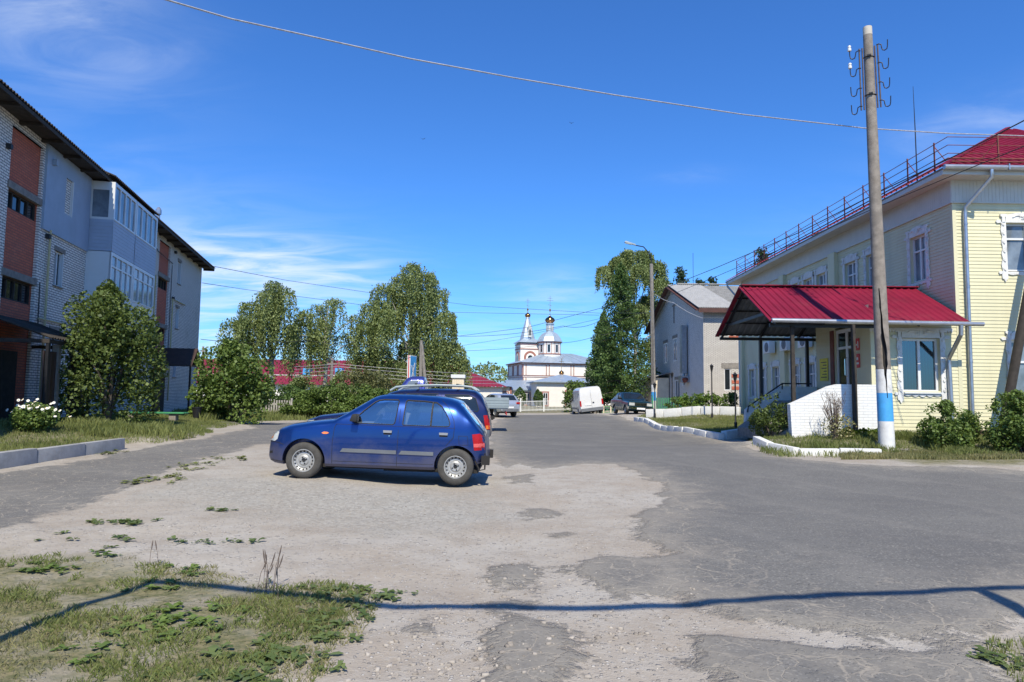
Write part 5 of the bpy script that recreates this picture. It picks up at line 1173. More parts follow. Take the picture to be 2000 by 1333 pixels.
# dark saloon facing us
ld, lb, lc = simple_car('saloon', 'dark teal boxy saloon facing the camera beside the lamp pole', 'car',
 [(-.66, .5), (-.65, .80), (-.60, .86), (-.3, .90), (.5, .95), (.68, .99), (1.22, 1.38), (1.4, 1.43), (2.2, 1.43), (2.42, 1.38), (2.85, 1.02), (3.3, .98), (3.44, .92), (3.46, .5)],
 [(-.66, .36), (-.5, .27), (0, .22), (2.4, .24), (3.46, .40)], [(-.66, .76), (-.6, .79), (0, .81), (3.2, .81), (3.46, .77)], [(-.7, .80), (.5, .90), (3.5, .92)], 'teal_paint', (0, 2.42), .29,
 [[(.95, .96), (1.28, 1.33), (1.66, 1.35), (1.66, .96)], [(1.74, .96), (1.74, 1.35), (2.25, 1.33), (2.5, 1.1), (2.5, .96)]], seams=[[(.66, .3), (.66, .9)], [(1.70, .3), (1.70, 1.35)], [(2.55, .6), (2.5, .95)]],
 trims=[('side_moulding', 'grey_trim', [(.6, .52), (2.0, .52), (2.0, .47), (.6, .47)])], tumble=.24, track=.68, scr=[(.70, 1.20, .66, .58), (2.46, 2.80, .56, .62)], front=.95, bulge=.02)
m = MB(); m.box(-.685, -.65, -.52, .52, .58, .76); m.build('grille', M['gasket'], lb)
for z in (.60, .64, .68, .72): m = MB(); m.box(-.70, -.66, -.36, .36, z, z+.018); m.build('grille_bar', M['chrome'], lb)
for s in (-1, 1): m = MB(); m.box(-.70, -.65, s*.56-.17, s*.56+.17, .59, .76); m.build('headlight', M['lamp_clear'], lb)
m = MB(); m.box(-.78, -.62, -.80, .80, .38, .52); m.build('bumper', M['chrome'], lb); m = MB(); m.box(-.80, -.785, -.26, .26, .36, .47); m.build('number_plate', M['plate'], lb)
q = P(1240, 808, 42.5); ld.location = (q.x+.2, 42.9, gz(q.x-.4, 43.6)-.03); ld.rotation_euler = (R(2.5), 0, R(97))
# ---------------------------------------------------------------- church
ch = thing('church', 'small pale church with grey metal roofs, bell tower, domed drum and gilded onion cupolas', 'church', (1.65, 100, 0), R(15))
def arch(a, b, z0, z1, n=10): m, r = (a+b)/2, (b-a)/2; return [(a, z0), (b, z0)] + [(m+r*math.cos(t), z1-r+r*math.sin(t)) for t in np.linspace(0, math.pi, n)]
FX = lambda u, v, d: (u, d, v)
mb = MB(); mb.box(0, 14, 0, 8.8, -.3, 6.2); mb.build('wall', M['church_white'], ch)
mb = MB()
for z, h, o in ((5.95, .06, .08), (6.14, .12, .22), (4.36, .07, .08), (4.12, .06, .06)): mb.box(-o, 14+o, -o, 8.8+o, z, z+h)
each(mb, 'cornice', M['church_red'], ch)
mb = MB()
for u in (.0, .42, 3.55, 4.0, 7.4, 7.85, 11.2, 11.6): mb.box(u, u+.10, -.06, -.001, 4.45, 5.95)
for u in (.0, .42): mb.box(u, u+.10, -.06, -.001, .5, 4.08)
for v in (.2, 2.3, 2.9, 5.0, 5.6, 8.0): mb.box(-.06, -.001, v, v+.25, 4.45, 5.95)
each(mb, 'pilaster', M['church_red'], ch)
mb = MB(); mb.add([(-.45, -.45, 6.27), (14.45, -.45, 6.27), (14.45, 9.25, 6.27), (-.45, 9.25, 6.27), (4.6, 4.4, 8.0), (9.4, 4.4, 8.0)], [(0, 1, 5, 4), (1, 2, 5), (2, 3, 4, 5), (3, 0, 4)])
rf = mb.build('roof', M['roof_zinc'], ch)
mb = MB()
for k in range(1, 9):
    t = k/9; a = Vector((-.45+14.9*t, -.45, 6.30)); b = Vector((4.6+4.8*t, 4.4, 8.03)); mb.bar(a, b, .05, .04)
each(mb, 'roof_seam', M['roof_zinc'], rf)
mb = MB(); mb.prism(arch(6.2, 7.9, 6.6, 7.4), .4, 1.6, FX); mb.build('roof_vent', M['roof_zinc'], rf)
DC = (5.55, 4.4)                                       # drum, dome, lantern, onion
def oct_(r, z): return [(r, z)]
mb = MB(); mb.lathe([(1.78, 7.2), (1.78, 9.7)], (*DC, 0), 8); drum = mb.build('drum', M['church_white'], ch)
mb = MB(); mb.lathe([(1.9, 9.55), (1.95, 9.72)], (*DC, 0), 8); mb.build('cornice', M['church_red'], drum)
mb = MB(); mb.lathe([(1.84, 7.75), (1.84, 7.9)], (*DC, 0), 8); mb.build('cornice', M['church_red'], drum)
for k in range(8):
    a = 2*math.pi*k/8+math.pi/8; c, s_ = math.cos(a), math.sin(a); rr_ = 1.78*math.cos(math.pi/8)
    T = lambda u, v, d: (DC[0]+c*d-s_*u, DC[1]+s_*d+c*u, v)
    mb = MB(); mb.prism([(-.33, 8.0), (.33, 8.0), (.33, 9.35), (-.33, 9.35)], rr_-.05, rr_+.03, T); w = mb.build('window', M['white_pvc'], drum)
    mb = MB(); mb.prism([(-.20, 8.1), (.20, 8.1), (.20, 9.25), (-.20, 9.25)], rr_+.03, rr_+.04, T); mb.build('pane', M['dark_glass'], w)
    mb = MB()
    for u in (-.42, .36): mb.prism([(u, 7.9), (u+.07, 7.9), (u+.07, 9.55), (u, 9.55)], rr_-.02, rr_+.035, T)
    each(mb, 'drum_pilaster', M['church_red'], drum)
mb = MB(); mb.lathe([(2.08, 9.72), (2.08, 9.78), (1.95, 10.05), (1.7, 10.5), (1.3, 10.95), (.9, 11.2), (.62, 11.3)], (*DC, 0), 8); mb.build('dome', M['roof_zinc'], drum)
mb = MB(); mb.lathe([(.62, 11.25), (.62, 12.45), (.72, 12.5), (.72, 12.62), (.5, 12.7)], (*DC, 0), 8); ln = mb.build('lantern', M['roof_zinc'], drum)
for k in range(8):
    a = 2*math.pi*k/8+math.pi/8; c, s_ = math.cos(a), math.sin(a); T = lambda u, v, d: (DC[0]+c*d-s_*u, DC[1]+s_*d+c*u, v)
    mb = MB(); mb.prism(arch(-.14, .14, 11.5, 12.25, 7), .55, .59, T); mb.build('lantern_panel', M['frieze'], ln)
def onion(cx, cy, z, r, par, h=1.75):
    pr = [(.42, 0), (.62, .08), (.86, .2), (1.0, .36), (.97, .5), (.80, .64), (.52, .76), (.28, .86), (.13, .94), (.07, 1.0), (.05, 1.25)]
    m = MB(); m.lathe([(r*a, z+h*.72*b) for a, b in pr], (cx, cy, 0), 20); o = m.build('onion_dome', M['gold'], par, smooth=True)
    return o
def cross(cx, cy, z, h, par):
    m = MB(); t = .05; m.lathe([(.03, z-.4), (.13, z-.05), (.16, z+.06), (.05, z+.2)], (cx, cy, 0), 8); m.bar((cx, cy, z), (cx, cy, z+h), t)
    m.bar((cx-h*.17, cy, z+h*.84), (cx+h*.17, cy, z+h*.84), t*.9); m.bar((cx-h*.25, cy, z+h*.68), (cx+h*.25, cy, z+h*.68), t*.9); m.bar((cx-h*.15, cy, z+h*.38), (cx+h*.15, cy, z+h*.30), t*.9)
    m.build('cross', M['gilt_cross'], par)
onion(*DC, 12.65, .78, drum); cross(*DC, 14.75, 2.2, drum)
# bell tower behind
tx, ty, tw = 2.55, 6.5, 1.55
mb = MB(); mb.box(tx-tw, tx+tw, ty-tw, ty+tw, 5, 9.5); tower = mb.build('bell_tower', M['church_white'], ch)
mb = MB()
for z in (9.3, 8.55): mb.box(tx-tw-.08, tx+tw+.08, ty-tw-.08, ty+tw+.08, z, z+.12)
each(mb, 'cornice', M['church_red'], tower)
for ax in (0, 1):
    T = (lambda u, v, d: (tx+u, ty-tw-d, v)) if ax == 0 else (lambda u, v, d: (tx-tw-d, ty-u, v))
    outer, inner = arch(-1.0, 1.0, 6.2, 8.3, 14), arch(-.66, .66, 6.2, 7.95, 14)
    mb = MB(); mb.prism(outer, -.02, .08, T); a = mb.build('belfry_arch', M['church_red'], tower)
    mb = MB(); mb.prism(inner, .081, .09, T); mb.build('belfry_opening', M['church_white'], a)
    mb = MB(); mb.prism(arch(-.4, .4, 6.4, 7.65, 10), .091, .10, T); mb.build('pane', M['dark_glass'], a)
mb = MB(); mb.add([(tx-tw-.3, ty-tw-.3, 9.62), (tx+tw+.3, ty-tw-.3, 9.62), (tx+tw+.3, ty+tw+.3, 9.62), (tx-tw-.3, ty+tw+.3, 9.62), (tx-.9, ty-.9, 10.3), (tx+.9, ty-.9, 10.3), (tx+.9, ty+.9, 10.3), (tx-.9, ty+.9, 10.3)], [(0,1,5,4),(1,2,6,5),(2,3,7,6),(3,0,4,7),(0,3,2,1)])
mb.lathe([(1.22, 10.15), (1.18, 10.5), (.30, 13.5), (.34, 13.55), (.3, 13.7)], (tx, ty, 0), 8); sp = mb.build('spire', M['roof_zinc'], tower)
mb = MB(); mb.box(tx-.25, tx+.25, ty-1.35, ty-.6, 10.5, 11.9); mb.add([(tx-.3, ty-1.4, 11.9), (tx+.3, ty-1.4, 11.9), (tx, ty-1.4, 12.5), (tx, ty-.5, 12.5), (tx-.3, ty-.4, 11.9), (tx+.3, ty-.4, 11.9)], [(0, 1, 2), (0, 2, 3, 4), (1, 5, 3, 2)]); dm = mb.build('dormer', M['frieze'], sp)
mb = MB(); mb.prism(arch(-.13+tx, .13+tx, 10.75, 11.7, 8), ty-1.37, ty-1.352, FX); mb.build('pane', M['dark_glass'], dm)
onion(tx, ty, 13.65, .46, tower, 1.2); cross(tx, ty, 14.95, 1.75, tower)
# lit apse in front, low wings on the left
def hipcap(name, x0, x1, y0, y1, z, zt, o=.3, par=ch, m='roof_zinc'):
    k = MB(); cx, cy = (x0+x1)/2, (y0+y1)/2; q = (x1-x0)/2-min((x1-x0), (y1-y0))/2+.01
    k.add([(x0-o, y0-o, z), (x1+o, y0-o, z), (x1+o, y1+o, z), (x0-o, y1+o, z), (cx-q, cy, zt), (cx+q, cy, zt), (x0-o, y0-o, z-.12), (x1+o, y0-o, z-.12), (x1+o, y1+o, z-.12), (x0-o, y1+o, z-.12)], [(0,1,5,4),(1,2,5),(2,3,4,5),(3,0,4),(0,6,7,1),(1,7,8,2),(2,8,9,3),(3,9,6,0),(6,9,8,7)]); return k.build(name, M[m], par)
def cwin(par, u0, u1, z0, z1, y, pic=False):
    k = MB(); k.prism([(u0-.22, z0-.2), (u1+.22, z0-.2), (u1+.22, z1+.22), (u0-.22, z1+.22)], y-.04, y, FX); w = k.build('window_surround', M['church_red'], par)
    k = MB(); k.prism([(u0-.06, z0-.04), (u1+.06, z0-.04), (u1+.06, z1+.06), (u0-.06, z1+.06)], y-.06, y-.041, FX); k.build('window', M['white_pvc'], w)
    k = MB(); k.prism([(u0, z0), (u1, z0), (u1, z1), (u0, z1)], y-.07, y-.061, FX); k.build('pane', M['dark_glass'], w)
    if not pic: k = MB(); k.box(u0, u1, y-.08, y-.071, (z0+z1)/2-.03, (z0+z1)/2+.03); k.box((u0+u1)/2-.03, (u0+u1)/2+.03, y-.085, y-.0805, z0, z1); k.build('glazing_bar', M['white_pvc'], w)
ax = thing('church_apse', 'low cream apse with hipped grey roof and tiny onion before the church', 'chapel', (2.9, 84, 0), R(4))
mb = MB(); mb.box(0.2, 7.6, 0, 9, -.3, 3.1); mb.build('wall', M['church_white'], ax)
rf = hipcap('roof', .2, 7.6, 0, 9, 3.2, 4.25, .45, ax)
cwin(ax, 1.05, 1.5, .35, 1.75, 0); cwin(ax, 3.9, 5.4, .25, 1.95, 0, True)
mb = MB(); mb.tube([(4.65, -.35, 2.1), (4.65, -.1, 2.35)], .03, 5); mb.lathe([(.02, 2.3), (.1, 2.2), (.08, 1.95), (.02, 1.9)], (4.65, -.35, 0), 8); mb.build('wall_lamp', M['black_metal'], ax)
onion(3.9, 4.5, 4.15, .34, ax, .9); mb = MB(); mb.bar((3.9, 4.5, 4.9), (3.9, 4.5, 6.3), .05); mb.bar((3.6, 4.5, 5.9), (4.2, 4.5, 5.9), .05); mb.build('cross', M['gilt_cross'], ax)
wg = thing('church_wing', 'low church side wing with shallow grey roof and red-trimmed windows', 'annex', (-.3, 91, 0), R(4))
mb = MB(); mb.box(.2, 4.2, 0, 8, -.3, 2.1); mb.build('wall', M['church_white'], wg)
mb = MB(); mb.add([(-.1, -.4, 2.12), (4.6, -.4, 2.12), (4.6, 8, 3.5), (-.1, 8, 3.5), (-.1, -.4, 2.24), (4.6, -.4, 2.24), (4.6, 8, 3.62), (-.1, 8, 3.62)], [(0,3,2,1),(4,5,6,7),(0,1,5,4),(1,2,6,5),(2,3,7,6),(3,0,4,7)]); mb.build('roof', M['roof_zinc'], wg)
cwin(wg, 2.1, 2.65, .3, 1.65, 0)
mb = MB(); mb.box(-2.4, .19, -1.5, 6, -.3, 2.5); mb.build('vestibule', M['church_white'], wg)
mb = MB(); mb.add([(-6.6, -2.0, 2.35), (-2.6, -2.0, 2.75), (.5, -2.0, 2.55), (.5, 6.2, 3.2), (-2.6, 6.2, 3.35), (-6.6, 6.2, 2.7)], [(0, 1, 4, 5), (1, 2, 3, 4)]); mb.add([(-6.6, -2.0, 2.35), (-2.6, -2.0, 2.75), (-2.6, -2.0, 2.5), (-6.6, -2.0, 2.2)], [(0, 1, 2, 3)]); mb.build('porch_roof', M['roof_zinc'], wg)
mb = MB(); mb.box(-4.4, -2.41, .3, 6, -.3, 2.3); mb.build('porch_screen', M['burgundy'], wg)
cwin(wg, -.95, -.35, 1.0, 1.75, -1.5)
mb = MB(); mb.box(-2.5, -2.35, -1.62, -1.5, -.3, 2.5); mb.box(-.02, .22, -1.62, -1.5, -.3, 2.5); each(mb, 'pilaster', M['church_red'], wg)
# white railings in front of the church
fn = thing('railing_fence', 'white metal railing fence with upright bars before the church', 'fence', (0, 66, 0))
fa_, fb_ = P(1008, 812, 66), P(1170, 812, 67); n = 62
mb = MB()
def fp(t, z): return (fa_.x+(fb_.x-fa_.x)*t, 66+t, gz(fa_.x+(fb_.x-fa_.x)*t, 66)+z)
for z in (.12, .95): mb.bar(fp(0, z), fp(1, z), .05)
for i in range(n+1): mb.bar(fp(i/n, .05), fp(i/n, 1.05), .028)
mb.build('bar_panel', M['white_pvc'], fn, world=True)
for t in (0.0, .05, .33, .62, .95):
    mb = MB(); mb.bar(fp(t, -.1), fp(t, 1.3), .12); mb.build('post', M['white_pvc'], fn, world=True)
# ---------------------------------------------------------------- long burgundy-roofed building
lb_ = thing('long_building', 'long low white building under a burgundy metal roof behind the birches', 'building', (-20, 88, 0))
yl, ye = 88.0, 102.0; xl, xr = -46.0, P(990, 752, yl).x; ze_ = 2.5; zp_ = P(700, 705, 95).z; xrr = P(868, 705, 95).x
mb = MB(); mb.box(xl, xr-.6, yl+.6, ye, -.3, ze_); mb.build('wall', M['church_white'], lb_, world=True)
def hf2(e0, e1, t0, t1):
    global mb
    hipface(e0, e1, t0, t1, .45, .05)
mb = MB(); hipface((xl, yl, ze_), (xr, yl, ze_), (xl, 95, zp_), (xrr, 95, zp_), .45, .05); hipface((xr, yl, ze_), (xr, ye, ze_), (xrr, 95, zp_), (xrr, 95.01, zp_), .45, .05); rf = mb.build('roof', M['burgundy'], lb_, world=True, fix=False)
mb = MB()
for x0, x1 in ((xl, -14), (-11, -5.5)): mb.bar((x0, yl+2.3, ze_+(zp_-ze_)*.36), (x1, yl+2.3, ze_+(zp_-ze_)*.36), .12)
each(mb, 'snow_guard', M['frieze'], rf, world=True)
for px in (602, 664):
    q = P(px, 727, 91.5); mb = MB(); mb.box(q.x-.45, q.x+.45, 90.6, 92.5, q.z-.5, q.z+.5); mb.build('roof_window', M['blue_paint'], rf, world=True)
for i in range(12):
    x = xl+3+i*3.4; mb = MB(); mb.box(x, x+1.2, yl+.55, yl+.62, .6, 2.0); mb.build('window', M['dark_glass'], lb_, world=True)
# slatted booth and board seen over the estate
bt = thing('wooden_booth', 'narrow slatted wooden booth with white flat roof beyond the estate car', 'booth', P(895, 765, 44))
bt.location.z = gz(bt.location.x, 44)
mb = MB(); wall(mb, lambda u, n, z: (u, -.35-n, z), -.36, .36, 0, 2.6, vstep=.12, lapd=.02); wall(mb, lambda u, n, z: (.36+n, u, z), -.35, .35, 0, 2.6, vstep=.12, lapd=.02); wall(mb, lambda u, n, z: (-.36-n, u, z), -.35, .35, 0, 2.6, vstep=.12, lapd=.02); mb.box(-.36, .36, .3, .35, 0, 2.6); mb.build('slatted_wall', M['cream'], bt)
mb = MB(); mb.box(-.45, .45, -.45, .45, 2.6, 2.82); mb.build('roof', M['white_pvc'], bt)
bb = thing('billboard', 'tall advertising panel seen edge-on beside the concrete strut pole', 'billboard', P(803, 770, 47)); bb.location.z = gz(bb.location.x, 47); bb.rotation_euler = (0, 0, R(74))
zb0, zb1 = P(803, 742, 47).z-bb.location.z-.6, P(803, 695, 47).z-bb.location.z
mb = MB(); mb.box(-.5, .5, -.11, .11, zb0, zb1); pn = mb.build('panel', M['white_pvc'], bb)
mb = MB(); mb.box(-.46, .46, -.118, -.111, zb0+.05, zb1-.05); face = mb.build('poster', M['blue_paint'], bb)
mb = MB(); mb.bar((-.3, -.122, zb0+.5), (.25, -.122, zb1-.5), .16, .012, up=(0, 1, 0)); mb.bar((.3, -.126, zb0+.5), (-.3, -.126, zb1-.7), .14, .012, up=(0, 1, 0)); mb.build('poster_stripe', M['white_pvc'], face)
mb = MB(); mb.bar((-.2, -.13, zb0+.25), (.36, -.13, zb0+.8), .12, .012, up=(0, 1, 0)); mb.build('poster_stripe', M['red_sign'], face)
mb = MB(); mb.box(-.515, -.502, -.03, .03, zb0, zb1); mb.build('edge_strip', M['red_sign'], bb)
mb = MB(); mb.bar((-.3, 0, -.1), (-.3, 0, zb0), .1); mb.bar((.3, 0, -.1), (.3, 0, zb0), .1); each(mb, 'leg', M['black_metal'], bb)
# ---------------------------------------------------------------- poles
up_ = thing('utility_pole', 'grey concrete pole with a slanting strut before the big birch', 'pole', P(822, 770, 46)); up_.location.z = gz(up_.location.x, 46)
h_ = P(820, 665, 46).z-up_.location.z
mb = MB(); mb.tube([(-.05, 0, -.2), (-.05, 0, h_)], [.15, .10], 8); mb.build('shaft', M['concrete'], up_); mb = MB(); mb.tube([(.55, 0, -.2), (0, -.05, h_-.3)], [.13, .10], 8); mb.build('strut', M['concrete'], up_)
for px, py, Y, lab in ((397, 677, 60, 'thin timber pole beyond the corner of the apartment block'), (649, 700, 47, 'thin timber pole standing between the two weeping birches')):
    q = P(px, py, Y); t = thing('utility_pole', lab, 'pole', (q.x, Y, gz(q.x, Y))); mb = MB(); mb.tube([(0, 0, -.2), (0, 0, q.z-t.location.z)], [.13, .09], 8); mb.build('shaft', M['wood_pole'], t)
    mb = MB(); mb.bar((-.35, 0, q.z-t.location.z-.4), (.35, 0, q.z-t.location.z-.4), .08); mb.build('crossarm', M['wood_pole'], t)
# lamp pole with painted foot
lp = thing('street_lamp', 'concrete lamp pole with curved arm and a blue and white painted foot', 'street lamp', P(1277, 770, 45)); lp.location.z = gz(lp.location.x, 45)
L0 = lp.location; zt = P(1274, 516, 45).z-L0.z; lean = P(1274, 516, 45).x-P(1279, 790, 45).x
def lpz(py): return P(1277, py, 45).z-L0.z
def at_z(z): return (lean*z/zt, 0, z)
cuts = [(-.3, 'white_paint'), (lpz(783), 'blue_paint'), (lpz(766), 'white_paint'), (lpz(752), 'concrete'), (zt, None)]
mb = MB(); mats_ = []
mb.tube([at_z(-.3), at_z(zt)], [.165, .115], 14); mb.build('shaft', M['concrete'], lp, smooth=True)
for (a, m_), (b, _) in zip(cuts[:3], cuts[1:4]):
    mb = MB(); r0 = .165-.05*(a/zt); r1 = .165-.05*(b/zt); mb.tube([at_z(a), at_z(b)], [r0+.004, r1+.004], 14, cap=False); mb.build('painted_band', M[m_], lp, smooth=True)
hd = P(1231, 477, 44.6)-L0
mb = MB(); mb.tube([at_z(zt-.3), at_z(zt+.35), (lean-.18, -.05, zt+.75), (lean-.55, -.15, zt+1.12), (hd.x+.35, hd.y+.1, hd.z-.06)], .035, 8); mb.build('arm', M['black_metal'], lp, smooth=True)
mb = MB(); mb.X = Matrix.Translation(hd) @ Matrix.Rotation(R(14), 4, 'Y'); mb.add([(-.42, -.11, 0), (.4, -.06, -.02), (.4, .06, -.02), (-.42, .11, 0), (-.36, -.09, .12), (.36, -.05, .09), (.36, .05, .09), (-.36, .09, .12)], [(0,3,2,1),(4,5,6,7),(0,1,5,4),(1,2,6,5),(2,3,7,6),(3,0,4,7)]); hdo = mb.build('lamp_head', M['bed_grey'], lp, bevel=.03)
mb = MB(); mb.X = Matrix.Translation(hd) @ Matrix.Rotation(R(14), 4, 'Y'); mb.box(-.34, .1, -.085, .085, -.04, -.005); mb.build('lens', M['lamp_clear'], hdo, bevel=.015)
mb = MB(); mb.tube([(-.2, -.12, 1.2), (-.22, -.14, 5.0)], .02, 5); mb.tube([(lean*.5-.02, -.16, 2.0), (lean-.0, -.13, 8.0)], .014, 5); each(mb, 'cable', M['wire'], lp)
# four black garden lamp posts
def garden_lamp(h):
    t = thing('garden_lamp', 'x', 'lamp post', group='black lamp posts along the kerbed lawn')
    m = MB(); m.lathe([(.06, 0), (.06, .25), (.035, .3), (.03, h-.35), (.05, h-.33), (.03, h-.3)], n=10); m.build('post', M['black_metal'], t, smooth=True)
    m = MB(); m.lathe([(.05, h-.3), (.09, h-.08), (.12, h-.07), (.03, h), (.015, h+.05)], n=6); m.build('lantern', M['black_metal'], t)
    return t
for px, py, Y, top, lab in ((1437, 837, 27, 728, 'black garden lamp post nearest the canopy at the lawn edge'), (1391, 816, 35, 712, 'tallest black garden lamp post standing by the white border'), (1313, 794, 40, 727, 'black garden lamp post before the cream lean-to'), (1279, 815, 37.5, 748, 'short black garden lamp post in front of the street lamp pole')):
    q = P(px, py, Y); g_ = gz(q.x, Y); t = garden_lamp(P(px, top, Y).z-g_); t.location = (q.x, Y, g_-.02); t['label'] = lab
# cracked concrete pole with hooks
BP = Vector((P(1732, 862, 17.3).x, 17.3, 0)); BP.z = gz(BP.x, 17.3)-.1
cpole = thing('concrete_pole', 'tall cracked concrete pole with hooks on top and a blue band round its white foot', 'pole', BP)
TP = P(1694, 54, 17.3)-BP
def cz(py): return P(1720, py, 17.3).z-BP.z
def pt(z): t = z/TP.z; return Vector((TP.x*t, 0, z))
def pr_z(z): return .190-.080*(z/TP.z)
TV = Vector((-BP.x, -BP.y, 0)).normalized(); RV = Vector((-TV.y, TV.x, 0))
zs_ = [-.3, cz(823), cz(768), cz(722), cz(690), cz(500), cz(300), cz(70), TP.z]
mb = MB(); N = 28
rings = [[pt(z)+Vector((pr_z(z)*math.cos(2*math.pi*j/N), pr_z(z)*math.sin(2*math.pi*j/N), 0)) for j in range(N)] for z in zs_]
for i, mi in zip(range(len(zs_)-1), (1, 2, 1, 0, 0, 0, 0, 3)):
    mb.mi = mi; mb.add(rings[i]+rings[i+1], [(j, (j+1) % N, N+(j+1) % N, N+j) for j in range(N)])
mb.mi = 0; mb.add(rings[0], [tuple(range(N-1, -1, -1))]); mb.mi = 3; mb.add(rings[-1], [tuple(range(N))])
M['pole_concrete'] = mat('pole_concrete', (.225, .195, .165), .92, var=.22, vscale=5, bump=.4, bscale=45, dirt=.45)
bmx = bmesh.new(); 
shaft = mb.build('shaft', [M['pole_concrete'], M['white_paint'], M['blue_paint'], mat('pale_pole_cap', (.55, .50, .42), .9)], cpole)
bmx.from_mesh(shaft.data); bmesh.ops.remove_doubles(bmx, verts=bmx.verts, dist=1e-4); bmesh.ops.recalc_face_normals(bmx, faces=bmx.faces); bmx.to_mesh(shaft.data); bmx.free()
# the crack: jagged slit cut into the front
ck = [(565, .004), (590, .012), (603, .016), (606, .006), (620, .012), (640, .018), (652, .022), (660, .038), (675, .050), (690, .060), (700, .056), (712, .046), (720, .034), (732, .018), (745, .008), (762, .003), (778, .001)]
rr2 = random.Random(3); cut = MB(); vs = []
for py, w in ck:
    z = cz(py); o = .035+.00035*(py-690)+rr2.uniform(-.008, .008); a, b = o-w*rr2.uniform(.8, 1.2), o+w*rr2.uniform(.7, 1.2); c = pt(z)
    vs += [c+RV*a+TV*.5, c+RV*b+TV*.5, c+RV*(b+.01)+TV*.05, c+RV*(a-.01)+TV*.05]
fs = [(4*i+j, 4*i+(j+1) % 4, 4*i+4+(j+1) % 4, 4*i+4+j) for i in range(len(ck)-1) for j in range(4)] + [(3, 2, 1, 0), tuple(4*(len(ck)-1)+j for j in range(4))]
cut.add(vs, fs)
cpole_loc = cpole.location.copy(); cpole.location = (0, 0, 0); bpy.context.view_layer.update(); boolean(shaft, [cut]); cpole.location = cpole_loc
mb = MB(); mb.tube([pt(cz(600))+RV*.035-TV*.02, pt(cz(735))+RV*.045-TV*.02], .085, 8); mb.build('crack_shade', M['under'], cpole)  # black tube stands in for the shade deep inside the crack
for s, hooks in ((-1, (285, 437, 610, 768)), (1, (262, 420, 588, 745))):
    rise = lambda zy: P(1700, 40+zy/4.445, 17.3).z-BP.z
    m = MB(); za, zb_ = rise(240), rise(775)
    for o in (.0, .07): m.bar(pt(zb_)+RV*(s*(pr_z(zb_)+.03+o))+TV*.05, pt(za)+RV*(s*(pr_z(za)+.03+o))+TV*.05, .028)
    br = m.build('bracket', M['old_bracket'], cpole)
    for i, zy in enumerate(hooks):
        z = rise(zy); b0 = pt(z)+RV*(s*(pr_z(z)+.07))+TV*.06; m = MB()
        m.tube([b0+RV*(s*a)+Vector((0, 0, c)) for a, c in ((0, .08), (.06, .09), (.11, .06), (.12, -.02), (.14, -.09), (.19, -.11), (.24, -.08), (.255, 0), (.26, .16))], .014, 6); hk = m.build('hook', M['black_metal'], cpole, smooth=True)
        if s < 0 and i < 2:
            m = MB(); c = b0+RV*(s*.26)+Vector((0, 0, .12)); m.lathe([(.025, 0), (.047, .01), (.047, .07), (.034, .085), (.034, .10), (.044, .11), (.038, .145), (.018, .16)], c, 12); m.build('insulator', M['white_pvc'], hk, smooth=True)
for py in (113, 187):
    z = cz(py); m = MB(); m.tube([pt(z)+Vector(((pr_z(z)+.006)*math.cos(a), (pr_z(z)+.006)*math.sin(a), .02*math.sin(a))) for a in np.linspace(0, 2*math.pi, 20)], .014, 5, cap=False); m.bar(pt(z)-RV*.04+TV*(pr_z(z)+.02), pt(z)+RV*.06+TV*(pr_z(z)+.02), .05, .04); m.build('band', M['black_metal'], cpole)
# dark timber strut leaning in at the right edge
q0, q1 = P(1958, 846, 19.45), P(2010, 560, 19.45); dd = (q1-q0)
sp_ = thing('timber_pole', 'dark leaning timber pole rising out of the bush at the right edge', 'pole', (q0.x, q0.y, gz(q0.x, q0.y)-.1))
mb = MB(); mb.tube([q0-dd*.12, q1, q0+dd*1.55], [.130, .115, .10], 12); mb.build('shaft', M['dark_wood'], sp_, world=True, smooth=True)
# ---------------------------------------------------------------- overhead wires
def wire(label, pts, r, m='wire', sag=0.0):
    q = [P(*p) for p in pts]; o = []
    for a, b in zip(q, q[1:]):
        for k in range(10): t = k/10; c = a.lerp(b, t); c.z -= sag*4*t*(1-t); o.append(c)
    o.append(q[-1]); mb = MB(); mb.tube(o, r, 5); w = mb.build('overhead_wire', M[m], None, smooth=True); tag(w, label, 'wire', 'overhead wires'); return w
wire('thick twisted pale cable sweeping down across the sky behind the concrete pole', [(250, -22, 11), (450, 37, 12), (600, 70, 12.9), (800, 115, 14), (1000, 152, 15), (1200, 186, 16), (1450, 224, 17.4), (1690, 251, 18.6), (1850, 261, 19), (2120, 270, 20)], .017, 'alu_wire')
wire('black wire running from the far trees up over the red roof corner', [(895, 657, 60), (1030, 640, 55), (1175, 602, 49), (1277, 572, 45), (1400, 523, 33), (1560, 455, 24), (1720, 374, 18.9), (1880, 298, 16.5), (2060, 205, 14.5)], .016)
wire('black wire passing just under the gutter of the yellow building', [(905, 675, 60), (1030, 655, 55), (1175, 622, 49), (1277, 590, 45), (1400, 540, 33), (1560, 472, 24), (1720, 402, 19.0), (1880, 335, 16.5), (2060, 262, 14.5)], .012)
wire('sagging wire from the big birch to the lamp pole, lowest of the bunch', [(900, 686, 58), (1100, 670, 52), (1170, 655, 49), (1277, 628, 45)], .014, sag=.1)
wire('pair of wires crossing behind the cupolas and dropping to the lamp pole', [(892, 657, 58), (1100, 637, 52), (1170, 628, 49), (1277, 600, 45)], .016, sag=.25)
wire('white cable looping from the lamp pole to the gable house', [(1279, 575, 45), (1316, 592, 45.5), (1372, 622, 42.5)], .022, 'alu_wire', .1)
wire('thin wire from the apartment block roof tip to the lamp pole', [(414, 520, 41), (560, 548, 60), (715, 571, 70), (930, 598, 74), (1170, 612, 70), (1277, 612, 45.2)], .018)
wire('thin wire leaving the apartment block wall under the roof tip', [(395, 553, 41), (480, 566, 60), (700, 595, 70), (860, 610, 74), (1170, 616, 70)], .018)
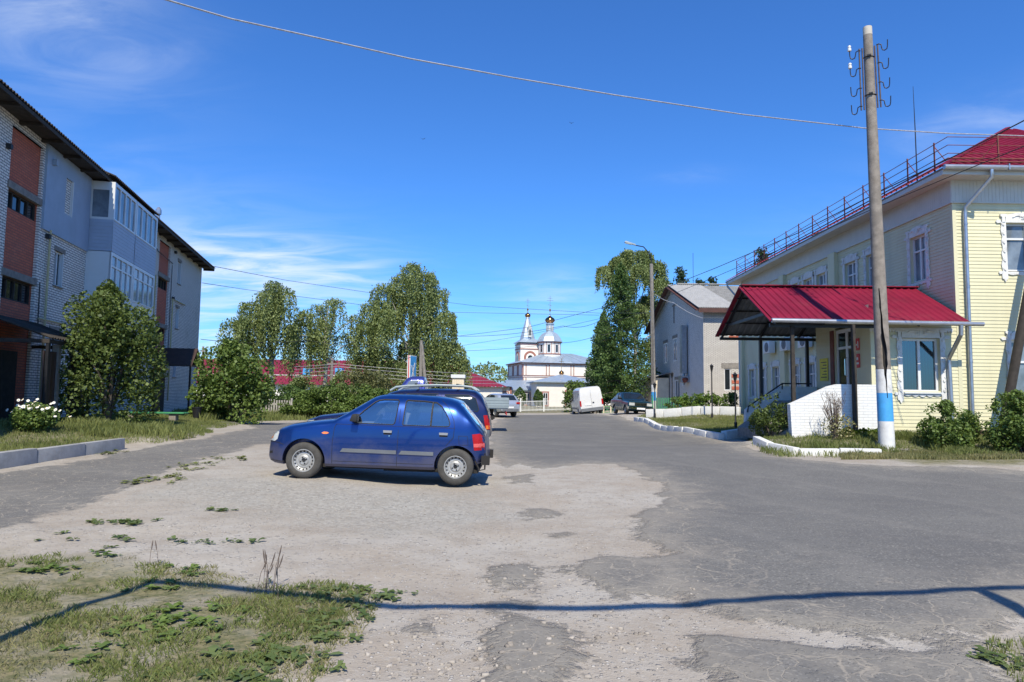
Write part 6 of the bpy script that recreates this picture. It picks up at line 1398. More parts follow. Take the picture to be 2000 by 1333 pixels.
wire('low wire running left from the concrete strut pole to the apartment block', [(822, 680, 46), (600, 665, 46), (392, 663, 40)], .016, sag=.2)
for k, (y0, y1) in enumerate(((711, 728), (716, 735), (723, 742), (731, 748))):
    wire(('uppermost', 'second highest', 'second lowest', 'lowest')[k]+' of four slack wires crossing before the burgundy roof', [(575, y0+6, 44), (660, y0, 46), (760, (y0+y1)/2, 47), (870, y1, 48), (985, y1+2, 52)], .013, 'alu_wire', .02)
# two birds far up
for px, py, lab in ((826, 272, 'tiny dark bird gliding left of the sky centre'), (1116, 241, 'tiny dark bird flying high above the church')):
    q = P(px, py, 70); mb = MB()
    mb.add([(0, -.12, 0), (.05, 0, .03), (-.05, 0, .03), (0, .16, 0), (0, 0, -.05), (.32, .06, .16), (.12, .05, .06), (-.30, .05, .20), (-.12, .05, .06), (.06, .2, .0), (-.06, .2, 0)], [(0, 1, 2), (0, 4, 1), (0, 2, 4), (1, 3, 2), (1, 4, 3), (2, 3, 4), (1, 5, 6), (6, 5, 3), (2, 8, 7), (8, 3, 7), (3, 9, 10)])
    mb.v = [(a+q.x, b+q.y, c+q.z) for a, b, c in mb.v]; o = mb.build('bird', M['black_metal'], None, fix=False); tag(o, lab, 'bird', 'birds in the sky')
# gas main carried over the road on posts behind the camera: its shadow lies across the foreground
pm_ = thing('gas_pipeline', 'overhead yellow gas pipe crossing above the road on posts', 'pipeline', (0, .5, 0))
def lift(px, py, h): g = G(px, py); return g + SUN*(h/SUN.z)
pl_ = [(-60, 1275, 1.6), (150, 1185, 3.3), (300, 1136, 4.6), (480, 1150, 4.6), (770, 1185, 4.6), (1200, 1190, 4.6), (1450, 1176, 4.6), (1900, 1157, 4.6), (2080, 1150, 4.6)]
mb = MB(); mb.tube([lift(*p) for p in pl_], .047, 12); mb.build('pipe', M['yellow_pipe'], pm_, world=True, smooth=True)
b_ = lift(1900, 1157, 4.6); c_ = lift(2040, 1215, 4.0); mb = MB(); mb.tube([b_, (b_+c_)/2, c_], [.06, .08, .08], 10); mb.build('elbow', M['yellow_pipe'], pm_, world=True)
mb = MB(); mb.tube([(lift(-60, 1275, 1.6)), Vector((lift(-60, 1275, 1.6).x-.3, lift(-60, 1275, 1.6).y-.3, -.2))], .06, 10); mb.build('post', M['yellow_pipe'], pm_, world=True)
e_ = lift(2080, 1150, 4.6); mb = MB(); mb.tube([e_, (e_.x+.3, e_.y-.2, -.2)], .06, 10); mb.build('post', M['yellow_pipe'], pm_, world=True)
# ---------------------------------------------------------------- plants
rg = np.random.default_rng(11)
def unit(v): return v/np.maximum(np.linalg.norm(v, axis=-1, keepdims=True), 1e-9)
def leafcloud(C, size, D=None, spread=1.0, width=.42, up=.35):
    n = len(C); a = unit(rg.normal(size=(n, 3))*spread + (D if D is not None else 0)); h = unit(rg.normal(size=(n, 3)) + np.array([0, 0, up*2]))
    b = unit(np.cross(a, h)); nn = np.cross(b, a); s = size*rg.uniform(.6, 1.3, n)[:, None]
    V = np.stack([C-a*s*.5, C+b*s*width+nn*s*.08, C+a*s*.5, C-b*s*width+nn*s*.08], 1).reshape(-1, 3)
    F = np.arange(4*n).reshape(n, 4); return V, F, np.repeat(rg.random(n), 4)
def foliage(name, C, size, m, parent, **k):
    V, F, r = leafcloud(C, size, **k); return npmesh(name, V, F, M[m], parent, dict(rnd=r))
def blob(n, c, r, shell=.55):                          # points through a lumpy ball
    d = unit(rg.normal(size=(n, 3))); q = rg.random(n)**(1/3); q = shell+(1-shell)*q if shell else q
    return np.array(c)+d*np.array(r)*np.minimum(1, q*rg.normal(1, .10, n))[:, None]
def limbs(mb, base, tips, r0, bend=.3, n=7):
    for t in tips:
        a, b = Vector(base), Vector(t); k = random.uniform(-bend, bend); pts = []
        for i in range(5):
            u = i/4; p = a.lerp(b, u); p.x += k*math.sin(u*math.pi)*(b-a).length*.2; p.z += .12*(b-a).length*math.sin(u*math.pi); pts.append(p)
        mb.tube(pts, [r0*(1-.8*i/4) for i in range(5)], n)
def birch(label, px, Y, top_py, halfw, lobes, trunkz=.35, nstr=520, leaf=.17, droop=(.8, 2.2), seed=1, multi=2):
    random.seed(seed); b = P(px, 770, Y); g0 = gz(b.x, Y); t = thing('birch_tree', label, 'tree', (b.x, Y, g0), group='birches behind the parked cars')
    H = P(px, top_py, Y).z-g0; B = np.array([b.x, Y, g0]); mb = MB(); tips = []
    L = []
    for dx, fz, r in lobes: L.append((dx*halfw, rg.uniform(-.5, .5)*halfw, fz*H, r*halfw))
    mb.tube([(b.x, Y, g0-.2), (b.x+.08*halfw*.3, Y, g0+H*trunkz), (b.x-.05, Y, g0+H*.62), (b.x+.1, Y, g0+H*.9)], [.19, .15, .09, .03], 9)
    tr_ = mb.build('trunk', M['birch_bark'], t, world=True, smooth=True)
    mb = MB()
    for k, (x, y, z, r) in enumerate(L):
        z0 = H*random.uniform(trunkz*.75, .6); limbs(mb, (b.x+.02, Y, g0+min(z0, z*.8)), [(b.x+x, Y+y, g0+z)], .065, .5)
    for o in each(mb, 'limb', M['birch_bark'], tr_, world=True): pass
    pts = []; dirs = []
    for x, y, z, r in L:
        n = int(nstr*(r/halfw)*2.2)
        nc = max(3, n//8); dc = unit(rg.normal(size=(nc, 3))); dc[:, 2] = np.abs(dc[:, 2])-.25; sc0 = dc*np.array([r, r, r*.62])*rg.uniform(.55, 1.08, nc)[:, None]; lc = rg.uniform(.55, 1.0, nc)
        pick = rg.integers(0, nc, n); d = dc[pick]; s = B+np.array([x, y, z])+sc0[pick]+rg.normal(size=(n, 3))*np.array([.13, .13, .10])
        ln = (droop[0]+(droop[1]-droop[0])*lc[pick]*rg.random(n)**.7)*.9
        m = 17; u = np.linspace(0, 1, m)
        off = d[:, None, :]*np.array([1, 1, 0])*(.30*np.sin(u*1.6))[None, :, None]*np.minimum(1, ln)[:, None, None]
        q = s[:, None, :]+off; q[:, :, 2] -= (u[None]**1.15)*ln[:, None]
        q = q+rg.normal(size=q.shape)*.055; q = q.reshape(-1, 3); pts.append(q[q[:, 2] > g0+1.4])
        pts.append(blob(int(n*1.1), B+np.array([x, y, z+r*.15]), (r*.8, r*.8, r*.45), .2))
    C = np.concatenate(pts); foliage('crown', C, leaf, 'leaf_birch', t, D=np.array([0, 0, -1.3]), width=.27)
    return t
birch('broad weeping birch with forked white trunk behind the picket fence', 527, 50, 553, 3.05, [(-.8,.66,.26),(-.55,.80,.28),(-.2,.90,.26),(.12,.95,.24),(.42,.90,.26),(.70,.76,.26),(-.35,.68,.34),(.15,.76,.34),(.85,.60,.22),(-.92,.52,.2),(.5,.62,.26),(-.62,.52,.24)], .34, 215, .18, (1.6, 4.8), 4)
birch('thin see-through weeping birch standing left of the biggest birch', 633, 52, 577, 2.6, [(-.7,.76,.24),(-.38,.90,.24),(.05,.94,.22),(.38,.92,.24),(.72,.80,.26),(0,.74,.30),(.92,.62,.2),(-.85,.60,.2),(.4,.64,.26),(-.4,.62,.24)], .30, 110, .17, (1.6, 4.6), 5)
birch('biggest dense weeping birch with foliage down to the parked cars', 800, 55, 520, 3.9, [(-.72,.70,.28),(-.48,.82,.28),(-.2,.91,.26),(.05,.96,.24),(.3,.90,.26),(.58,.80,.28),(.1,.76,.38),(-.82,.55,.26),(-.4,.62,.36),(.3,.60,.38),(.78,.62,.26),(.0,.46,.38),(.66,.44,.30),(-.66,.40,.30),(.92,.42,.22),(1.08,.34,.2),(.35,.32,.36),(-.3,.30,.34),(-.95,.36,.2)], .4, 290, .19, (1.5, 4.6), 6)
birch('tall birch rising behind the dark larch with bare limbs showing', 1240, 69, 482, 3.4, [(-.85,.86,.24),(-.5,.92,.22),(-.12,.97,.24),(.25,.95,.24),(.6,.88,.24),(.05,.84,.3),(.7,.76,.26),(-.4,.78,.28),(.85,.64,.26),(.4,.66,.32),(-.1,.6,.4),(.8,.48,.26),(.5,.4,.3)], .5, 300, .22, (1.0, 2.8), 8)
# dark larch in front of it
def larch(label, px, Y, top_py, base_py, halfw, seed):
    b = P(px, base_py, Y); g0 = gz(b.x, Y); t = thing('larch_tree', label, 'tree', (b.x, Y, g0)); H = P(px, top_py, Y).z-g0
    mb = MB(); mb.tube([(b.x, Y, g0-.2), (b.x, Y, g0+H*.98)], [.22, .03], 9); tr_ = mb.build('trunk', M['bark'], t, world=True, smooth=True)
    P_ = []; mbb = MB(); n = 190; rr = np.random.default_rng(seed)
    for i in range(n):
        u = (i+.5)/n; z = H*(.10+.89*u); prof = (1-u)**.62*(.80+.35*rr.random())*(1.0 if u > .16 else .75); L = halfw*max(.08, prof)
        az = i*2.399+rr.uniform(-.4, .4); d = np.array([math.cos(az), math.sin(az), 0.0]); m = int(120*(.35+L/halfw)); s = rr.random(m)**.7
        q = np.array([b.x, Y, g0+z])+d*(s*L)[:, None]; q[:, 2] += -.20*L*s**1.3+.10*L*s**3
        side = np.array([-d[1], d[0], 0]); w = .42*(1-s*.55)*L*.55
        q = q+side*(rr.normal(size=m)*w*.6)[:, None]; q[:, 2] += rr.normal(size=m)*.13-np.abs(rr.normal(size=m))*.14; P_.append(q)
        if i % 4 == 0 and u < .8: mbb.tube([(b.x, Y, g0+z), tuple(np.array([b.x, Y, g0+z])+d*L*.5+np.array([0, 0, -.06*L])), tuple(np.array([b.x, Y, g0+z])+d*L*.9+np.array([0, 0, -.15*L]))], [.045, .03, .012], 5)
    each(mbb, 'branch', M['bark'], tr_, world=True)
    foliage('crown', np.concatenate(P_), .20, 'leaf_conifer', t, D=np.array([0, 0, -.4]), width=.30); return t
larch('dark green cone-shaped larch between the white van and the gable house', 1212, 61, 512, 806, 3.5, 3)
larch('lower dark larch hugging the left foot of the tall one', 1178, 66, 610, 806, 2.3, 9)
# general leafy shrub
def shrub(name, label, cat, c, r, n, leaf, m, seed=0, lumps=9, stems=5, group=None, stem_m='bark', shell=.45, top=0.0, gap=.0):
    global rg; rg = np.random.default_rng(seed+100); random.seed(seed); g0 = gz(c[0], c[1]); t = thing(name, label, cat, (c[0], c[1], g0), group=group)
    mb = MB(); tips = []; PT = []; base = np.array([c[0], c[1], g0])
    for k in range(lumps):
        az = k*2.399+rg.uniform(0, .6); h = rg.uniform(.14, .86); w = math.sin(math.pi*min(1, h*.82+.16))**.7
        q = np.array([math.cos(az)*r[0]*w*.60, math.sin(az)*r[1]*w*.60, h*r[2]]); rad = rg.uniform(.34, .52)
        PT.append(base+q+blob(int(n/lumps), (0, 0, 0), (r[0]*rad, r[1]*rad, r[2]*rad*.55), shell)); tips.append(tuple(base+q))
    if top: PT.append(base+np.array([-.12*r[0], 0, r[2]*.9])+blob(int(n*.10), (0, 0, 0), (r[0]*.26, r[1]*.26, r[2]*.2), .3))
    # stray shoots break the outline
    for k in range(lumps*2):
        d = unit(rg.normal(size=3)+np.array([0, 0, .8])); s = base+np.array([0, 0, r[2]*.5])+d*np.array([r[0], r[1], r[2]*.5])*.86; u = rg.random(22)
        PT.append(s+d*u[:, None]*r[0]*.22+rg.normal(size=(22, 3))*leaf*.5)
    limbs(mb, (c[0], c[1], g0-.1), tips[:stems], .018+.012*r[2], .6, 6); each(mb, 'stem', M[stem_m], t, world=True)
    C = np.concatenate(PT); C = C[C[:, 2] > gnd(C[:, 0], C[:, 1])+.02]; foliage('foliage', C, leaf, m, t, up=.6); return t
def at(px, py, Y): q = P(px, py, Y); return (q.x, Y)
q = at(208, 830, 19.6); shrub('lilac_bush', 'big rounded lilac bush in front of the apartment block', 'bush', q, (1.42, 1.3, 3.75), 14500, .10, 'leaf_lilac', 1, 15, 8, shell=.35, top=1)
q = at(452, 830, 28); shrub('maple_shrub', 'tall bushy maple shrub at the bend of the lane', 'shrub', q, (1.6, 1.5, 3.15), 9000, .13, 'leaf_shrub', 2, 14, 6, top=1)
q = at(415, 830, 30); shrub('maple_shrub', 'lower leafy shrub beside the black bin', 'shrub', q, (1.0, 1.0, 1.9), 3500, .12, 'leaf_fresh', 3, 9, 4)
q = at(545, 800, 44); shrub('dark_bush', 'low dark round bush beyond the picket fence', 'bush', q, (1.7, 1.2, 1.7), 4200, .13, 'leaf_conifer', 4, 9, 3)
hedge = [(595, 36, 1.3, 1.3, 'leaf_shrub', 'green shrub at the left end of the row beyond the hatchback'), (640, 36, 1.5, 1.75, 'leaf_shrub', 'tallest green shrub in the row beyond the hatchback bonnet'), (690, 37, 1.4, 1.7, 'leaf_shrub', 'green shrub right of the tallest in the row beyond the hatchback'), (735, 38, 1.3, 1.6, 'leaf_shrub', 'green shrub at the right end of the row by the violet cab')]
for k, (px, Y, w, h, m_, lab) in enumerate(hedge): shrub('garden_shrub', lab, 'shrub', at(px, 800, Y), (w, 1.1, h), 5200, .12, m_, 5+k, 9, 3, 'row of shrubs beyond the hatchback')
q = at(712, 790, 42); shrub('apple_tree', 'spreading dull green apple tree above the row of shrubs', 'tree', q, (1.85, 1.5, 2.75), 6500, .13, 'leaf_dull', 12, 12, 5)
q = at(590, 780, 47); shrub('garden_shrub', 'leafy bush between the birch trunks', 'shrub', q, (1.1, 1, 2.5), 2600, .14, 'leaf_birch', 13, 8, 3)
q = at(670, 780, 46); shrub('garden_shrub', 'leafy bush right of the thin pole', 'shrub', q, (.9, .9, 2.9), 2000, .14, 'leaf_birch', 14, 8, 3)
q = at(505, 770, 49); shrub('garden_shrub', 'dark bush at the foot of the broad birch', 'shrub', q, (1.0, .9, 2.4), 2600, .15, 'leaf_birch', 15, 7, 3)
q = at(1492, 850, 20.5); shrub('garden_bush', 'wispy dark green bush at the foot of the ramp', 'bush', (8.15-.35, 20.3), (.78, .7, 1.35), 5200, .06, 'leaf_lilac', 20, 11, 9)
q = at(1858, 880, 17.3); shrub('garden_bush', 'low green bush under the porch window downpipe', 'bush', q, (.72, .6, 1.12), 5600, .065, 'leaf_shrub', 21, 11, 8, top=1)
q = at(1990, 880, 16.6); shrub('garden_bush', 'dense green bush at the right edge below the leaning pole', 'bush', (q[0]+.12, q[1]), (.80, .7, 1.42), 7600, .07, 'leaf_shrub', 22, 12, 8, top=1)
q = at(1125, 775, 63); shrub('garden_shrub', 'pale leafy sapling left of the white van', 'sapling', q, (1.2, 1, 2.9), 1700, .2, 'leaf_shrub', 23, 7, 4)
for k, (px, Y, lab) in enumerate(((1385, 37, 'green flowering clump behind the white border at its right end'), (1350, 37.5, 'bushy herb clump in the middle of the white bordered bed'), (1330, 39, 'tall herb clump at the left of the white bordered bed'), (1425, 38, 'small round clump by the yellow building corner'))):
    shrub('herb_clump', lab, 'plant', (at(px, 800, Y)[0], Y), (.85 if k < 3 else .5, .6, .95), 1300, .10, 'leaf_fresh' if k < 2 else 'leaf_shrub', 30+k, 6, 3, 'plants in the white bordered bed')
# slim thujas by the church
for k, (px, w, h, Y, lab) in enumerate(((1015, .75, 2.1, 78, 'widest of the three thujas before the church wing'), (1050, .5, 1.9, 79, 'slim thuja left of the apse window'), (1056, .35, 1.6, 77.5, 'smallest thuja leaning against the slim one'))):
    q = at(px, 790, Y); g0 = gz(*q); t = thing('thuja', lab, 'tree', (*q, g0), group='thujas before the church')
    u = rg.random(1500); z = u*h; rr = w*np.sin(np.pi*np.clip(u*.86+.14, 0, 1))**.8*rg.uniform(.75, 1.0, 1500); a = rg.random(1500)*6.28
    foliage('crown', np.stack([q[0]+rr*np.cos(a), q[1]+rr*np.sin(a), g0+.2+z], 1), .16, 'leaf_conifer', t, D=np.array([0, 0, 1.2]))
    mb = MB(); mb.tube([(*q, g0-.1), (*q, g0+h*.8)], [.05, .01], 6); mb.build('trunk', M['bark'], t, world=True)
# pines over the gable house, a far wood
def pine(label, px, top_py, Y, w, seed):
    q = P(px, top_py, Y); g0 = gz(q.x, Y); t = thing('pine_tree', label, 'tree', (q.x, Y, g0), group='pines behind the gable house'); H = q.z-g0; r = np.random.default_rng(seed)
    mb = MB(); mb.tube([(q.x, Y, g0), (q.x, Y, q.z-.2)], [.25, .04], 8); mb.build('trunk', M['bark'], t, world=True); C = []
    for k in range(26):
        z = H*(.45+.54*k/26); L = w*(1.05-(k/26)**1.4)*r.uniform(.6, 1.1)+.2; a = k*2.4; s = r.random(90); d = np.array([math.cos(a), math.sin(a), 0])
        C.append(np.array([q.x, Y, g0+z])+d*(s*L)[:, None]+np.stack([r.normal(size=90)*.22, r.normal(size=90)*.22, .25*s*L+r.normal(size=90)*.16], 1))
    foliage('crown', np.concatenate(C), .30, 'leaf_pine', t, D=np.array([0, 0, .8]), width=.25)
for k, (px, ty_, Y, w, lab) in enumerate(((1330, 521, 72, 1.5, 'tallest pine top above the gable house ridge'), (1305, 545, 74, 1.3, 'small pine top left of the house ridge'), (1368, 543, 74, 1.6, 'pine top right of the house aerial'), (1393, 541, 73, 1.3, 'pine top nearest the yellow eave'), (1350, 555, 75, 1.4, 'low pine top between the taller ones'), (1490, 485, 60, 1.2, 'tree top showing through the roof railing'))): pine(lab, px, ty_, Y, w, 40+k)
n = 30000; X = rg.uniform(-170, 170, n); Yf = 215+rg.random(n)*26; hh = 6.5+5.5*vnoise(X, Yf*.4, .13, 5)+1.6*vnoise(X, Yf, .5, 6); C = np.stack([X, Yf, hz(X, Yf)+hh*rg.random(n)**.55], 1)
o = foliage('far_wood', C, 1.0, 'leaf_birch', None, up=1.0); tag(o, 'line of green woodland far behind the church', 'woodland', kind='stuff')
# ---------------------------------------------------------------- flowers, herbs, grass
def grassfield(name, label, poly, n, h, w, m, thr=.0, seed=0, nscale=1.6, extra=None, lean=.45, cat='grass', pmax=None):
    r = np.random.default_rng(seed); lo, hi = poly.min(0), poly.max(0)
    if pmax is not None: lo = np.maximum(lo, pmax[0]); hi = np.minimum(hi, pmax[1])
    X = r.uniform(lo[0], hi[0], n); Y = r.uniform(lo[1], hi[1], n); d = sdf(X, Y, poly); nz = vnoise(X, Y, nscale, seed+1)*.6+vnoise(X, Y, nscale*3.3, seed+2)*.4
    k = (d + (nz-.5)*.5 > .0) & (nz > thr+.25*r.random(n)*thr) & (np.maximum(sdf(X, Y, MAIN), sdf(X, Y, SIDE)) < .02)
    X, Y, nz = X[k], Y[k], nz[k]; n = len(X); Z = gnd(X, Y)-.008
    H = h*r.uniform(.45, 1.25, n)*(.6+.8*nz); a = r.random(n)*6.28; ln = H*lean*r.random(n); b = r.random(n)*6.28; ww = w*r.uniform(.6, 1.3, n)
    c, s = np.cos(a)*ww/2, np.sin(a)*ww/2; tx_, ty_ = X+np.cos(b)*ln, Y+np.sin(b)*ln
    V = np.stack([np.stack([X-c, Y-s, Z], 1), np.stack([X+c, Y+s, Z], 1), np.stack([X+c*.7+np.cos(b)*ln*.35, Y+s*.7+np.sin(b)*ln*.35, Z+H*.6], 1), np.stack([tx_, ty_, Z+H*.96], 1)], 1).reshape(-1, 3)
    o = npmesh(name, V, np.arange(4*n).reshape(n, 4), M[m], None, dict(rnd=np.repeat(r.random(n), 4))); return tag(o, label, cat, kind='stuff')
grassfield('lawn_grass', 'mown grass and taller tufts on the raised left lawn', LAWNL, 170000, .085, .012, 'grass_green', .12, 1, .9, pmax=((-17, 11), (-5, 32)))
grassfield('tall_grass', 'long unmown grass round the lilac bush and bench', LAWNL, 36000, .17, .012, 'grass_green', .55, 2, .8, pmax=((-17, 16.2), (-6, 20.6)))
grassfield('lawn_grass', 'grass on the kerbed lawn beside the canopy', LAWNR, 150000, .09, .013, 'grass_green', .20, 3, 1.1, pmax=((5.5, 16), (16, 40)))
grassfield('tall_grass', 'ragged grass along the roadside before the yellow building', LAWNR, 55000, .17, .012, 'grass_green', .52, 4, 1.3, pmax=((6.5, 15.9), (16, 19.2)))
grassfield('verge_grass', 'dry verge grass spilling towards the road at right', np.concatenate([VERGE]), 26000, .10, .012, 'grass_dry', .2, 5, 1.6, pmax=((7, 15.5), (15.4, 17.3)))
grassfield('back_grass', 'grass around the shrubs across the lane', BACKL, 60000, .28, .03, 'grass_green', .25, 6, .5, pmax=((-19, 24), (-1, 50)))
grassfield('dry_turf', 'patchy dry turf in the lower left foreground', GRASSF, 62000, .032, .0036, 'grass_dry', .42, 7, 1.6, pmax=((-6, 2.7), (-.9, 6.6)), lean=1.1)
grassfield('green_turf', 'greener grass tufts among the dry foreground turf', GRASSF, 80000, .040, .0040, 'grass_green', .56, 8, 2.4, pmax=((-6, 2.7), (-.9, 6.6)), lean=.9)
grassfield('corner_turf', 'weedy grass patch at the lower right corner', GRASSR, 9000, .045, .007, 'grass_green', .3, 9, 1.5, pmax=((2.2, 2.9), (6, 5.5)))
KE = GP([(1475, 872), (1510, 895), (1560, 900), (1720, 898), (1720, 890), (1560, 888), (1500, 872)])
grassfield('kerb_grass', 'bright grass tufts growing against the whitewashed kerb stones', KE, 2600, .16, .012, 'grass_green', .35, 10, 2.2, pmax=((6, 16), (10, 20)))
def rosettes(name, label, spots, leaf, m='weed', seed=0, per=11, rise=.35, wide=1.0):
    r = np.random.default_rng(seed); V = []; F = []; A = []
    for x, y, s in spots:
        z = gz(x, y); n = int(per*r.uniform(.7, 1.3))
        for k in range(n):
            a = r.random()*6.28; L = leaf*s*r.uniform(.6, 1.2); e = r.uniform(.05, rise*2); d = np.array([math.cos(a), math.sin(a), 0]); sd_ = np.array([-d[1], d[0], 0]); w = L*r.uniform(.22, .34)*wide; o = np.array([x, y, z+.008])+r.normal(size=3)*np.array([.25, .25, .0])*leaf*s
            cr_ = [(0, 0, 0), (.3, .75, e*.35), (.65, 1.0, e*.5), (1.0, .1, e*.38), (.65, -1.0, e*.5), (.3, -.75, e*.35)]; b = len(V)
            for u, v, h in cr_: V.append(o+d*u*L+sd_*v*w+np.array([0, 0, h*L+abs(v)*w*.2]))
            F.append(range(b, b+6)); A += [r.random()]*6
    o = npmesh(name, np.array(V), np.array([list(f) for f in F]), M[m], None, dict(rnd=np.array(A))); return tag(o, label, 'weeds', kind='stuff')
def scatter(pxs, n, sp, seed):
    r = np.random.default_rng(seed); out = []
    for px, py in pxs:
        g = G(px, py)
        for k in range(n): out.append((g.x+r.normal()*sp, g.y+r.normal()*sp*.8, r.uniform(.6, 1.25)))
    return out
rosettes('broadleaf_weeds', 'flat broad-leaved weeds at the edge of the foreground turf', scatter([(620,1155),(660,1160),(710,1165),(755,1170),(700,1185),(660,1200),(690,1215),(640,1230),(610,1250),(660,1255),(590,1270),(560,1290),(540,1275),(600,1295),(520,1310),(560,1320),(480,1300),(440,1275),(790,1158),(380,1330),(500,1330)], 4, .12, 1), .065, 'weed', 1, 8)
rosettes('broadleaf_weeds', 'darker weed clumps inside the foreground turf', scatter([(380,1120),(370,1115),(310,1140),(330,1205),(360,1225),(300,1215),(400,1215),(430,1225),(340,1245),(60,1115),(90,1118),(110,1120),(215,1080),(320,1150),(440,1200),(250,1240),(140,1285)], 4, .11, 2), .06, 'leaf_shrub', 2, 10)
rosettes('broadleaf_weeds', 'low weed clump on bare sand left of the gravel', scatter([(250,1020),(245,1022),(258,1024)], 4, .09, 3)+scatter([(195,1020),(235,1022),(420,995),(440,998),(400,1058),(460,1056),(330,1058),(240,1055),(130,1052)], 3, .10, 4), .07, 'weed', 3, 8)
rosettes('broadleaf_weeds', 'broad weeds at the lower right corner', scatter([(1955,1275),(1975,1290),(1990,1300),(1945,1290)], 3, .10, 5), .065, 'weed', 4, 8)
rosettes('lane_edge_weeds', 'small weeds dotted along the edge of the lane', scatter([(360,920),(375,912),(340,930),(390,905),(330,935),(470,898),(415,898),(310,943),(195,888),(225,884)], 5, .18, 6), .10, 'grass_green', 5, 8)
rosettes('iris_leaves', 'sword-leaved plant clump by the porch column', [(P(1680, 840, 18.6).x+random.uniform(-.5, .5), 18.55+random.uniform(-.25, .25), 1) for _ in range(18)], .30, 'leaf_fresh', 6, 12, .9, .16)
# seed stems standing in the turf
mb = MB(); r_ = random.Random(5)
for px, py in [(515, 1150)]*7+[(540, 1148)]*3+[(300, 1110)]*2+[(555, 1165)]:
    g = G(px+r_.uniform(-12, 12), py+r_.uniform(-6, 6)); h = r_.uniform(.14, .26); dx = r_.uniform(-.05, .06)
    mb.tube([(g.x, g.y, g.z-.01), (g.x+dx*.4, g.y, g.z+h*.6), (g.x+dx, g.y, g.z+h)], [.0022, .002, .0015], 4); mb.tube([(g.x+dx*.7, g.y, g.z+h*.75), (g.x+dx, g.y, g.z+h), (g.x+dx*1.2, g.y, g.z+h*1.18)], [.003, .006, .002], 5)
o = mb.build('seed_stems', M['twig'], None); tag(o, 'thin brown seed stems standing up from the turf', 'grass', kind='stuff')
# dry twiggy shrub
q = (8.55, 18.15); g0 = gz(*q); t = thing('dry_shrub', 'bare twiggy brown shrub before the whitewashed parapet', 'shrub', (*q, g0)); mb = MB(); r_ = random.Random(8)
for k in range(46):
    a = r_.random()*6.28; L = r_.uniform(.7, 1.25); s = r_.uniform(.1, .42); tip = (q[0]+math.cos(a)*s*L, q[1]+math.sin(a)*s*L*.7, g0+L); mid = (q[0]+math.cos(a)*s*L*.35, q[1]+math.sin(a)*s*L*.3, g0+L*.5)
    mb.tube([(q[0]+math.cos(a)*.06, q[1]+math.sin(a)*.06, g0-.05), mid, tip], [.010, .007, .003], 4)
    for j in range(4):
        u = r_.uniform(.4, .95); b0 = Vector(mid).lerp(Vector(tip), u); mb.tube([b0, b0+Vector((r_.uniform(-.14, .14), r_.uniform(-.1, .1), r_.uniform(.05, .2)))], [.005, .002], 4)
mb.build('twigs', M['twig'], t, world=True)
C = blob(700, (q[0]+.1, q[1]-.05, g0+.35), (.45, .35, .35), 0); foliage('dead_leaves', C, .05, 'grass_dry', t)
# daisies
q = at(66, 830, 16.2); g0 = gz(*q); t = thing('daisy_clump', 'clump of tall white daisies at the edge of the left lawn', 'flowers', (*q, g0))
C = blob(2600, (q[0], q[1], g0+.32), (.52, .4, .34), .1); foliage('foliage', C, .07, 'leaf_shrub', t, up=.3)
r_ = random.Random(2)
for k in range(46):
    x = q[0]+r_.gauss(0, .27); y = q[1]+r_.gauss(0, .2)-.08; z = g0+.62+r_.uniform(-.12, .16)-abs(x-q[0])*.25
    mb = MB(); mb.X = Matrix.Translation((x, y, z)) @ Matrix.Rotation(R(r_.uniform(25, 75)), 4, 'X') @ Matrix.Rotation(R(r_.uniform(-25, 25)), 4, 'Y'); pts = []
    for j in range(22): a = 2*math.pi*j/22; rr = .042 if j % 2 else .024; pts.append((rr*math.cos(a), rr*math.sin(a), .004))
    mb.add(pts+[(0, 0, .008), (0, 0, -.004)], [(j, (j+1) % 22, 22) for j in range(22)]+[((j+1) % 22, j, 23) for j in range(22)]); mb.mi = 1; mb.lathe([(.013, .006), (.010, .012), (.002, .014)], n=8)
    mb.build('flower_head', [M['petal'], M['petal_eye']], t, world=True)
# ---------------------------------------------------------------- kerbs, bench, bin, pickets, stones
def kerb(pts, n, w, h, label, group, m='white_paint', seed=0, gap=.025, tilt=.03, name='kerb_stone', sink=.12):
    r = random.Random(seed); pts = [Vector((p[0], p[1], 0)) for p in pts]; seg = [(b-a).length for a, b in zip(pts, pts[1:])]; tot = sum(seg)
    def along(d):
        for s, a, b in zip(seg, pts, pts[1:]):
            if d <= s or b is pts[-1]: return a.lerp(b, d/s)
            d -= s
    for i in range(n):
        a, b = along(tot*i/n+gap/2), along(tot*(i+1)/n-gap/2); c = (a+b)/2; za, zb = gz(a.x, a.y), gz(b.x, b.y); L = (b-a).length
        t = bpy.data.objects.new('x', None); mb = MB(); hw = w/2*r.uniform(.92, 1.08); hh = h*r.uniform(.92, 1.1)
        mb.add([(-L/2, -hw, -sink), (L/2, -hw, -sink), (L/2, hw, -sink), (-L/2, hw, -sink), (-L/2, -hw*.9, hh), (L/2, -hw*.9, hh), (L/2, hw*.9, hh), (-L/2, hw*.9, hh)], [(0,3,2,1),(4,5,6,7),(0,1,5,4),(1,2,6,5),(2,3,7,6),(3,0,4,7)])
        o = mb.build(name, M[m], None, bevel=.018); o.location = (c.x, c.y, (za+zb)/2); o.rotation_euler = (r.uniform(-tilt, tilt), -math.atan2(zb-za, L)+r.uniform(-tilt, tilt)*.5, math.atan2(b.y-a.y, b.x-a.x)); bpy.data.objects.remove(t)
        tag(o, label, 'kerb', group)
kerb(GP([(1410, 859), (1330, 843), (1242, 823)]), 11, .24, .20, 'whitewashed kerb stone in the long row bordering the far lawn', 'long white kerb row', seed=1, gap=.07, tilt=.035)
kerb(GP([(1414, 858), (1459, 852)]), 1, .24, .26, 'whitewashed kerb stone turning the corner towards the canopy', None, seed=2)
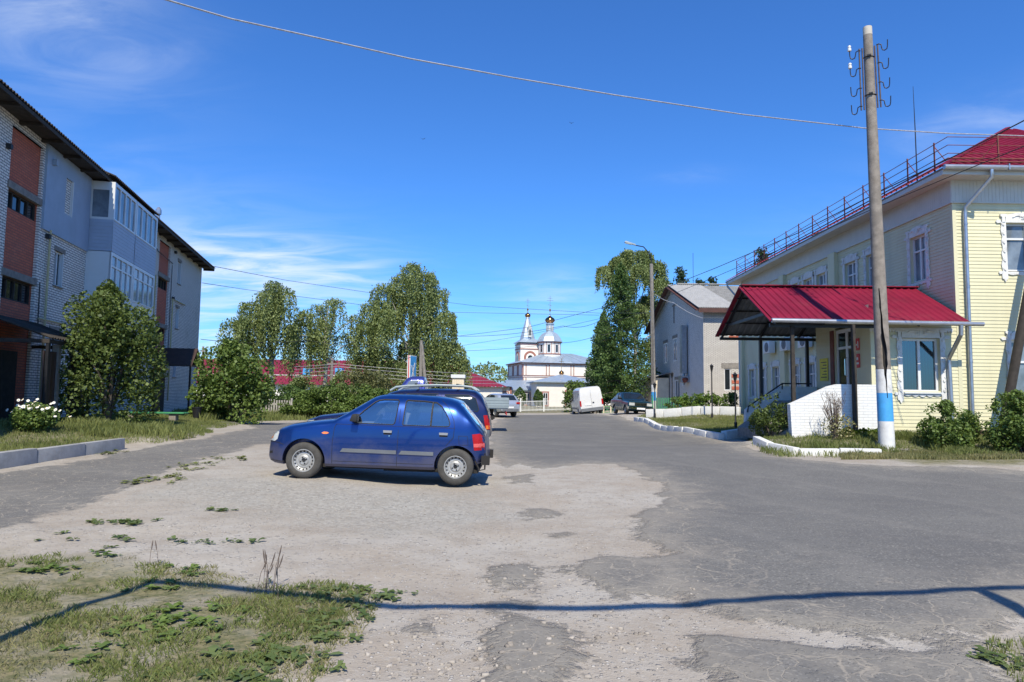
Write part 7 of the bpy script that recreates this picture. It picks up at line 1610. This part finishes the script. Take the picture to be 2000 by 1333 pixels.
kerb(GP([(1476, 867), (1515, 884), (1556, 889)]), 2, .22, .20, 'tilted whitewashed kerb stone by the wispy bush', 'tilted white kerb stones', seed=3, tilt=.06)
kerb(GP([(1560, 889), (1640, 890), (1722, 891)]), 2, .22, .17, 'long whitewashed kerb slab before the concrete pole', 'white kerb slabs by the pole', seed=4)
LK = [(-8.95, 8.6), (-8.78, 11.9), (-8.66, 15.35)]
kerb(LK, 5, .18, .26, 'grey concrete kerb block edging the raised left lawn', 'grey kerb blocks on the left', 'concrete_kerb', 5, .015, .012, 'kerb_block')
kerb([P(1263, 812, 38)[:2], P(1330, 808, 37)[:2], P(1446, 808, 35.2)[:2]], 5, .3, .42, 'whitewashed slab of the raised flower bed border', 'white bed border slabs', seed=6, tilt=.04, name='border_slab')
bn = thing('garden_bench', 'long green plank bench on wooden stumps in the tall grass', 'bench', (*at(299, 815, 24), gz(*at(299, 815, 24))))
bz = P(299, 805, 24).z-bn.location.z
mb = MB()
for y in (-.13, .0, .13): mb.box(-1.15, 1.15, y-.055, y+.055, bz-.05, bz)
mb.build('seat', M['green_paint'], bn, bevel=.008)
for x in (-.75, .72):
    mb = MB(); mb.box(x-.12, x+.12, -.12, .12, -.1, bz-.052); mb.build('leg', M['wood_pole'], bn, bevel=.02)
q = at(384, 815, 26.5); bi = thing('waste_bin', 'black plastic waste bin near the leafy shrub', 'bin', (*q, gz(*q)))
mb = MB(); mb.lathe([(.13, 0), (.17, .42), (.185, .42), (.185, .46), (.165, .46), (.13, .06), (.01, .05)], n=18, cap=False); mb.build('tub', M['black_metal'], bi, smooth=True)
mb = MB(); mb.tube([(.18*math.cos(a), -.05+.02*math.sin(a), .46+.16*math.sin(a)) for a in np.linspace(0, math.pi, 12)], .008, 5); mb.build('handle', M['black_metal'], bi)
pk = thing('picket_fence', 'grey weathered picket fence among the shrubs across the lane', 'fence', (*at(530, 812, 40), gz(*at(530, 812, 40))))
mb = MB(); x = -1.1
while x < 1.1: mb.box(x, x+.085, -.02, .0, .02, .92+random.uniform(-.06, .06)); x += .15
mb.build('pickets', M['picket'], pk)
mb = MB(); mb.box(-1.15, 1.15, .002, .05, .60, .70); mb.box(-1.15, 1.15, .002, .05, .18, .26); each(mb, 'rail', M['picket'], pk)
mb = MB(); mb.box(-1.2, -1.1, .0, .1, -.1, 1.0); mb.box(1.1, 1.2, 0, .1, -.1, 1.0); each(mb, 'post', M['picket'], pk)
# low coloured fence and board by the van
lf = thing('low_fence', 'low faded ornamental fence between the van and the saloon', 'fence', (*at(1186, 800, 58), gz(*at(1186, 800, 58))))
mb = MB()
for x in (-.9, -.3, .3, .9): mb.bar((x, 0, 0), (x, 0, .75), .09)
mb.build('post', M['cream'], lf) if False else each(mb, 'post', M['cream'], lf)
mb = MB(); mb.bar((-.9, 0, .68), (.9, 0, .68), .05); mb.bar((-.9, 0, .15), (.9, 0, .15), .05)
for x in (-.6, 0, .6): mb.bar((x-.28, 0.03, .18), (x+.28, 0.03, .65), .03); mb.bar((x+.28, .05, .18), (x-.28, .05, .65), .03)
mb.build('lattice', M['green_paint'], lf)
gf = thing('garden_fence', 'low green slatted fence in front of the cream lean-to', 'fence', (*at(1302, 795, 44), gz(*at(1302, 795, 44))))
mb = MB(); x = -.9
while x < .9: mb.box(x, x+.05, -.02, 0, .05, .85); x += .11
mb.build('slat_panel', M['green_paint'], gf); mb = MB(); mb.box(-.95, -.9, -.03, .03, 0, 1.0); mb.box(.9, .95, -.03, .03, 0, 1.0); each(mb, 'post', M['green_paint'], gf)
# stones on the broken ground
def stones(name, label, pxs, n, smin, smax, m, seed, sp):
    r = np.random.default_rng(seed); V = []; F = []; cube = np.array([(-1,-1,-1),(1,-1,-1),(1,1,-1),(-1,1,-1),(-1,-1,1),(1,-1,1),(1,1,1),(-1,1,1)], float)
    CF = np.array([(0,3,2,1),(4,5,6,7),(0,1,5,4),(1,2,6,5),(2,3,7,6),(3,0,4,7)]); A = []
    for k in range(n):
        px, py = pxs[k % len(pxs)]; g = G(px+r.normal()*sp[0], min(1420, py+r.normal()*sp[1])); s = smin+(smax-smin)*r.random()**2.6; a = r.random()*6.28; c_, s_ = math.cos(a), math.sin(a)
        q = cube*np.array([1, r.uniform(.6, .95), r.uniform(.3, .55)])*s*.5; q[4:] *= np.array([.62, .62, 1]); q = q+r.normal(size=q.shape)*s*.06; q = np.stack([q[:, 0]*c_-q[:, 1]*s_, q[:, 0]*s_+q[:, 1]*c_, q[:, 2]], 1)
        V.append(q+np.array([g.x, g.y, gz(g.x, g.y)+s*.08])); F.append(CF+8*k); A += [r.random()]*8
    o = npmesh(name, np.concatenate(V), np.concatenate(F), M[m], None, dict(rnd=np.array(A))); return tag(o, label, 'stones', kind='stuff')
M['stone'] = leaf_mat('mixed_pebbles', (.17, .145, .12), (.42, .375, .32), scale=9, rough=.9, trans=0.0)
stones('loose_pebbles', 'mixed pale pebbles lying on the broken foreground road', [(820, 1270), (880, 1310), (760, 1290), (930, 1330), (860, 1230), (1000, 1300), (900, 1180), (1050, 1150), (1150, 1230), (1230, 1250)], 520, .008, .045, 'stone', 3, (75, 32))
stones('loose_pebbles', 'fine gravel scattered over the parking strip and road edge', [(600, 970), (800, 985), (700, 1000), (950, 1000), (1100, 960), (1180, 940), (1050, 1060), (860, 1090), (500, 1010), (1250, 1180)], 1100, .008, .026, 'stone', 4, (110, 25))
stones('rubble_stones', 'rough grey stones in the verge under the bushes', [(1755, 882), (1770, 883), (1790, 884), (1850, 884), (1940, 890), (1965, 892), (1900, 886)], 34, .08, .22, 'concrete', 5, (10, 2))
